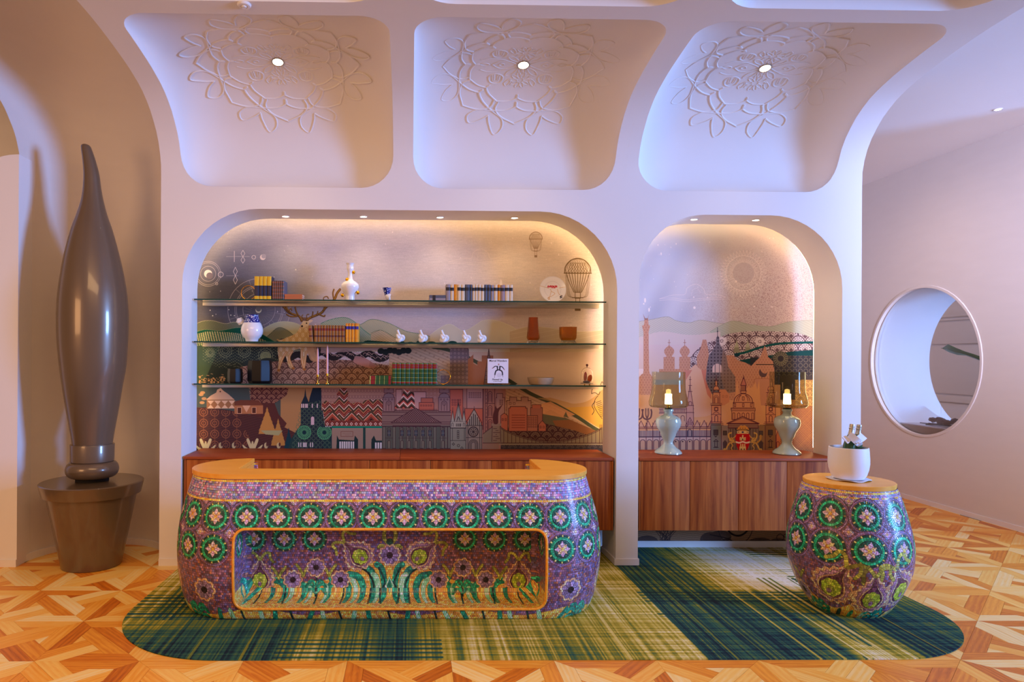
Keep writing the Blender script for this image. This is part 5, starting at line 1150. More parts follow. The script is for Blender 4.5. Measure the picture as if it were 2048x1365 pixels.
# right hand side: far wall with the round opening, its ceiling
XW = 6.27; oc = (8.41, 1.742); orad = .90
I, O = rr_pts(oc[0]-orad, oc[0]+orad, oc[1]-orad, oc[1]+orad, orad-.001, (6.1, 11.2, 0, 4.18), 14, 2)
n = len(I); vs = [Vector((XW, O[i][0]+(I[i][0]-O[i][0])*t, O[i][1]+(I[i][1]-O[i][1])*t)) for t in (0, 1) for i in range(n)]
vs += [Vector((XW+.03, p[0], p[1])) for p in I]
fs = [(j*n+i, j*n+(i+1) % n, (j+1)*n+(i+1) % n, (j+1)*n+i) for j in range(2) for i in range(n)]
wr = mesh('wall_right', vs, fs, M['wallcloth']); wr['kind'] = 'structure'
skirt('baseboard_far', [(XW, 11.0), (XW, 6.1)], .055)
box('ceiling', XR+.30, 8.5, 4.2, 11.2, 4.18, 4.24, M['plaster'])['kind'] = 'structure'
box('wall_far', 3.2, XW-.02, 11.1, 11.2, 0, 4.2, M['wallcloth'])['kind'] = 'structure'
def circ(r, n=64): return [(oc[0]+r*math.cos(2*PI*k/n), oc[1]+r*math.sin(2*PI*k/n)) for k in range(n)]
# round window: frame ring, white tunnel, ledge, glass
win = thing('window_1', 'large round opening with a pale frame in the right wall', 'window', (XW, oc[0], oc[1])); win['kind'] = 'structure'
vs = []; rs = [(orad, .03), (orad, -.010), (orad+.006, -.011), (orad+.030, -.009), (orad+.034, 0)]
for r, dx in rs: vs += [Vector((XW+dx, a, b)) for a, b in circ(r)]
fs = [(j*64+i, j*64+(i+1) % 64, (j+1)*64+(i+1) % 64, (j+1)*64+i) for j in range(len(rs)-1) for i in range(64)]
mesh('window_frame', vs, fs, M['wallcloth'], win, True, angle=.5)
vs = []
for dx in (.045, .3, .6, .80): vs += [Vector((XW+dx, a, b)) for a, b in circ(orad+.02)]
fs = [(j*64+i, j*64+(i+1) % 64, (j+1)*64+(i+1) % 64, (j+1)*64+i) for j in range(3) for i in range(64)]
mesh('tunnel', vs, fs, M['plaster'], win, True)
gp = [Vector((XW+.036, a, b)) for a, b in circ(orad+.015)]; gp += [p+Vector((.006, 0, 0)) for p in gp]
mesh('pane', gp, [tuple(range(64)), tuple(range(127, 63, -1))]+[(i, i+64, (i+1) % 64+64, (i+1) % 64) for i in range(64)], M['clear'], win)
# room beyond: panelled wall (boards with recessed joints), window patch
far = tag(box('wall_beyond', 9.3, 9.36, 6, 13, 0, 5, M['wallcloth']), kind='structure')
zz = [0, 1.02, 1.16, 2.02, 2.42, 2.48, 2.75, 2.98, 3.36, 3.41, 3.72, 4.2]
for i in range(len(zz)-1):
    if zz[i+1]-zz[i] < .03: continue
    tp = 1 if i % 2 else 0
    box('wall_panel', 9.26-.02*tp, 9.30, 6.1, 12.9, zz[i]+.012, zz[i+1]-.012, M['wallcloth'], far, .008)
wp = box('skylight', 9.22, 9.29, 11.25, 12.1, 3.28, 3.9, mat('sky_glass', srgb=(140, 190, 225), rough=.3, emit=s2l((150, 200, 235)), estr=.8), far)
area('beyond_fill', (8.3, 7.0, 3.6), (6.9, 9.4, 1.4), 1.2, 22, (.86, .80, 1.0))  # unseen fill light, added to brighten the tunnel and the room beyond

# ---------------------------------------------------------------- parquet
GX0, GY0, S6 = -.3563, 4.0171, .6
floor = box('floor', -6.5, 9.2, 1.5, 11.15, -.06, -.010, M['dark']); floor['kind'] = 'structure'
w6 = 1/6; q = w6*math.sqrt(2)
PZ = {
 'strip': [(0, 0), (1-q, 0), (1-q-w6, w6), (w6, w6)],
 'diag': [(w6, w6), (w6+q, w6), (1-w6, 1-w6-q), (1-w6, 1-w6)],
 'corner': [(1, 0), (1-q, 0), ((1-q+q)/2, (1-q-q)/2), ((1+q)/2, (1-q)/2)],
 'wedge': [(w6+q, w6), (1-q-w6, w6), (.5, .5-q)],
}
gl = {'strip': (1, 0), 'diag': (1, 1), 'corner': (-1, 1), 'wedge': (1, 0)}
def shrink(P, d):
    n = len(P); out = []
    ar_ = sum(P[i][0]*P[(i+1) % n][1]-P[(i+1) % n][0]*P[i][1] for i in range(n)); sg = 1 if ar_ > 0 else -1
    L = []
    for i in range(n):
        a, b = P[i], P[(i+1) % n]; dx, dy = b[0]-a[0], b[1]-a[1]; l = math.hypot(dx, dy); nx, ny = -dy/l*sg, dx/l*sg; L.append((a[0]+nx*d, a[1]+ny*d, dx, dy))
    for i in range(n):
        a = L[i-1]; b = L[i]; den = a[2]*b[3]-a[3]*b[2]; t = ((b[0]-a[0])*b[3]-(b[1]-a[1])*b[2])/den; out.append((a[0]+a[2]*t, a[1]+a[3]*t))
    return out
def plank_geo(P, dirv):
    l = math.hypot(*dirv); dx, dy = dirv[0]/l, dirv[1]/l; A = shrink([(x*S6, y*S6) for x, y in P], .0007); n = len(A)
    vs = [(x, y, -.012) for x, y in A]+[(x, y, 0) for x, y in A]; uv = [(x*dx+y*dy, -x*dy+y*dx) for x, y in A]*2
    ar_ = sum(A[i][0]*A[(i+1) % n][1]-A[(i+1) % n][0]*A[i][1] for i in range(n))
    top = tuple(range(n, 2*n)); top = top if ar_ > 0 else top[::-1]
    fs = [top]+[(i, (i+1) % n, (i+1) % n+n, i+n) if ar_ > 0 else (i+n, (i+1) % n+n, (i+1) % n, i) for i in range(n)]
    return vs, fs, uv
# all fourteen pieces of a panel: the base shape under the symmetries of the square that keep the even diagonal
syms = {'strip': [lambda x, y: (x, y), lambda x, y: (y, x), lambda x, y: (1-x, 1-y), lambda x, y: (1-y, 1-x)], 'diag': [lambda x, y: (x, y), lambda x, y: (y, x)],
        'corner': [lambda x, y: (x, y), lambda x, y: (1-y, 1-x), lambda x, y: (y, x), lambda x, y: (1-x, 1-y)], 'wedge': [lambda x, y: (x, y), lambda x, y: (y, x), lambda x, y: (1-x, 1-y), lambda x, y: (1-y, 1-x)]}
pieces = []
for kind, fl in syms.items():
    for f_ in fl:
        P = [f_(*p) for p in PZ[kind]]; o0 = f_(0, 0); o1 = f_(*gl[kind]); dv = (o1[0]-o0[0], o1[1]-o0[1])
        for mir in (0, 1):
            Q = [((1-x) if mir else x, y) for x, y in P]; d2 = (-dv[0] if mir else dv[0], dv[1]); vs, fs, uv = plank_geo(Q, d2)
            me = bpy.data.meshes.new('parquet_block'); me.from_pydata(vs, [], fs); Lv = me.uv_layers.new(name='uv'); idx = np.empty(len(me.loops), np.int32); me.loops.foreach_get('vertex_index', idx)
            Lv.data.foreach_set('uv', np.asarray(uv, np.float32)[idx].ravel()); me.materials.append(M['oak']); pieces.append((mir, Q, me, vs, fs, uv))
RX0, RX1, RY0, RY1, RR = -1.92, 3.685, 4.018, 6.395, .80     # rug outline
def inrug(x, y, mrg=.03):
    if not (RX0+mrg < x < RX1-mrg and RY0+mrg < y < RY1): return False
    for cx in (RX0+RR, RX1-RR):
        if (x < cx if cx < 0 else x > cx) and y < RY0+RR: return math.hypot(x-cx, y-RY0-RR) < RR-mrg
    return True
cand = []
for i in range(-10, 14):
    for j in range(-3, 12):
        ox, oy = GX0+i*S6, GY0+j*S6
        for (mir, Q, me, vs, fs, uv) in pieces:
            if mir != ((i+j) % 2): continue
            W_ = [(ox+x*S6, oy+y*S6) for x, y in Q]
            if all(inrug(*p) for p in W_): continue
            cx = sum(p[0] for p in W_)/len(W_); cy = sum(p[1] for p in W_)/len(W_)
            if XL+.02 < cx < XR and cy > YW+.1 and cx > -1.8: continue
            if cx < -3.3 and cy > 5.95: continue
            if cy > 6.6 and cx < XR+.1: continue
            if cx > XW+.05: continue
            pr = [proj((p[0], p[1], 0)) for p in W_]
            if max(p[0] for p in pr) < -260 or min(p[0] for p in pr) > 2300 or min(p[1] for p in pr) > 1500: continue
            ar_ = abs(sum(pr[k][0]*pr[(k+1) % len(pr)][1]-pr[(k+1) % len(pr)][0]*pr[k][1] for k in range(len(pr))))/2
            vis = any(-5 < p[0] < 2053 and p[1] < 1370 for p in pr)
            cand.append((ar_ if vis else 0, ox, oy, me, vs, fs, uv))
cand.sort(key=lambda t: -t[0])
for (a_, ox, oy, me, vs, fs, uv) in cand[:300]:
    o = bpy.data.objects.new('parquet_block', me); o.location = (ox, oy, random.uniform(-.0003, .0003)); o.parent = floor; C.objects.link(o)
V = []; Fc = []; U = []
for (a_, ox, oy, me, vs, fs, uv) in cand[300:]:
    b = len(V); V += [(x+ox, y+oy, z) for x, y, z in vs]; Fc += [tuple(k+b for k in f) for f in fs]; U += uv
o = mesh('parquet_field', V, Fc, M['oak'], floor, False, U); o['kind'] = 'stuff'

# ---------------------------------------------------------------- carpet
def rug_image():
    w, h = 1900, 810; X, Y = np.meshgrid(np.linspace(RX0, RX1, w), np.linspace(RY1, RY0, h))
    xs = [-1.92, -1.55, -1.2, -.78, -.70, -.56, -.05, .05, .55, 1.0, 1.38, 1.62, 1.74, 1.78, 2.3, 2.62, 2.72, 2.98, 3.08, 3.7]
    front = [.20, .16, .16, .18, .62, .62, .32, .62, .66, .40, .62, .72, .60, .20, .22, .28, .78, .72, .16, .24]
    midl = [.60, .46, .36, .16, .24, .24, .20, .44, .60, .62, .66, .60, .62, .26, .24, .22, .36, .44, .22, .28]
    back = [.72, .62, .60, .55, .60, .60, .62, .70, .74, .72, .70, .66, .60, .18, .50, .92, 1.0, 1.02, .98, .80]
    ys = [4.0, 4.35, 4.75, 5.1, 5.3, 5.6, 6.4]
    rows = [front, [a*.6+b*.4 for a, b in zip(front, midl)], midl, [.4*a+.6*b for a, b in zip(back, midl)], back, back, [v*.94 for v in back]]
    R_ = np.array([np.interp(X[0], xs, r_) for r_ in rows]); jx = (vnoise(h, w, 5, 61, 160)-.5)
    yy = Y+.10*(vnoise(h, w, 9, 62, 500)-.5)
    iy = np.interp(yy, ys, np.arange(7)); i0 = np.clip(iy.astype(int), 0, 5); f = iy-i0; f = f*f*(3-2*f)
    col = np.arange(w)[None].repeat(h, 0); v = R_[i0, col]*(1-f)+R_[i0+1, col]*f
    vs_ = vnoise(h, w, 3.2, 71, 260)-.5; vs2 = vnoise(h, w, 11, 72, 400)-.5; hs_ = vnoise(h, w, 300, 73, 3.0)-.5; hs2 = vnoise(h, w, 420, 74, 9)-.5
    v = v+.34*vs_+.22*vs2+.26*hs_+.16*hs2
    # crisp warp and weft stripes
    def st(a, p, wd): return ((a/p) % 1) < wd
    m1 = (((X+.004*jx)/.047 % 1) < .5) & (vnoise(h, w, 46, 81, 500) > .36) & (((X < -1.15) & (Y > 4.62)) | ((X > 1.78) & (X < 2.28)) | ((X > 2.62) & (X < 3.3) & (Y < 5.5)))
    v = np.where(m1, v*.45, v)
    m2 = (((Y+.006*hs_)/.062 % 1) < .45) & (vnoise(h, w, 600, 82, 30) > .38) & (((X < -.8) & (Y > 4.66) & (Y < 5.1)) | ((X > -.8) & (X < .2) & (Y < 4.3)) | ((X > 1.7) & (X < 3.0) & (Y > 4.6) & (Y < 5.2)) | ((X > 3.05) & (Y > 5.35)))
    v = np.where(m2, v*.46, v)
    for x0, wd, val in ((1.765, .03, .05), (1.70, .012, .8), (2.42, .015, .85), (2.56, .02, .9), (2.70, .015, .95), (2.86, .02, .9), (3.22, .012, .8), (1.93, .012, .6), (2.12, .014, .55), (-.98, .014, .62), (-1.28, .016, .6), (.86, .012, .8), (1.30, .016, .82)):
        m = np.abs(X-x0+.006*vs_) < wd/2; v = np.where(m, v*.35+val*.65, v)
    v = np.clip(v+.05*(vnoise(h, w, 1.6, 75)-.5), 0, 1)
    stops = [(0, (30, 38, 52)), (.12, (36, 62, 66)), (.26, (50, 94, 80)), (.40, (92, 112, 60)), (.54, (150, 140, 44)), (.68, (196, 176, 76)), (.82, (222, 208, 142)), (1, (236, 230, 210))]
    out = np.zeros((h, w, 3))
    for c_ in range(3): out[..., c_] = np.interp(v, [s[0] for s in stops], [s[1][c_]/255 for s in stops])
    out *= (1+.12*(vnoise(h, w, 1.5, 76)-.5))[..., None]
    return out
mr = imgmat('woven_carpet', rug_image(), .95, .1)
_b = BS(mr); _n = N(mr, 'ShaderNodeTexNoise'); _n.inputs['Scale'].default_value = 420; _tc = N(mr, 'ShaderNodeTexCoord'); Lk(mr, _tc.outputs['Object'], _n.inputs['Vector']); _bp = N(mr, 'ShaderNodeBump'); _bp.inputs['Strength'].default_value = .5; _bp.inputs['Distance'].default_value = .002; Lk(mr, _n.outputs[0], _bp.inputs['Height']); Lk(mr, _bp.outputs[0], _b.inputs['Normal'])
out = []
for cx, a0 in ((RX1-RR, 0), (RX0+RR, 1)):
    an = np.linspace(0, -PI/2, 20) if a0 == 0 else np.linspace(-PI/2, -PI, 20)
    out += [(cx+RR*math.cos(a), RY0+RR+RR*math.sin(a)) for a in an]
out = [(1.742, RY1), (1.742, 5.828), (1.940, 5.828), (1.940, RY1), (3.675, RY1)]+[(3.675, 5.9)]+out+[(-1.905, 5.9), (-1.905, RY1)]
n = len(out); vs = [(x, y, .001) for x, y in out]+[(x, y, .007) for x, y in out]; uv = [((x-RX0)/(RX1-RX0), (y-RY0)/(RY1-RY0)) for x, y in out]*2
rug = mesh('rug', vs, [tuple(range(n)), tuple(range(2*n-1, n-1, -1))]+[(i, i+n, (i+1) % n+n, (i+1) % n) for i in range(n)], mr, None, False, uv)
tag(rug, 'green and yellow plaid carpet with rounded ends under the mosaic desk and barrel', 'rug')
# ---------------------------------------------------------------- reception desk
def glassmosaic(name, tb):
    return imgmat(name, tb[0], .30, .5, coat=.08, bumpd=.0012, bumparr=tb[1])
DCX0, DCX1, DCY = -1.181, .9006, 5.02
DXC = (DCX0+DCX1)/2; DHL = (DCX1-DCX0)/2
dprof = [(p[1], p[0]) for p in cr([(.930, .364), (.80, .402), (.66, .443), (.55, .462), (.44, .472), (.30, .468), (.20, .456), (.12, .438), (.06, .420), (.015, .400), (0, .385)], 4)]   # (R, z)
dlen = [0.]
for a, b in zip(dprof, dprof[1:]): dlen.append(dlen[-1]+math.hypot(a[0]-b[0], a[1]-b[1]))
def dR(z): return float(np.interp(z, [p[1] for p in dprof][::-1], [p[0] for p in dprof][::-1]))
def dS(z): return float(np.interp(z, [p[1] for p in dprof][::-1], dlen[::-1]))
MD = glassmosaic('desk_mosaic', mosaic_desk()); MRc = glassmosaic('recess_mosaic', mosaic_recess())
MRc.node_tree.nodes['Principled BSDF'].inputs['Roughness'].default_value = .26
desk = thing('reception_desk', 'long rounded reception desk clad in purple and green flower mosaic under an oak top', 'desk', (DXC, DCY, .007))
ZD = .007
def duv(u, s): return ((u+2.66)/5.32, 1-s/1.12)
vs = []; fs = []; uv = []
def dgrid(rows):
    b = len(vs); nu = len(rows[0])
    for r in rows:
        for p, t in r: vs.append(p); uv.append(t)
    for j in range(len(rows)-1):
        for i in range(nu-1): fs.append((b+j*nu+i, b+(j+1)*nu+i, b+(j+1)*nu+i+1, b+j*nu+i+1))
for side in (-1, 1):                     # the two round ends, out to the back
    rows = []
    cx = DCX1 if side > 0 else DCX0
    for (R, z), s in zip(dprof, dlen):
        row = []
        for k in range(33):
            a = -PI/2+side*PI*k/32; row.append((Vector((cx+R*math.cos(a)*(1 if side > 0 else 1), DCY+R*math.sin(a), z+ZD)), duv(side*(DHL+.44*abs(a+PI/2)), s)))
        rows.append(row if side > 0 else row[::-1])
    dgrid(rows)
# back skin, low between the arms
rows = [[(Vector((DCX1+(DCX0-DCX1)*k/12, DCY+R, z+ZD)), duv(-2.6+.05*k, s)) for k in range(13)] for (R, z), s in zip(dprof, dlen) if z < .72]
dgrid(rows)
# front skin with the rounded knee recess
oz0, oz1 = .083, .618; ox0 = atY(467, 1140, 4.56).x; ox1 = atY(1093, 1140, 4.56).x
I, O = rr_pts(ox0, ox1, oz0, oz1, .075, (DCX0, DCX1, .0, .93), 8, 26)
n = len(I); b = len(vs); K = 16
for t in np.linspace(0, 1, K):
    for i in range(n):
        x = O[i][0]+(I[i][0]-O[i][0])*t; z = O[i][1]+(I[i][1]-O[i][1])*t; vs.append(Vector((x, DCY-dR(z), z+ZD))); uv.append(duv(x-DXC, dS(z)))
for j in range(K-1):
    for i in range(n): fs.append((b+j*n+i, b+j*n+(i+1) % n, b+(j+1)*n+(i+1) % n, b+(j+1)*n+i))
body_ = mesh('mosaic_body', vs, fs, MD, desk, True, uv, angle=.9)
# recess lining: side ring + back panel
YB_ = 4.86
def ruv(x, z, extra=0): return ((x-DXC+1.42)/2.84, 1-((.618-z)+extra)/.84)
vs = []; uv = []; n = len(I); cxr, czr = (ox0+ox1)/2, (oz0+oz1)/2
K = 9
for j in range(K):
    t = j/(K-1)
    for (x, z) in I:
        yf = DCY-dR(z); rr = .05
        if t < .7: y = yf+(YB_-rr-yf)*t/.7; ins = 0
        else: a = (t-.7)/.3*PI/2; y = YB_-rr+rr*math.sin(a); ins = rr*(1-math.cos(a))
        X_ = x-(x-cxr)/abs(x-cxr+1e-9)*ins*(1 if abs(abs(x-cxr)-(ox1-ox0)/2) < .08 else 0); Z_ = z-(z-czr)/abs(z-czr+1e-9)*ins*(1 if abs(abs(z-czr)-(oz1-oz0)/2) < .08 else 0)
        vs.append(Vector((X_, y, Z_+ZD)))
        lowp = max(0, 1-(z-oz0)/.05)
        sd_ = max(-1, min(1, (x-cxr)/.001)) if abs(x-cxr) > (ox1-ox0)/2-.03 else 0
        uv.append(ruv(x+sd_*(YB_-y), z, (YB_-y)*lowp if lowp > 0 else 0))
fs = [(j*n+i, (j+1)*n+i, (j+1)*n+(i+1) % n, j*n+(i+1) % n) for j in range(K-1) for i in range(n)]
lin_ = mesh('recess_lining', vs, fs, MRc, desk, True, uv, angle=.9)
rim_ = vs[-n:]; cen = [Vector((cxr+(p.x-cxr)*.97, YB_+.0005, czr+ZD+(p.z-czr-ZD)*.94)) for p in rim_]
vs = rim_+[Vector((p.x, p.y, p.z)) for p in cen]; uv = [ruv(p.x, p.z-ZD) for p in vs]
mesh('recess_panel', vs, [(i, i+n, (i+1) % n+n, (i+1) % n) for i in range(n)]+[tuple(range(n, 2*n))], MRc, lin_, False, uv)
# gold tesserae edging the opening
pts = []
for (x, z) in I: pts.append(Vector((x, DCY-dR(z)-.002, z+ZD)))
gm = mat('gold_tesserae', srgb=(250, 166, 44), rough=.35); _t = N(gm, 'ShaderNodeTexVoronoi'); _t.inputs['Scale'].default_value = 70; _c = N(gm, 'ShaderNodeTexCoord'); Lk(gm, _c.outputs['Object'], _t.inputs['Vector']); _r = ramp(gm, _t.outputs['Color'], [(0, (246, 140, 20)), (1, (255, 190, 70))]); Lk(gm, _r.outputs[0], BS(gm).inputs['Base Color'])
tube('gold_edging', pts, .0095, gm, body_, 8, True, loc=None)
# oak top, U-shaped, and what lies inside the arms
def stadium(R, a0, a1, cx, n=24): return [(cx+R*math.cos(a), DCY+R*math.sin(a)) for a in np.linspace(a0, a1, n)]
zi0, zi1 = .930+ZD, .962+ZD; ix0, ix1, iy = -1.207, .932, 4.905
P = [(ix1, iy), (ix0, iy)]+stadium(.375, PI-math.acos((DCX0-ix0)/.375), PI+PI/2, DCX0)+stadium(.375, -PI/2, math.acos((ix1-DCX1)/.375), DCX1)
n = len(P); bm = bmesh.new(); bot = [bm.verts.new((x, y, zi0)) for x, y in P]; top = [bm.verts.new((x, y, zi1)) for x, y in P]
bm.faces.new(bot); ft = bm.faces.new(top)
for i in range(n): bm.faces.new((bot[i], bot[(i+1) % n], top[(i+1) % n], top[i]))
bmesh.ops.recalc_face_normals(bm, faces=bm.faces)
bmesh.ops.bevel(bm, geom=[e for e in bm.edges if abs(e.verts[0].co.z-e.verts[1].co.z) < 1e-6], offset=.003, segments=2, affect='EDGES')
frombm('countertop', bm, M['top_oak'], desk, True, angle=.5)
box('arm_panel', ix0-.018, ix0, iy, DCY+.365, .72, zi0, M['top_oak'], desk, .002); box('arm_panel', ix1, ix1+.018, iy, DCY+.365, .72, zi0, M['top_oak'], desk, .002)
box('work_surface', ix0-.01, ix1+.01, iy-.02, DCY+.36, .72, .745, M['top_oak'], desk, .003); box('front_panel', ix0, ix1, iy-.02, iy-.002, .745, zi0, M['top_oak'], desk, .002)

# ---------------------------------------------------------------- barrel table
BX, BY = 3.113, 4.862
bprof = [(p[1], p[0]) for p in cr([(.001, .225), (.02, .243), (.06, .272), (.13, .312), (.20, .345), (.30, .378), (.40, .390), (.50, .389), (.60, .370), (.70, .345), (.80, .315), (.872, .288)], 4)]
blen = [0.]
for a, b in zip(bprof, bprof[1:]): blen.append(blen[-1]+math.hypot(a[0]-b[0], a[1]-b[1]))
barrel = thing('barrel_table', 'round barrel-shaped side table of purple flower mosaic with an oak disc top', 'side table', (BX, BY, ZD))
vs = []; uv = []; nk = 72
for (R, z), l in zip(bprof, blen):
    for k in range(nk+1):
        a = -PI*.5-.565-PI+2*PI*k/nk; vs.append(Vector((BX+R*math.cos(a), BY+R*math.sin(a), z+ZD))); uv.append((k/nk, 1-(blen[-1]-l)/1.12))
fs = [(j*(nk+1)+k, j*(nk+1)+k+1, (j+1)*(nk+1)+k+1, (j+1)*(nk+1)+k) for j in range(len(bprof)-1) for k in range(nk)]
mesh('mosaic_body', vs, fs, glassmosaic('barrel_mosaic', mosaic_barrel()), barrel, True, uv, angle=.9)
lathe('oak_disc', [(.27, .868+ZD), (.284, .871+ZD), (.286, .899+ZD), (.282, .903+ZD)], (BX, BY), M['top_oak'], barrel, 64)

# champagne cooler, bottles, napkins
ZB = .903+ZD
nap = []; nn = 48
for j, rr in enumerate((.0, .10, .128)):
    for k in range(nn):
        a = 2*PI*k/nn; q = rr*(1+(.13*abs(math.cos(2*a+.5))**3 if j == 2 else 0)); nap.append(Vector((BX+q*math.cos(a), BY+q*math.sin(a), ZB+.004+(.006+.004*math.sin(5*a) if j == 2 else 0))))
fs = [(j*nn+k, j*nn+(k+1) % nn, (j+1)*nn+(k+1) % nn, (j+1)*nn+k) for j in range(2) for k in range(nn)]
up_ = len(nap); nap2 = nap+[p-Vector((0, 0, .0035)) for p in nap]; fs2 = fs+[tuple(i+up_ for i in f[::-1]) for f in fs]+[(2*nn+k, 2*nn+k+up_, 2*nn+(k+1) % nn+up_, 2*nn+(k+1) % nn) for k in range(nn)]
M['linen'] = noise_vary(mat('white_linen', srgb=(240, 240, 246), rough=.85), 20, .02, .3, 300)
o = mesh('napkin', nap2, fs2, M['linen'], None, True, loc=(BX, BY, ZB)); tag(o, 'white folded napkin spread under the white pot on the barrel table', 'napkin')
bowl = thing('champagne_cooler', 'white ceramic pot holding two champagne bottles on the barrel table', 'pot', (BX, BY, ZB+.006))
zz = ZB+.008
lathe('bowl', [(.082, zz), (.095, zz+.004), (.112, zz+.03), (.124, zz+.07), (.1295, zz+.11), (.129, zz+.15), (.126, zz+.20), (.124, zz+.222), (.119, zz+.224), (.117, zz+.21), (.118, zz+.12), (.10, zz+.03), (.0, zz+.012)], (BX, BY), M['white_matte'], bowl, 56)
M['foil'] = noise_vary(mat('silver_foil', srgb=(196, 188, 168), rough=.35, metal=.7), 60, .2); M['bottle'] = mat('green_bottle_glass', srgb=(40, 84, 50), rough=.12, coat=.4)
def bottle(base, tip, lab, grp):
    t = thing('champagne_bottle', lab, 'bottle', base, grp); b = Vector(base); d = (Vector(tip)-b); L = d.length; d.normalize()
    q = Vector((0, 0, 1)).rotation_difference(d)
    def rl(name, pr, m_):
        vs_ = []; fs_ = []; n_ = 24
        for r_, h in pr:
            for k in range(n_): vs_.append(b+q @ Vector((r_*math.cos(2*PI*k/n_), r_*math.sin(2*PI*k/n_), h)))
        for j in range(len(pr)-1): fs_ += [(j*n_+k, j*n_+(k+1) % n_, (j+1)*n_+(k+1) % n_, (j+1)*n_+k) for k in range(n_)]
        fs_ += [tuple(range(n_-1, -1, -1)), tuple((len(pr)-1)*n_+k for k in range(n_))]
        return mesh(name, vs_, fs_, m_, t, True, angle=.8)
    rl('glass_body', [(.036, 0), (.0395, .006), (.0395, .19), (.038, .225), (.031, .262), (.019, .296)], M['bottle'])
    rl('foil', [(.0193, .294), (.016, L-.05), (.0155, L-.036), (.0175, L-.034), (.0175, L-.026), (.0155, L-.024), (.017, L-.01), (.015, L), (.004, L+.002)], M['foil'])
bt = atY(1704.5, 849, BY); bt2 = atY(1718.5, 850, BY+.02)
bottle((BX-.030, BY-.01, zz+.016), (bt.x, bt.y, bt.z), 'champagne bottle with silver foil neck, the left one in the white pot', 'champagne bottles in the white pot')
bottle((BX+.045, BY+.03, zz+.016), (bt2.x, bt2.y, bt2.z), 'champagne bottle with silver foil neck, the right one in the white pot', 'champagne bottles in the white pot')
# napkin tied round both necks
nk_ = thing('tied_napkin', 'white napkin tied around the necks of the two champagne bottles', 'napkin', (BX, BY-.02, zz+.25))
def ribbon(name, pts, w, t_=.004, parent=nk_, m_=None):
    pts = [Vector(p) for p in pts]; vs_ = []; 
    for i, p in enumerate(pts):
        tt = (pts[min(i+1, len(pts)-1)]-pts[max(0, i-1)]).normalized(); vw = Vector((math.sin(.55), math.cos(.55), -.1)); sd = tt.cross(vw).normalized(); ww = w[i]/2
        for a, bb in ((-1, -1), (1, -1), (1, 1), (-1, 1)): vs_.append(p+sd*(a*ww)+vw*(bb*t_/2+.004*math.cos(a*2+i)))
    n_ = len(pts); fs_ = [(i*4+k, i*4+(k+1) % 4, (i+1)*4+(k+1) % 4, (i+1)*4+k) for i in range(n_-1) for k in range(4)]+[(3, 2, 1, 0), tuple((n_-1)*4+k for k in range(4))]
    return mesh(name, vs_, fs_, m_ or M['linen'], parent, True, angle=1)
A = lambda px, py, dy=-.055: atY(px, py, BY+dy)
ribbon('wrap', cr([A(1698, 870), A(1706, 876, -.065), A(1714, 883, -.07), A(1719, 887, -.06)], 4), [.050]*13)
ribbon('wrap', cr([A(1728, 872, -.02), A(1722, 877, -.05), A(1714, 881, -.06), A(1710, 884, -.06)], 4), [.052]*13)
ribbon('tail', cr([A(1714, 884), A(1716, 889), A(1719, 893)], 4), [.042, .042, .04, .036, .034, .03, .024, .02, .014]); ribbon('tail', cr([A(1716, 884), A(1720, 887), A(1724, 890)], 4), [.042, .042, .04, .036, .034, .03, .024, .02, .014])
ribbon('tail', cr([A(1697, 876), A(1692, 880), A(1689, 882)], 4), [.04, .044, .05, .054, .056, .056, .056, .054, .05])

# ---------------------------------------------------------------- cabinets
YC = 5.862
def cabinet(x0, x1, edges, lab, grp=None):
    t = thing('wall_cabinet', lab, 'cabinet', ((x0+x1)/2, 6.12, .294))
    box('carcass', x0, x1, YC+.02, 6.385, .296, .880, M['dark'], t)
    xs = [x0]+edges+[x1]
    for i in range(len(xs)-1):
        box('door' if .3 < xs[i+1]-xs[i] else 'filler', xs[i]+.0018, xs[i+1]-.0018, YC, YC+.02, .294, .884, M['walnut'], t, .0015)
    return t
cabinet(-1.906, 1.733, [-1.8853, -1.3735, -.8581, -.3413, .1750, .6928, 1.2120, 1.7150], 'long wall-hung walnut cabinet behind the reception desk')
cabinet(1.949, 3.661, [1.9672, 2.3881, 2.8048, 3.2224, 3.641], 'shorter wall-hung walnut cabinet under the two table lamps')
xj = atY(800, 910, 5.9).x
for (a, b_, lab) in ((-1.906, xj-.0012, 'left half of the walnut worktop on the long cabinet'), (xj+.0012, 1.733, 'right half of the walnut worktop on the long cabinet'), (1.949, 3.661, 'walnut worktop carrying the two table lamps')):
    o = box('worktop', a, b_, YC-.012, 6.385, .889, .913, M['walnut_top'], None, .002, loc=((a+b_)/2, 6.1, .889)); tag(o, lab, 'worktop')
ZT = .913
# ---------------------------------------------------------------- glass shelves
ZS = [2.262, 1.890, 1.518]
for z, nm in zip(ZS, ('top', 'middle', 'lowest')):
    t = thing('glass_shelf', nm+' long glass shelf across the wide mural', 'shelf', (-.08, 6.25, z-.01), 'glass shelves in the wide niche')
    box('glass_pane', -1.902, 1.73, 6.106, 6.385, z-.010, z, M['glass'], t)
    box('polished_edge', -1.902, 1.73, 6.100, 6.1055, z-.011, z+.0005, M['glass_edge'], t)
    box('light_profile', -1.895, 1.728, 6.325, 6.392, z-.044, z-.0115, M['alu'], t, .003)
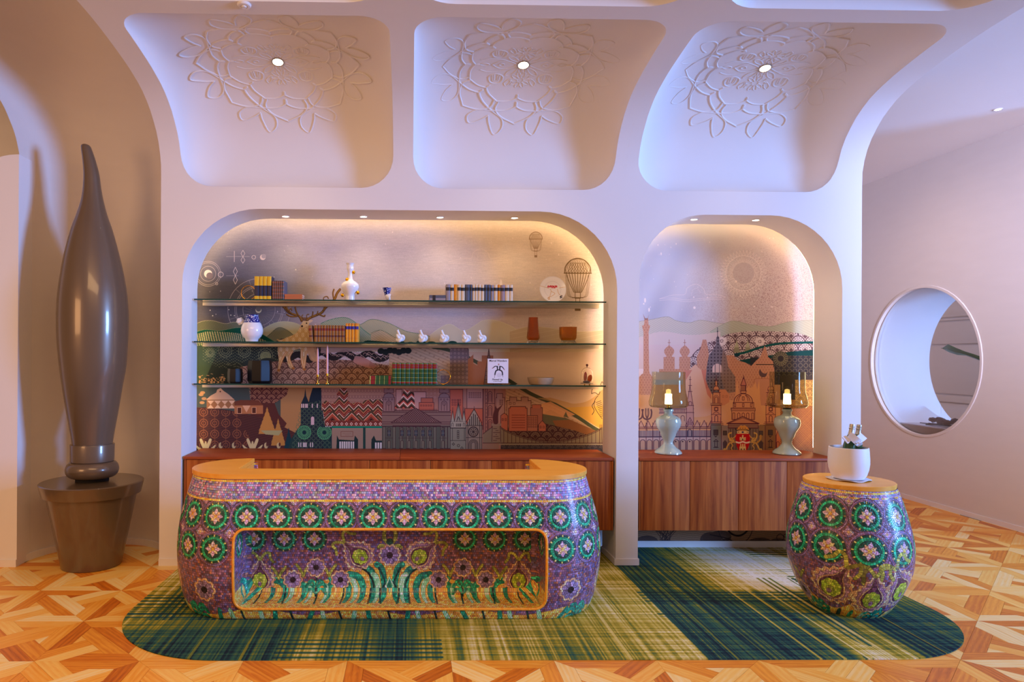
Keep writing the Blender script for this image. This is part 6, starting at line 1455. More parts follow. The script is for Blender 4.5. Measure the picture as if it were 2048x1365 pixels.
# ---------------------------------------------------------------- things on the shelves
def zY(py, Y, px=800): return atY(px, py, Y).z
def cmat(name, c, rough=.55, **k): return mat(name, srgb=c, rough=rough, **k)
K = {k: cmat('cloth_'+k, c) for k, c in dict(navy=(46, 44, 66), yellow=(232, 188, 40), brown=(112, 76, 60), rust=(190, 110, 70), slate=(86, 90, 108), grey=(150, 140, 148), cream=(226, 204, 172), orange=(226, 146, 32), mauve=(158, 134, 138), label=(40, 32, 40), leather=(158, 108, 54), red=(132, 40, 34), maroon=(96, 44, 40), ochre=(232, 158, 36), blue=(52, 44, 150), green=(34, 84, 40), crimson=(140, 24, 34), lime=(180, 176, 96), paper2=(206, 190, 166)).items()}
def book(name, lab, grp, x0, x1, z0, z1, m_, bands=(), Y0=6.13, dep=.15, ridge=False, tilt=0, flat=False, dark_side=None):
    """upright book seen from the spine; bands = (za, zb, material, part name) as fractions of the height"""
    if flat:
        t = thing(name, lab, 'book', ((x0+x1)/2, Y0+dep/2, z0), grp)
        bm = bmesh.new(); h = z1-z0; e = min(.004, h*.18)
        bbox(bm, x0, x1, Y0, Y0+dep, z0, z0+e); bbox(bm, x0, x1, Y0, Y0+dep, z1-e, z1); bbox(bm, x0, x1, Y0-.0005, Y0+.004, z0, z1)
        cv_ = frombm('cover', bm, m_, t); box('pages', x0+.004, x1-.004, Y0+.004, Y0+dep-.004, z0+e, z1-e, M['paper'], t)
        for a, b, mm, nm in bands: box(nm, x0+(x1-x0)*a, x0+(x1-x0)*b, Y0-.0025, Y0+.001, z0+.0006, z1-.0006, mm, cv_)
        return t
    t = thing(name, lab, 'book', ((x0+x1)/2, Y0+dep/2, z0), grp)
    w = x1-x0-.0008; c = (x0+x1)/2; h = z1-z0; e = min(.003, w*.16)
    vs = []; fs = []; nn = 7                        # rounded spine
    for k in range(nn):
        a = PI*(k/(nn-1)); vs += [(c-w/2*math.cos(a), Y0+.006-.006*math.sin(a), z0), (c-w/2*math.cos(a), Y0+.006-.006*math.sin(a), z1)]
    for k in range(nn-1): fs.append((2*k, 2*k+2, 2*k+3, 2*k+1))
    vs += [(c-w/2, Y0+.010, z0), (c-w/2, Y0+.010, z1), (c+w/2, Y0+.010, z0), (c+w/2, Y0+.010, z1)]; b = 2*nn
    fs += [tuple([2*k+1 for k in range(nn)]+[b+3, b+1]), tuple([2*k for k in range(nn-1, -1, -1)]+[b, b+2]), (b, 0, 1, b+1), (2*nn-2, b+2, b+3, 2*nn-1), (b+2, b, b+1, b+3)]
    V_, F_ = vs, fs
    for xa, xb in ((c-w/2, c-w/2+e), (c+w/2-e, c+w/2)):
        b = len(V_); V_ += [(xx, yy, z_) for xx in (xa, xb) for yy in (Y0+.008, Y0+dep) for z_ in (z0, z1)]
        F_ += [(b, b+1, b+3, b+2), (b+4, b+6, b+7, b+5), (b, b+4, b+5, b+1), (b+2, b+3, b+7, b+6), (b+1, b+5, b+7, b+3), (b, b+2, b+6, b+4)]
    cv_ = mesh('cover', V_, F_, m_, t, True, angle=.8)
    box('pages', c-w/2+e, c+w/2-e, Y0+.010, Y0+dep-.003, z0+.003, z1-.003, M['paper'], t)
    for a, bb, mm, nm in bands:
        vs = []; 
        for k in range(nn):
            an = PI*(k/(nn-1)); vs += [(c-w/2*1.0*math.cos(an), Y0+.0055-.0068*math.sin(an), z0+h*a), (c-w/2*1.0*math.cos(an), Y0+.0055-.0068*math.sin(an), z0+h*bb)]
        mesh(nm, vs, [(2*k, 2*k+2, 2*k+3, 2*k+1) for k in range(nn-1)], mm, cv_, True)
    if tilt: t.rotation_euler = (0, tilt, 0)
    return t
Y1 = 6.13
def X(px, Y=Y1, py=650): return atY(px, py, Y).x
z0 = ZS[0]
# top shelf: navy and yellow set, brown set, three flat books
g = 'navy and yellow books on the top shelf'
for i, (a, b) in enumerate(((508.1, 517.6), (517.9, 525), (525.3, 533), (533.3, 542))):
    book('book', 'navy book with yellow bands on the top shelf, %s from the left' % ordn(i), g, X(a), X(b), z0, zY(555, Y1), K['navy'], ((.002, .15, K['yellow'], 'spine_band'), (.60, .998, K['yellow'], 'spine_band')), dep=.14)
g = 'thin brown books on the top shelf'
for i in range(6):
    book('book', 'thin brown ribbed book beside the navy and yellow set, %s from the left' % ordn(i), g, X(543.6+4.05*i), X(547.5+4.05*i), z0, zY(563.8, Y1), K['brown'] if i < 5 else K['slate'], tuple((f, f+.03, K['rust'], 'spine_ridge') for f in (.1, .3, .5, .7, .9)), dep=.16)
for i in range(3):
    book('book', 'thin rust-edged book lying flat on the top shelf, %s of three' % ('bottom', 'middle', 'top')[i], 'flat books on the top shelf', X(568.5)+.002*(i % 2), X(604), z0+.0165*i, z0+.0165*i+.016, K['rust'], ((.0, .99, K['maroon'], 'spine_band'),) if 0 else (), flat=True, dep=.15, Y0=6.135)
# tall white vase with gold balls
vx = X(699.5, 6.20); vy = 6.20; v0 = z0
def zz_(py): return zY(py, vy)
vase = thing('gold_ball_vase', 'tall white porcelain bottle vase studded with gold balls on the top shelf', 'vase', (vx, vy, v0)); u_ = vy/F
pr = [(9.2*u_, v0), (9.6*u_, v0+.01), (9.0*u_, zz_(594)), (10.4*u_, zz_(589)), (15*u_, zz_(583)), (18*u_, zz_(576)), (17.6*u_, zz_(571)), (14*u_, zz_(566)), (8*u_, zz_(563)), (5.2*u_, zz_(559)), (4.3*u_, zz_(552)), (4.6*u_, zz_(545)), (6.6*u_, zz_(541)), (7.4*u_, zz_(537)), (6.4*u_, zz_(533)), (6.8*u_, zz_(530)), (8.4*u_, zz_(527.5)), (7.0*u_, zz_(527.8)), (4.5*u_, zz_(532)), (3.4*u_, zz_(545))]
lathe('bottle_body', pr, (vx, vy), M['porcelain'], vase, 40)
for (px, py, dy) in ((706.8, 545, .0), (694.3, 559.3, -.022), (685, 590.8, -.02), (715.6, 585.7, -.02)):
    bm = bmesh.new(); bmesh.ops.create_uvsphere(bm, u_segments=20, v_segments=12, radius=.0165); bm.transform(Matrix.Translation(atY(px, py, vy+dy))); frombm('gold_ball', bm, M['gold'], vase, True)
# small blue and white cup on a bent foot
cx_, cy_ = X(775, 6.2), 6.2
cup = thing('snail_cup', 'small blue and white flared cup on a bent white foot on the top shelf', 'cup', (cx_, cy_, z0))
delft = mat('delft_pattern', srgb=(236, 238, 246), rough=.2, coat=.5)
_v = N(delft, 'ShaderNodeTexVoronoi'); _v.inputs['Scale'].default_value = 75; _tc2 = N(delft, 'ShaderNodeTexCoord'); Lk(delft, _tc2.outputs['Object'], _v.inputs['Vector']); _rp = ramp(delft, _v.outputs['Distance'], [(0, (232, 236, 248)), (.28, (205, 212, 240)), (.42, (52, 62, 150)), (.62, (36, 44, 130))]); Lk(delft, _rp.outputs[0], BS(delft).inputs['Base Color'])
def tube2(name, pts, rad, m_, par, n=16): return tube(name, cr(pts, 5), .01, m_, par, n, False, list(np.interp(np.linspace(0, 1, (len(pts)-1)*5+1), np.linspace(0, 1, len(rad)), rad)))
tube2('foot', [(cx_+.024, cy_, z0+.0325), (cx_+.020, cy_, z0+.033), (cx_+.010, cy_, z0+.038), (cx_-.004, cy_, z0+.046), (cx_-.018, cy_, z0+.05)], [.020, .032, .031, .026, .018], M['porcelain'], cup)
lathe('flared_cup', [(.010, z0+.045), (.020, z0+.05), (.030, z0+.083), (.040, z0+.118), (.037, z0+.118), (.026, z0+.083), (.006, z0+.062)], (cx_-.006, cy_), delft, cup, 8)
# pale books
for i in range(2): book('book', ('slate', 'grey')[i]+' book lying flat at the left end of the cream row', 'flat pale books on the top shelf', X(858.5), X(891), z0+.0005+.0255*(1-i), z0+.0245+.0255*(1-i), K[('slate', 'grey')[i]], ((.2, .38, K['label'], 'spine_label'),), flat=True, dep=.15)
row = [(891.5, 900.4, 'grey', 1), (900.6, 907.4, 'cream', 1), (907.6, 914.4, 'orange', 0), (914.6, 921.6, 'cream', 1), (921.9, 929.3, 'cream', 1), (929.6, 939.3, 'slate', 1), (939.6, 944.3, 'slate', 1), (944.6, 949.6, 'cream', 1), (949.9, 955.2, 'cream', 1), (955.5, 961.9, 'cream', 1), (962.2, 968.2, 'cream', 1), (968.5, 974.4, 'slate', 1), (974.7, 981, 'slate', 1), (981.3, 987.2, 'grey', 1), (987.5, 994.8, 'cream', 1), (995.1, 1000.8, 'orange', 1), (1001.1, 1009.5, 'mauve', 1), (1009.8, 1018.3, 'cream', 1), (1018.6, 1025.4, 'cream', 1)]
for i, (a, b, c_, lb) in enumerate(row):
    book('book', '%s cloth book in the long pale row on the top shelf, %s from the left' % (c_, ordn(i)), 'pale books on the top shelf', X(a), X(b), z0, zY(569.5+(.6 if i % 3 == 1 else 0), Y1, 960), K[c_], ((.62, .82, K['label'], 'spine_label'),) if lb else (), dep=.145+.004*(i % 3))
# plate
pc = atY(1105, 577, 6.26)
pl_c = Cv(-1, -1, 1, 1, 150, (244, 242, 248))
pl_c.ring(0, 0, .62, .02, (214, 212, 222)); pl_c.ring(0, 0, .97, .02, (222, 220, 230))
_r2 = np.random.RandomState(8)
for k in range(60): a = _r2.uniform(-.38, .34); pl_c.line([(a, -.16-_r2.uniform(0, .16)), (a+_r2.uniform(-.07, .09), -.30+_r2.uniform(0, .22))], .03, (206, 46, 60), .9)
for P in ([(-.2, -.05), (-.12, .15), (-.3, .75)], [(-.12, .15), (.15, .3), (-.05, .5), (-.3, .6)], [(.35, -.02), (.46, .35), (.7, .55)], [(-.95, -.25), (-.3, -.1)], [(.5, -.12), (.95, -.18)]): pl_c.line(cr(P), .025, (206, 150, 80))
for k in range(9): pl_c.disc(.58+_r2.uniform(-.14, .14), .62+_r2.uniform(-.14, .14), .035, (40, 40, 60))
for k in range(6): pl_c.disc(-.28+_r2.uniform(-.12, .12), .66+_r2.uniform(-.12, .12), .03, (190, 130, 50))
mp_ = imgmat('plate_print', pl_c.a, .2, .5, coat=.4); R_ = 26.5*6.26/F
vs = []; uv = []; fs = []; ns = 48; rings = [(0, 0), (.55, 0), (.62, .05), (1.0, .14), (1.0, .18), (.6, .10), (0, .05)]
tl = .16
for rr, dd in rings:
    for k in range(ns):
        a = 2*PI*k/ns; x_, y_ = rr*math.cos(a), rr*math.sin(a); vs.append(Vector((pc.x+R_*x_, pc.y-R_*dd*math.cos(tl)+R_*y_*math.sin(tl), pc.z+R_*y_*math.cos(tl)+R_*dd*math.sin(tl)))); uv.append((x_*.5+.5, y_*.5+.5))
for j in range(len(rings)-1): fs += [(j*ns+k, j*ns+(k+1) % ns, (j+1)*ns+(k+1) % ns, (j+1)*ns+k) for k in range(ns)]
dz = z0+.0015-min(v.z for v in vs); vs = [v+Vector((0, 0, dz)) for v in vs]
o = mesh('plate', vs, fs, mp_, None, True, uv, loc=(pc.x, pc.y, z0), angle=.7); tag(o, 'white plate with a red flower figure leaning upright beside the balloon print', 'plate')
# gold rings
for (px, py, zt, lab) in ((497, 585.6, ZS[0], 'thin gold ring standing left of the navy and yellow books'), (886.5, 752, ZS[2], 'thin gold ring standing right of the green books')):
    Yr = 6.22; R_ = 14.2*Yr/F; c_ = atY(px, py, Yr); c_.z = zt+R_+.002
    o = tube('gold_ring', [(c_.x+R_*math.cos(a), Yr, c_.z+R_*math.sin(a)) for a in np.linspace(0, 2*PI, 49)[:-1]], .0028, M['gold'], None, 8, True, loc=(c_.x, Yr, zt)); tag(o, lab, 'ring')
# middle shelf
z0 = ZS[1]; jx, jy = X(504, 6.2), 6.2; u_ = jy/F
jar = thing('blue_collar_vase', 'white ribbed vase with a blue painted collar and a faceted knob on the middle shelf', 'vase', (jx, jy, z0))
zq = lambda py: zY(py, jy, 504)
lathe('vase_body', [(11.8*u_, z0), (12*u_, z0+.006), (13.5*u_, zq(678)), (18*u_, zq(674)), (21*u_, zq(668)), (22*u_, zq(662)), (21*u_, zq(655)), (18.6*u_, zq(649)), (17.2*u_, zq(646))], (jx, jy), M['porcelain'], jar, 48)
lathe('painted_collar', [(17.25*u_, zq(646.2)), (15.5*u_, zq(642)), (13.4*u_, zq(637)), (12.6*u_, zq(632)), (12.9*u_, zq(630)), (11.6*u_, zq(630)), (10.6*u_, zq(640))], (jx, jy), delft, jar, 48, False)
bm = bmesh.new(); bmesh.ops.create_icosphere(bm, subdivisions=1, radius=8.4*u_); bm.transform(Matrix.Translation(atY(480.5, 643, jy-.01)) @ Matrix.Rotation(.3, 4, 'Y')); frombm('faceted_knob', bm, M['porcelain'], jar)
g = 'brown leather books on the middle shelf'
for i, (a, b) in enumerate(((619.2, 626.6), (628.3, 635.2), (635.6, 641.1), (641.5, 646.1), (646.5, 653), (653.4, 657.9), (658.3, 663.6), (664, 669.9), (670.3, 676.4), (676.9, 682.8), (683.3, 689.6))):
    book('book', 'brown leather book with red and dark spine labels, %s from the stag' % ordn(i), g, X(a), X(b), z0, zY(651, Y1, 650), K['leather'], ((.30, .40, K['maroon'], 'spine_label'), (.68, .82, K['red'], 'spine_label'), (.52, .535, K['brown'], 'spine_ridge'), (.92, .935, K['brown'], 'spine_ridge')), tilt=(-.09 if i == 0 else 0), dep=.13)
g = 'yellow books on the middle shelf'
for i, (a, b) in enumerate(((691.2, 696.8), (697.2, 702.6), (703.2, 709), (709.8, 717.2))):
    book('book', 'bright yellow book with a blue spine label, %s from the left' % ordn(i), g, X(a), X(b), z0, zY(647, Y1, 700), K['ochre'], ((.68, .84, K['blue'], 'spine_label'), (.95, .97, K['rust'], 'spine_ridge'), (.2, .215, K['rust'], 'spine_ridge')), dep=.14)
def knot_vase(px, lab):
    x_, y_ = X(px, 6.2), 6.2; t = thing('knot_vase', lab, 'vase', (x_, y_, z0), 'small white knot vases on the middle shelf')
    pts = []
    for k in range(64):
        a = 2*PI*k/64; q = Vector((math.sin(a)+2*math.sin(2*a), math.cos(a)-2*math.cos(2*a), -math.sin(3*a)))*.0112
        q = Matrix.Rotation(1.15, 3, 'X') @ q; q = Matrix.Rotation(.5, 3, 'Y') @ q; pts.append(q)
    mz = min(p.z for p in pts); pts = [p+Vector((x_+.004, y_, z0-mz+.0145)) for p in pts]
    tube('knot', pts, .0145, M['white_matte'], t, 14, True)
    tube('neck', cr([(x_+.004, y_-.008, z0+.058), (x_-.006, y_-.008, z0+.078), (x_-.016, y_-.008, z0+.104), (x_-.019, y_-.008, z0+.112)], 4), .01, M['white_matte'], t, 16, False, [.015]*3+[.0125]*4+[.0115]*3+[.013]*3)
    return t
for i, px in enumerate((799, 844.5, 887, 931, 962)):
    knot_vase(px, 'small white knotted ceramic vase on the middle shelf, %s from the left' % ordn(i))
def facet_vase(name, lab, px, w0, w1, h, m_, n=7, cat='vase', basemat=None, thick=.006, seed=1):
    x_, y_ = X(px, 6.22, 680), 6.22; t = thing(name, lab, cat, (x_, y_, z0)); r = np.random.RandomState(seed)
    def ringp(rad, z, ph=0, jit=0): return [Vector((x_+rad*(1+jit*r.uniform(-1, 1))*math.cos(2*PI*k/n+ph), y_+rad*.8*math.sin(2*PI*k/n+ph), z)) for k in range(n)]
    L = [ringp(w0*.8, z0+.028, .1), ringp(w0, z0+.05, .1, .04), ringp((w0+w1)/2, z0+h*.55, .16, .03), ringp(w1, z0+h, .1), ringp(w1-thick, z0+h, .1), ringp((w0+w1)/2-thick, z0+h*.5, .16), ringp(w0*.8-thick, z0+.04, .1)]
    vs = [p for l in L for p in l]; fs = [(j*n+k, j*n+(k+1) % n, (j+1)*n+(k+1) % n, (j+1)*n+k) for j in range(len(L)-1) for k in range(n)]+[tuple(range(n-1, -1, -1)), tuple(6*n+k for k in range(n))]
    mesh('glass_wall', vs, fs, m_, t)
    L = [ringp(w0*.99, z0+.0005, .3, .05), ringp(w0*.9, z0+.016, .1, .06), ringp(w0*.8, z0+.0275, .1)]
    vs = [p for l in L for p in l]; fs = [(j*n+k, j*n+(k+1) % n, (j+1)*n+(k+1) % n, (j+1)*n+k) for j in range(2) for k in range(n)]+[tuple(range(n-1, -1, -1)), tuple(2*n+k for k in range(n))]
    mesh('clear_foot', vs, fs, basemat or M['clear'], t); return t
facet_vase('amber_vase', 'tall faceted amber glass vase on the middle shelf', 1066.5, .060, .043, .235, M['amber'], 7, seed=2)
facet_vase('honey_bowl_vase', 'low wide faceted honey glass vase on the middle shelf', 1136.5, .078, .082, .15, M['amber2'], 9, seed=3)
# lowest shelf
z0 = ZS[2]
def black_pot(px0, px1, py0, lab):
    xa, xb = X(px0, 6.2, 740), X(px1, 6.2, 740); x_ = (xa+xb)/2; w = (xb-xa)/2; h = zY(py0, 6.2, px0)-z0; t = thing('black_pot', lab, 'vase', (x_, 6.2, z0))
    n = 8; ph = .29
    def rg(s, z): return [Vector((x_+w*s*math.cos(2*PI*k/n+ph)*1.03, 6.2+w*s*.95*math.sin(2*PI*k/n+ph), z)) for k in range(n)]
    L = [rg(.86, z0+.0005), rg(1.0, z0+h*.12), rg(1.0, z0+h*.72), rg(.93, z0+h), rg(.84, z0+h), rg(.9, z0+h*.6), rg(.7, z0+h*.1)]; vs = [p for l in L for p in l]
    fs = [(j*n+k, j*n+(k+1) % n, (j+1)*n+(k+1) % n, (j+1)*n+k) for j in range(6) for k in range(n)]+[tuple(range(n-1, -1, -1)), tuple(6*n+k for k in range(n))]
    bm = bmesh.new(); [bm.verts.new(v) for v in vs]; bm.verts.ensure_lookup_table(); [bm.faces.new([bm.verts[i] for i in f]) for f in fs]
    bmesh.ops.bevel(bm, geom=list(bm.edges), offset=.002, segments=2, affect='EDGES'); frombm('faceted_body', bm, M['black_glaze'], t, True, angle=.3)
black_pot(455.5, 485, 737.8, 'smaller black faceted pot at the left of the lowest shelf'); black_pot(496, 543.7, 721.3, 'larger black faceted pot beside the smaller one on the lowest shelf')
for i, (px, pt, pc_) in enumerate(((635.4, 696.8, 751), (654.6, 691.6, 748.8))):
    x_, y_ = X(px, 6.2, 730), 6.2; t = thing('candlestick', 'slim brass candlestick with a pink taper candle, %s' % ('the left and shorter one', 'the right and taller one')[i], 'candlestick', (x_, y_, z0), 'brass candlesticks on the lowest shelf')
    zc = zY(pc_, y_, px); zt_ = zY(pt, y_, px)
    lathe('brass_stem', [(.020, z0), (.020, z0+.003), (.005, z0+.006), (.0035, z0+.02), (.0035, zc-.03), (.006, zc-.02), (.0115, zc-.014), (.0115, zc+.006), (.009, zc+.006)], (x_, y_), M['brass'], t, 20)
    lathe('candle', [(.0085, zc-.008), (.0095, zc), (.0085, zt_-.05), (.0055, zt_-.012), (.002, zt_-.002), (.001, zt_+.006)], (x_, y_), M['pinkwax'], t, 16)
def greenbands(): return ((.0, .035, K['green'], 'spine_band'), (.05, .11, K['crimson'], 'spine_label'), (.115, .13, K['lime'], 'gilt_line'), (.31, .325, K['lime'], 'gilt_line'), (.52, .535, K['lime'], 'gilt_line'), (.71, .725, K['lime'], 'gilt_line'), (.75, .94, K['crimson'], 'spine_label'), (.82, .87, K['rust'], 'spine_label'), (.955, .97, K['lime'], 'gilt_line'))
for i in range(2): book('book', 'green and red bound book lying flat, %s of the two' % ('lower', 'upper')[i], 'flat green books on the lowest shelf', X(739+.5*i, Y1, 760), X(783, Y1, 760), z0+.0385*i, z0+.0375+.0385*i, K['green'], ((.0, .05, K['lime'], 'gilt_line'), (.06, .24, K['crimson'], 'spine_label'), (.26, .28, K['lime'], 'gilt_line'), (.45, .47, K['lime'], 'gilt_line'), (.66, .68, K['lime'], 'gilt_line'), (.86, .97, K['crimson'], 'spine_label')), flat=True, dep=.16)
for i in range(10): book('book', 'upright green book with red and gilt spine bands, %s from the left' % ordn(i), 'upright green books on the lowest shelf', X(784.2+9.04*i, Y1, 750), X(793+9.04*i, Y1, 750), z0, zY(726.5, Y1, 830), K['green'], greenbands(), dep=.16)
# white book with the leaping man
bw = thing('white_book', 'white art book standing face out, with black lettering and a leaping man', 'book', (X(996, 6.2, 745), 6.2, z0))
xa, xb = X(975.2, 6.2, 745), X(1016.6, 6.2, 745); hh = zY(718, 6.2, 996)-z0-.012; zb_ = z0+.012; fw_ = xb-xa
cvp = Cv(0, 0, 100, 116, 5, (236, 234, 246)); ik = (50, 50, 62)
cvp.disc(53, 27, 3.4, (190, 150, 134), 1, ry=4.4); cvp.poly([(45, 34), (60, 34), (63, 38), (61, 52), (45, 52), (43, 38)], ik); cvp.poly([(50, 34), (56, 34), (55, 50), (50, 50)], (240, 238, 246)); cvp.line(cr([(45, 36), (36, 36), (30, 40), (24, 45)]), 4, ik); cvp.line([(27, 43), (22, 46)], 3, (190, 150, 134)); cvp.line(cr([(61, 36), (69, 38), (75, 44), (80, 51)]), 4, ik); cvp.line([(78, 48), (81, 53)], 3, (190, 150, 134))
cvp.line(cr([(50, 53), (41, 57), (37, 66), (35, 76)]), 6, ik); cvp.line(cr([(56, 53), (66, 57), (71, 65), (72, 77)]), 6, ik); cvp.line([(35, 76), (33, 90)], 2.6, (150, 148, 158)); cvp.line([(72, 77), (74, 86)], 2.6, (150, 148, 158)); cvp.disc(56, 78, 12, (214, 212, 224), .7, ry=10)
mcv = imgmat('cover_print', cvp.a, .4, .4)
box('pages', xa+.002, xb-.003, 6.202, 6.219, zb_+.002, zb_+hh-.002, M['paper'], bw); box('back_cover', xa, xb, 6.219, 6.222, zb_, zb_+hh, M['white_matte'], bw)
mesh('front_cover', [Vector((x, y, z)) for y in (6.198, 6.201) for x, z in ((xa, zb_), (xb, zb_), (xb, zb_+hh), (xa, zb_+hh))], [(0, 1, 2, 3), (7, 6, 5, 4), (0, 4, 5, 1), (1, 5, 6, 2), (2, 6, 7, 3), (3, 7, 4, 0)], mcv, bw, False, [(0, 0), (1, 0), (1, 1), (0, 1)]*2)
box('stand', (xa+xb)/2-.03, (xa+xb)/2+.03, 6.19, 6.24, z0+.0005, z0+.012, M['clear'], bw, .001)
def text(s, x, z, size, par, y=6.1975):
    cu = bpy.data.curves.new('lettering', 'FONT'); cu.body = s; cu.size = size; cu.align_x = 'CENTER'; cu.extrude = .0002; cu.offset = size*.012
    o = bpy.data.objects.new('lettering', cu); C.objects.link(o); bpy.context.view_layer.update()
    me = bpy.data.meshes.new_from_object(o); bpy.data.objects.remove(o); og = org(par)
    me.transform(Matrix.Translation(Vector((x, y, z))-og) @ Matrix.Rotation(PI/2, 4, 'X')); me.materials.clear(); me.materials.append(K['label']); return link('lettering', me, par)
text('Marcel Wanders', (xa+xb)/2, zb_+hh-.026, .0235, bw); text('Pinned Up', (xa+xb)/2-.004, zb_+.026, .0225, bw); text('25 Years of Design', (xa+xb)/2-.004, zb_+.013, .0095, bw)
# bowl
x_ = X(1081.5, 6.2, 765); o = lathe('bowl', [(.085, z0), (.10, z0+.006), (.113, z0+.03), (.119, z0+.058), (.1195, z0+.066), (.115, z0+.066), (.109, z0+.034), (.09, z0+.012), (0, z0+.009)], (x_, 6.2), noise_vary(mat('stoneware', srgb=(168, 142, 108), rough=.6), 8, .08), None, 48, loc=(x_, 6.2, z0)); tag(o, 'wide shallow tan stoneware bowl on the lowest shelf', 'bowl')
# glass cloche
x_, y_ = X(1174, 6.2, 755), 6.2; t = thing('glass_cloche', 'glass dome over two red and orange seed pods at the end of the lowest shelf', 'cloche', (x_, y_, z0))
bm = bmesh.new()
for k in range(4):
    a = k*PI/2+.6; bbox(bm, x_+.03*math.cos(a)-.003, x_+.03*math.cos(a)+.003, y_+.03*math.sin(a)-.003, y_+.03*math.sin(a)+.003, z0, z0+.012)
frombm('feet', bm, M['brass'], t)
lathe('base_plate', [(.058, z0+.012), (.058, z0+.018), (.02, z0+.018)], (x_, y_), M['alu'], t, 32)
lathe('dome', [(.053, z0+.019), (.053, z0+.10), (.048, z0+.125), (.036, z0+.145), (.018, z0+.156), (.004, z0+.158), (.004, z0+.1565), (.017, z0+.1545), (.035, z0+.1435), (.0465, z0+.124), (.0515, z0+.10), (.0515, z0+.019)], (x_, y_), M['clear'], t, 32, False)
lathe('dome_knob', [(.004, z0+.1585), (.004, z0+.168), (.010, z0+.174), (.011, z0+.18), (.008, z0+.187), (.001, z0+.190)], (x_, y_), cmat('dark_knob', (96, 36, 20)), t, 16)
def blob(name, c, rx, ry, rz, m_, par, rot=0, seed=0, amp=0):
    bm = bmesh.new(); bmesh.ops.create_icosphere(bm, subdivisions=3, radius=1); r = np.random.RandomState(seed); ph = r.uniform(0, 6, 6)
    for v in bm.verts: v.co = v.co*(1+amp*math.sin(v.co.x*5+ph[0])*math.sin(v.co.z*6+ph[1])*math.cos(v.co.y*4+ph[2])); v.co = Vector((v.co.x*rx, v.co.y*ry, v.co.z*rz))
    bm.transform(Matrix.Translation(c) @ Matrix.Rotation(rot, 4, 'Y')); return frombm(name, bm, m_, par, True, angle=3)
blob('rock', (x_-.004, y_, z0+.027), .030, .026, .013, cmat('grey_rock', (120, 110, 112), .8), t, seed=2, amp=.2)
blob('seed_pod', (x_-.015, y_, z0+.076), .0145, .012, .044, cmat('red_pod', (150, 34, 24), .3), t, .05); blob('seed_pod', (x_+.026, y_, z0+.06), .021, .013, .034, cmat('orange_pod', (206, 92, 24), .35), t, .3)
# ---------------------------------------------------------------- table lamps
M['shade'] = mat('smoky_glass', srgb=(222, 220, 200), rough=.02, trans=1, ior=1.2)
def lamp(px, lab):
    b = atZ(px, 901, ZT); x_, y_ = b.x, min(b.y, 6.15); y_ = 6.13; x_ = atY(px, 880, y_).x; u = y_/F
    t = thing('table_lamp', lab, 'lamp', (x_, y_, ZT), 'table lamps in the narrow niche')
    zf = lambda py: zY(py, y_, px)
    k_ = (zf(812)-ZT)/(zf(812)-zf(907)); zf2 = lambda py: ZT+(zf(py)-zf(907.5))*k_
    lathe('stone_base', [(24.3*u, ZT), (26.5*u, ZT+.006), (26.2*u, ZT+.016), (21.6*u, zf2(899)), (16.7*u, zf2(896)), (13.0*u, zf2(892)), (9.7*u, zf2(888)), (9.0*u, zf2(884)), (10.4*u, zf2(879)), (14.0*u, zf2(872)), (16.7*u, zf2(864)), (18.9*u, zf2(861)), (23.3*u, zf2(853)), (24.8*u, zf2(845)), (23.2*u, zf2(838)), (17.8*u, zf2(833.5)), (10.3*u, zf2(831)), (7.8*u, zf2(828)), (8.0*u, zf2(825)), (9.9*u, zf2(822)), (9.5*u, zf2(819.5)), (6.5*u, zf2(818.5))], (x_, y_), M['celadon'], t, 48)
    lathe('collar', [(7.0*u, zf2(818.6)), (7.4*u, zf2(817.8)), (7.4*u, zf2(816.2)), (5.5*u, zf2(815.6))], (x_, y_), M['black_glaze'], t, 24)
    out_ = [(6*u, 815.4), (26*u, 815.6), (34*u, 814.6), (37.4*u, 811.5), (38*u, 804), (36.2*u, 797), (33.4*u, 786), (32.2*u, 778), (32*u, 760), (32*u, 744.2)]
    o_ = [(r, zf(p)) for r, p in out_]; i_ = [(max(.004, r-.0022), z+(.0022 if k < 4 else 0)) for k, (r, z) in enumerate(o_)][::-1]
    lathe('glass_shade', o_+i_, (x_, y_), M['shade'], t, 64, False)
    lathe('opal_bulb', [(7.0*u, zf(809)), (7.4*u, zf(807)), (6.6*u, zf(795)), (6.8*u, zf(788.5)), (5.8*u, zf(788))], (x_, y_), mat('opal_glass', (1, .9, .75), .4, emit=(1, .80, .50), estr=5), t, 24)
    lathe('bulb_tip', [(4.4*u, zf(787.8)), (4.8*u, zf(784)), (4.4*u, zf(780)), (1*u, zf(778.6))], (x_, y_), mat('amber_tip', (1, .7, .3), .3, emit=(1, .60, .18), estr=1.1), t, 20)
    lathe('bulb_holder', [(3.2*u, zf(815.0)), (3.4*u, zf(810)), (6*u, zf(809.2))], (x_, y_), M['brass'], t, 16)
    return t
lamp(1336.5, 'table lamp with pale green base and smoky shade, the left one beside the pillar'); lamp(1573.8, 'table lamp with pale green base and smoky shade, the right one behind the barrel')
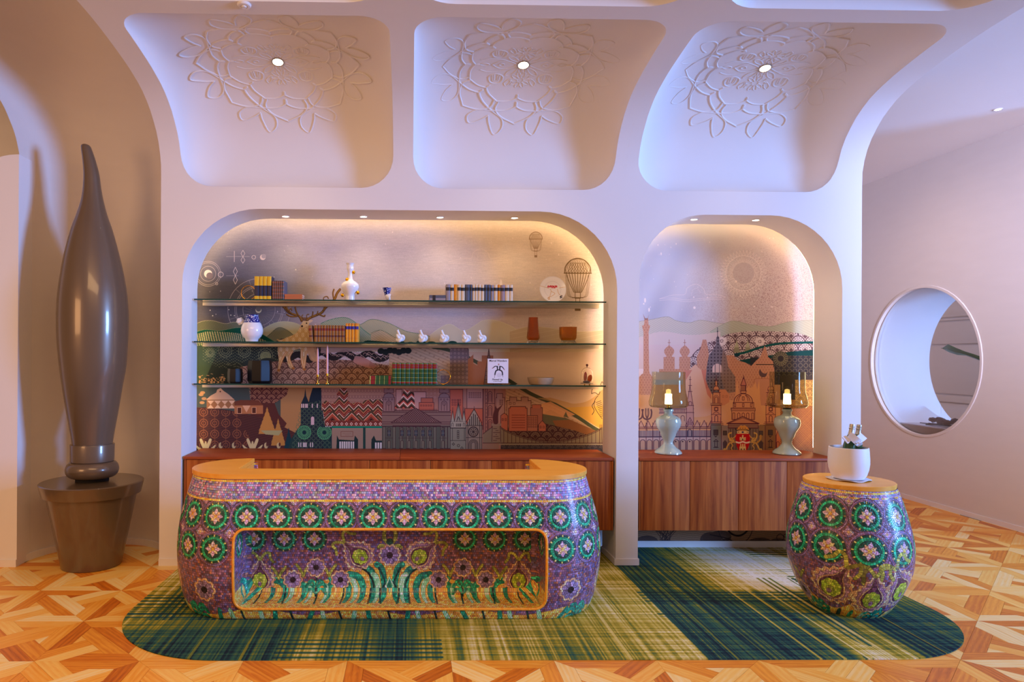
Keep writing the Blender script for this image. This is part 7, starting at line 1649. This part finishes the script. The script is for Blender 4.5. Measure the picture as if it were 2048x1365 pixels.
# ---------------------------------------------------------------- giant planted bulb sculpture
SX, SY = -2.67, 5.86
pot = thing('giant_pot', 'huge bronze lacquered flowerpot standing in the curved alcove', 'pot', (SX, SY, 0))
lathe('pot_body', [(.226, 0), (.234, .004), (.352, .60), (.362, .606)], (SX, SY), M['bronze'], pot, 96, angle=.5)
lathe('pot_rim', [(.35, .600), (.382, .602), (.404, .690), (.405, .700), (.396, .706), (.0, .708)], (SX, SY), M['bronze'], pot, 96, angle=.5)
bulb = thing('bulb_sculpture', 'giant bronze teardrop sculpture with a ringed foot rising from the flowerpot', 'sculpture', (SX, SY, .708))
lathe('foot_ring', [(.13, .708), (.13, .735), (.10, .74)], (SX, SY), M['dark'], bulb, 64)
lathe('torus_base', [(.12, .736)]+[(.150+.058*math.cos(a), .805+.068*math.sin(a)) for a in np.linspace(-1.45, 1.5, 14)]+[(.12, .874)], (SX, SY), M['bronze'], bulb, 96, angle=.8)
lathe('collar', [(.165, .872), (.1705, .876), (.1725, 1.010), (.1705, 1.016), (.158, 1.017)], (SX, SY), M['bronze'], bulb, 96, angle=.4)
pz = [(1.016, .157, .0), (1.12, .172, 0), (1.30, .202, 0), (1.49, .231, 0), (1.67, .257, .003), (1.86, .272, 0), (2.05, .278, 0), (2.22, .272, -.002), (2.38, .254, -.004), (2.59, .216, -.009), (2.81, .162, -.012), (2.94, .120, -.012), (3.06, .088, -.011), (3.17, .071, -.014), (3.28, .062, -.019), (3.39, .052, -.036), (3.48, .043, -.056), (3.512, .036, -.064), (3.525, .020, -.068), (3.528, .001, -.07)]
q3 = cr(pz, 4); lathe('teardrop_body', [(max(.001, p[1]), p[0]) for p in q3], None, M['bronze'], bulb, 96, True, [(SX+p[2]*.91, SY+p[2]*.41) for p in q3], angle=.9)
# ---------------------------------------------------------------- ceiling: medallions, lights, detector
def stroke(name, P, r_, par, cx, cs, S=.735, closed=False, lift=.001):
    hx = (cof_x[0][1]-cof_x[0][0])/2-.02; hs = (s_c1-s_c0)/2; cm = (s_c0+s_c1)/2; pts = []
    for a, b in P:                       # follow the dish of the coffer
        b = b*.73; dx, ds = abs(a*S), abs(cs-b*S-cm); D = max(.0, min(hx-dx, hs-ds)); h = COF_DEPTH*math.sqrt(max(0, 1-(1-min(1, D/COF_FIL))**2)); pts.append(V3(cx+a*S, cs-b*S, h-lift))
    return tube(name, pts, r_, M['plaster'], par, 6, closed)
def petal(r0, r1, a, wa, k=6):
    """pointed petal outline between radii r0..r1 about direction a"""
    L = [(r0, a-wa), (r0+(r1-r0)*.35, a-wa*.98), (r0+(r1-r0)*.72, a-wa*.55), (r1, a), (r0+(r1-r0)*.72, a+wa*.55), (r0+(r1-r0)*.35, a+wa*.98), (r0, a+wa)]
    f = lambda Q: cr([(r*math.cos(t), r*math.sin(t)) for r, t in Q], k)
    return f(L[:4])+f(L[3:])[1:]
s_c = s_at_y(5.33)
for ci, nm in enumerate(('left', 'middle', 'right')):
    cx = (cof_x[ci][0]+cof_x[ci][1])/2; c0 = V3(cx, s_c, COF_DEPTH)
    t = thing('ceiling_medallion', 'raised plaster flower medallion in the %s ceiling coffer' % nm, 'medallion', c0, 'plaster flower medallions in the coffers')
    for k in range(8):
        a = k*PI/4+PI/8
        stroke('petal', petal(.46, .60, a, PI/8), .0065, t, cx, s_c); stroke('petal', petal(.56, .72, a, PI/8), .0075, t, cx, s_c)
        b = a+PI/8; stroke('petal', petal(.60, .86, b, PI/9), .0075, t, cx, s_c)
        for q in (-1, 1):
            d = a+q*.115; stroke('petal', cr([(.72*math.cos(a), .72*math.sin(a)), (.80*math.cos(a+q*.20), .80*math.sin(a+q*.20)), (.92*math.cos(a+q*.24), .92*math.sin(a+q*.24)), (1.0*math.cos(a+q*.16), 1.0*math.sin(a+q*.16)), (.90*math.cos(a+q*.06), .90*math.sin(a+q*.06)), (.80*math.cos(a), .80*math.sin(a))], 5), .0065, t, cx, s_c)
    for s_ in (-1, 1):
        for k in range(10):
            a = k*PI/5; stroke('daisy_petal', [(0+.0*k+.03*math.cos(a)+.045*(math.cos(u))*math.cos(a)*1.0+.045*math.cos(a)-.02*math.sin(u)*math.sin(a), s_*.24+.03*math.sin(a)+.045*math.cos(u)*math.sin(a)+.045*math.sin(a)+.02*math.sin(u)*math.cos(a)) for u in np.linspace(0, 2*PI, 9)[:-1]], .0035, t, cx, s_c, closed=True)
        for q in (-1, 1):
            ex = s_*.27; stroke('eye_curve', cr([(s_*.07, q*.01), (s_*.16, q*.065), (s_*.26, q*.06), (s_*.33, 0)], 5), .004, t, cx, s_c); stroke('eye_curve', cr([(s_*.08, q*.02), (s_*.22, q*.10), (s_*.36, q*.12), (s_*.45, q*.09)], 5), .004, t, cx, s_c)
            tx, ty = s_*.27, q*.22
            stroke('tulip', cr([(tx, ty-.07), (tx+.075, ty-.03), (tx+.06, ty+.05), (tx, ty+.075), (tx-.06, ty+.05), (tx-.075, ty-.03)], 4, True), .005, t, cx, s_c, closed=True)
            for w_ in (.6, .3): stroke('tulip', cr([(tx-.07*w_, ty-.06), (tx-.05*w_, ty+.03), (tx, ty+.05*w_+.01), (tx+.05*w_, ty+.03), (tx+.07*w_, ty-.06)], 4), .0035, t, cx, s_c)
            stroke('leaf', cr([(s_*.05, q*.06), (s_*.10, q*.15), (s_*.17, q*.17), (s_*.14, q*.10)], 4, True), .0038, t, cx, s_c, closed=True); stroke('leaf', cr([(s_*.11, q*.22), (s_*.17, q*.28), (s_*.15, q*.33), (s_*.11, q*.28)], 4, True), .0038, t, cx, s_c, closed=True)
            stroke('leaf', cr([(s_*.02, q*.05), (s_*.04, q*.09), (s_*.02, q*.13), (s_*.005, q*.09)], 4, True), .0032, t, cx, s_c, closed=True)
        stroke('eye_curve', [(s_*.23+.028*math.cos(u), .022*math.sin(u)) for u in np.linspace(0, 2*PI, 11)[:-1]], .004, t, cx, s_c, closed=True); stroke('leaf', cr([(s_*.36, 0), (s_*.41, .025), (s_*.46, 0), (s_*.41, -.025)], 4, True), .004, t, cx, s_c, closed=True)
    y, z, ny, nz = prof(s_c); nv = Vector((0, ny, nz))
    dl = thing('downlight', 'bright recessed downlight in the centre of the %s ceiling medallion' % nm, 'downlight', c0, 'downlights of the coffers')
    q_ = nv.rotation_difference(Vector((0, 0, 1))).inverted()
    def disc(name, rr, m_, par, c, q_=None, n_=32):
        vs_ = []; 
        for r_, h in rr: vs_ += [c+(q_ @ Vector((r_*math.cos(2*PI*k/n_), r_*math.sin(2*PI*k/n_), h)) if q_ else Vector((r_*math.cos(2*PI*k/n_), r_*math.sin(2*PI*k/n_), h))) for k in range(n_)]
        fs_ = [(j*n_+k, j*n_+(k+1) % n_, (j+1)*n_+(k+1) % n_, (j+1)*n_+k) for j in range(len(rr)-1) for k in range(n_)]+[tuple(range(n_)), tuple((len(rr)-1)*n_+k for k in range(n_))]
        return mesh(name, vs_, fs_, m_, par, True, angle=.6)
    disc('trim_ring', [(.047, .001), (.050, -.005), (.045, -.009), (.040, -.007), (.040, .0)], M['alu'], dl, c0, q_); disc('diffuser', [(.039, -.003), (.038, -.0065)], M['bulb'], dl, c0, q_)
    spot('coffer_spot', c0-nv*.03, 14, 1.9, target=c0-nv)
def downlight(px, py, z, lab, grp, lit=True, pw=0, aim=None):
    p = atZ(px, py, z); p.z = z; dl = thing('downlight', lab, 'downlight', p, grp); n_ = 24
    disc('trim_ring', [(.034, .001), (.037, -.002), (.034, -.004), (.028, -.003), (.028, .001)], M['trimwhite'], dl, p); disc('diffuser', [(.0275, -.0005), (.027, -.0025)], M['bulb'] if lit else M['alu'], dl, p)
    if pw: spot('niche_spot', (p.x, p.y, z-.02), pw, 2.5, blend=1, target=aim or (p.x, p.y-.12, z-1))
for i, (px, py) in enumerate(((571, 433), (727, 433.5), (880, 435), (1029, 436))): downlight(px, py, 2.999, 'small round downlight in the wide arch soffit, %s from the left' % ordn(i), 'downlights in the wide arch', pw=10)
for i, (px, py) in enumerate(((1388, 439), (1511.5, 440.5))): downlight(px, py, 2.984, 'small round downlight in the narrow arch soffit, %s one' % ('left', 'right')[i], 'downlights in the narrow arch', pw=10)
downlight(1996, 219, 4.178, 'round downlight in the flat ceiling above the round window', None)
spot('hall_wall_fill', (4.6, 7.9, 4.10), 60, 2.7, (1, .64, .40), .15, 1, target=(5.7, 7.9, 0))  # added warm fill without a fixture, brightens the right wall and floor
det = V3(atY(488, 14, 4.38).x, s_at_y(4.383), 0); y, z, ny, nz = prof(s_at_y(4.383)); q_ = Vector((0, ny, nz)).rotation_difference(Vector((0, 0, 1))).inverted()
dt = thing('smoke_detector', 'small round white detector on the ceiling rib above the left coffer', 'detector', det)
disc('housing', [(.042, .002), (.044, -.005), (.038, -.013), (.026, -.015), (.024, -.012)], M['trimwhite'], dt, det, q_); disc('sensor', [(.016, -.010), (.014, -.020), (.005, -.022)], M['trimwhite'], dt, det, q_)
# ---------------------------------------------------------------- beyond the round window
zl = .945
lb = thing('stone_basin', 'olive topped counter at the bottom of the round window tunnel', 'counter', (6.7, 8.6, zl-.1))
box('counter_top', XW+.06, XW+.84, 8.0, 9.20, zl-.015, zl, cmat('pale_stone', (186, 172, 170), .3), lb, .003); box('counter_front', XW+.055, XW+.10, 7.95, 9.25, zl-.20, zl-.016, cmat('olive_front', (140, 106, 62), .4), lb, .003)
tag(box('glass_screen', 6.94, 6.945, 8.05, 8.95, zl+.0005, zl+.22, M['clear'], None, loc=(6.94, 8.5, zl)), 'low clear glass screen standing on the counter in the round window', 'glass screen')
dr = thing('driftwood_tray', 'knotty dark driftwood lying on black sticks in the round window', 'driftwood', (6.55, 8.2, zl)); dwm = noise_vary(cmat('driftwood', (92, 66, 54), .8), 25, .3)
for k in range(3): tube('stick', [(6.42+.07*k, 8.62-.05*k, zl+.020), (6.46+.07*k, 7.75, zl+.020)], .006, M['dark'], dr, 8)
tube('rail', [(6.40, 8.5, zl+.0085), (6.66, 8.5, zl+.0085)], .007, M['dark'], dr, 8); tube('rail', [(6.40, 8.1, zl+.0085), (6.66, 8.1, zl+.0085)], .007, M['dark'], dr, 8)
r = np.random.RandomState(6)
for k in range(9): blob('wood_lump', (6.50+.03*math.sin(k*2), 8.50-.075*k, zl+.068+.012*math.sin(k*1.7)), .035+.01*r.rand(), .055, .026+.012*r.rand(), dwm, dr, .5*math.sin(k), k, .35)
la = [atX(px, py, 6.62) for px, py in ((1885, 697), (1896, 698), (1912, 704), (1930, 708), (1948, 714), (1975, 724))]
wl = [.01, .10, .085, .05, .055, .06]; lf = thing('tropical_leaf', 'long green tropical leaf reaching in from the right of the round window', 'leaf', la[-1]); vs = []
for p, w_ in zip(la, wl): vs += [p+Vector((.0, .01, w_*.55)), p+Vector((-.02, 0, 0)), p+Vector((.0, -.01, -w_*.45))]
vs += [v+Vector((.004, 0, 0)) for v in vs]; n_ = len(la)
fs = [(i*3+k, i*3+k+1, (i+1)*3+k+1, (i+1)*3+k) for i in range(n_-1) for k in range(2)]; fs += [tuple(a+3*n_ for a in f[::-1]) for f in fs]
mesh('leaf_blade', vs, fs, noise_vary(cmat('leaf_green', (52, 104, 44), .35), 30, .15), lf, True); tube('midrib', [p+Vector((-.022, 0, 0)) for p in la], .004, cmat('rib_green', (40, 88, 36)), lf, 6)
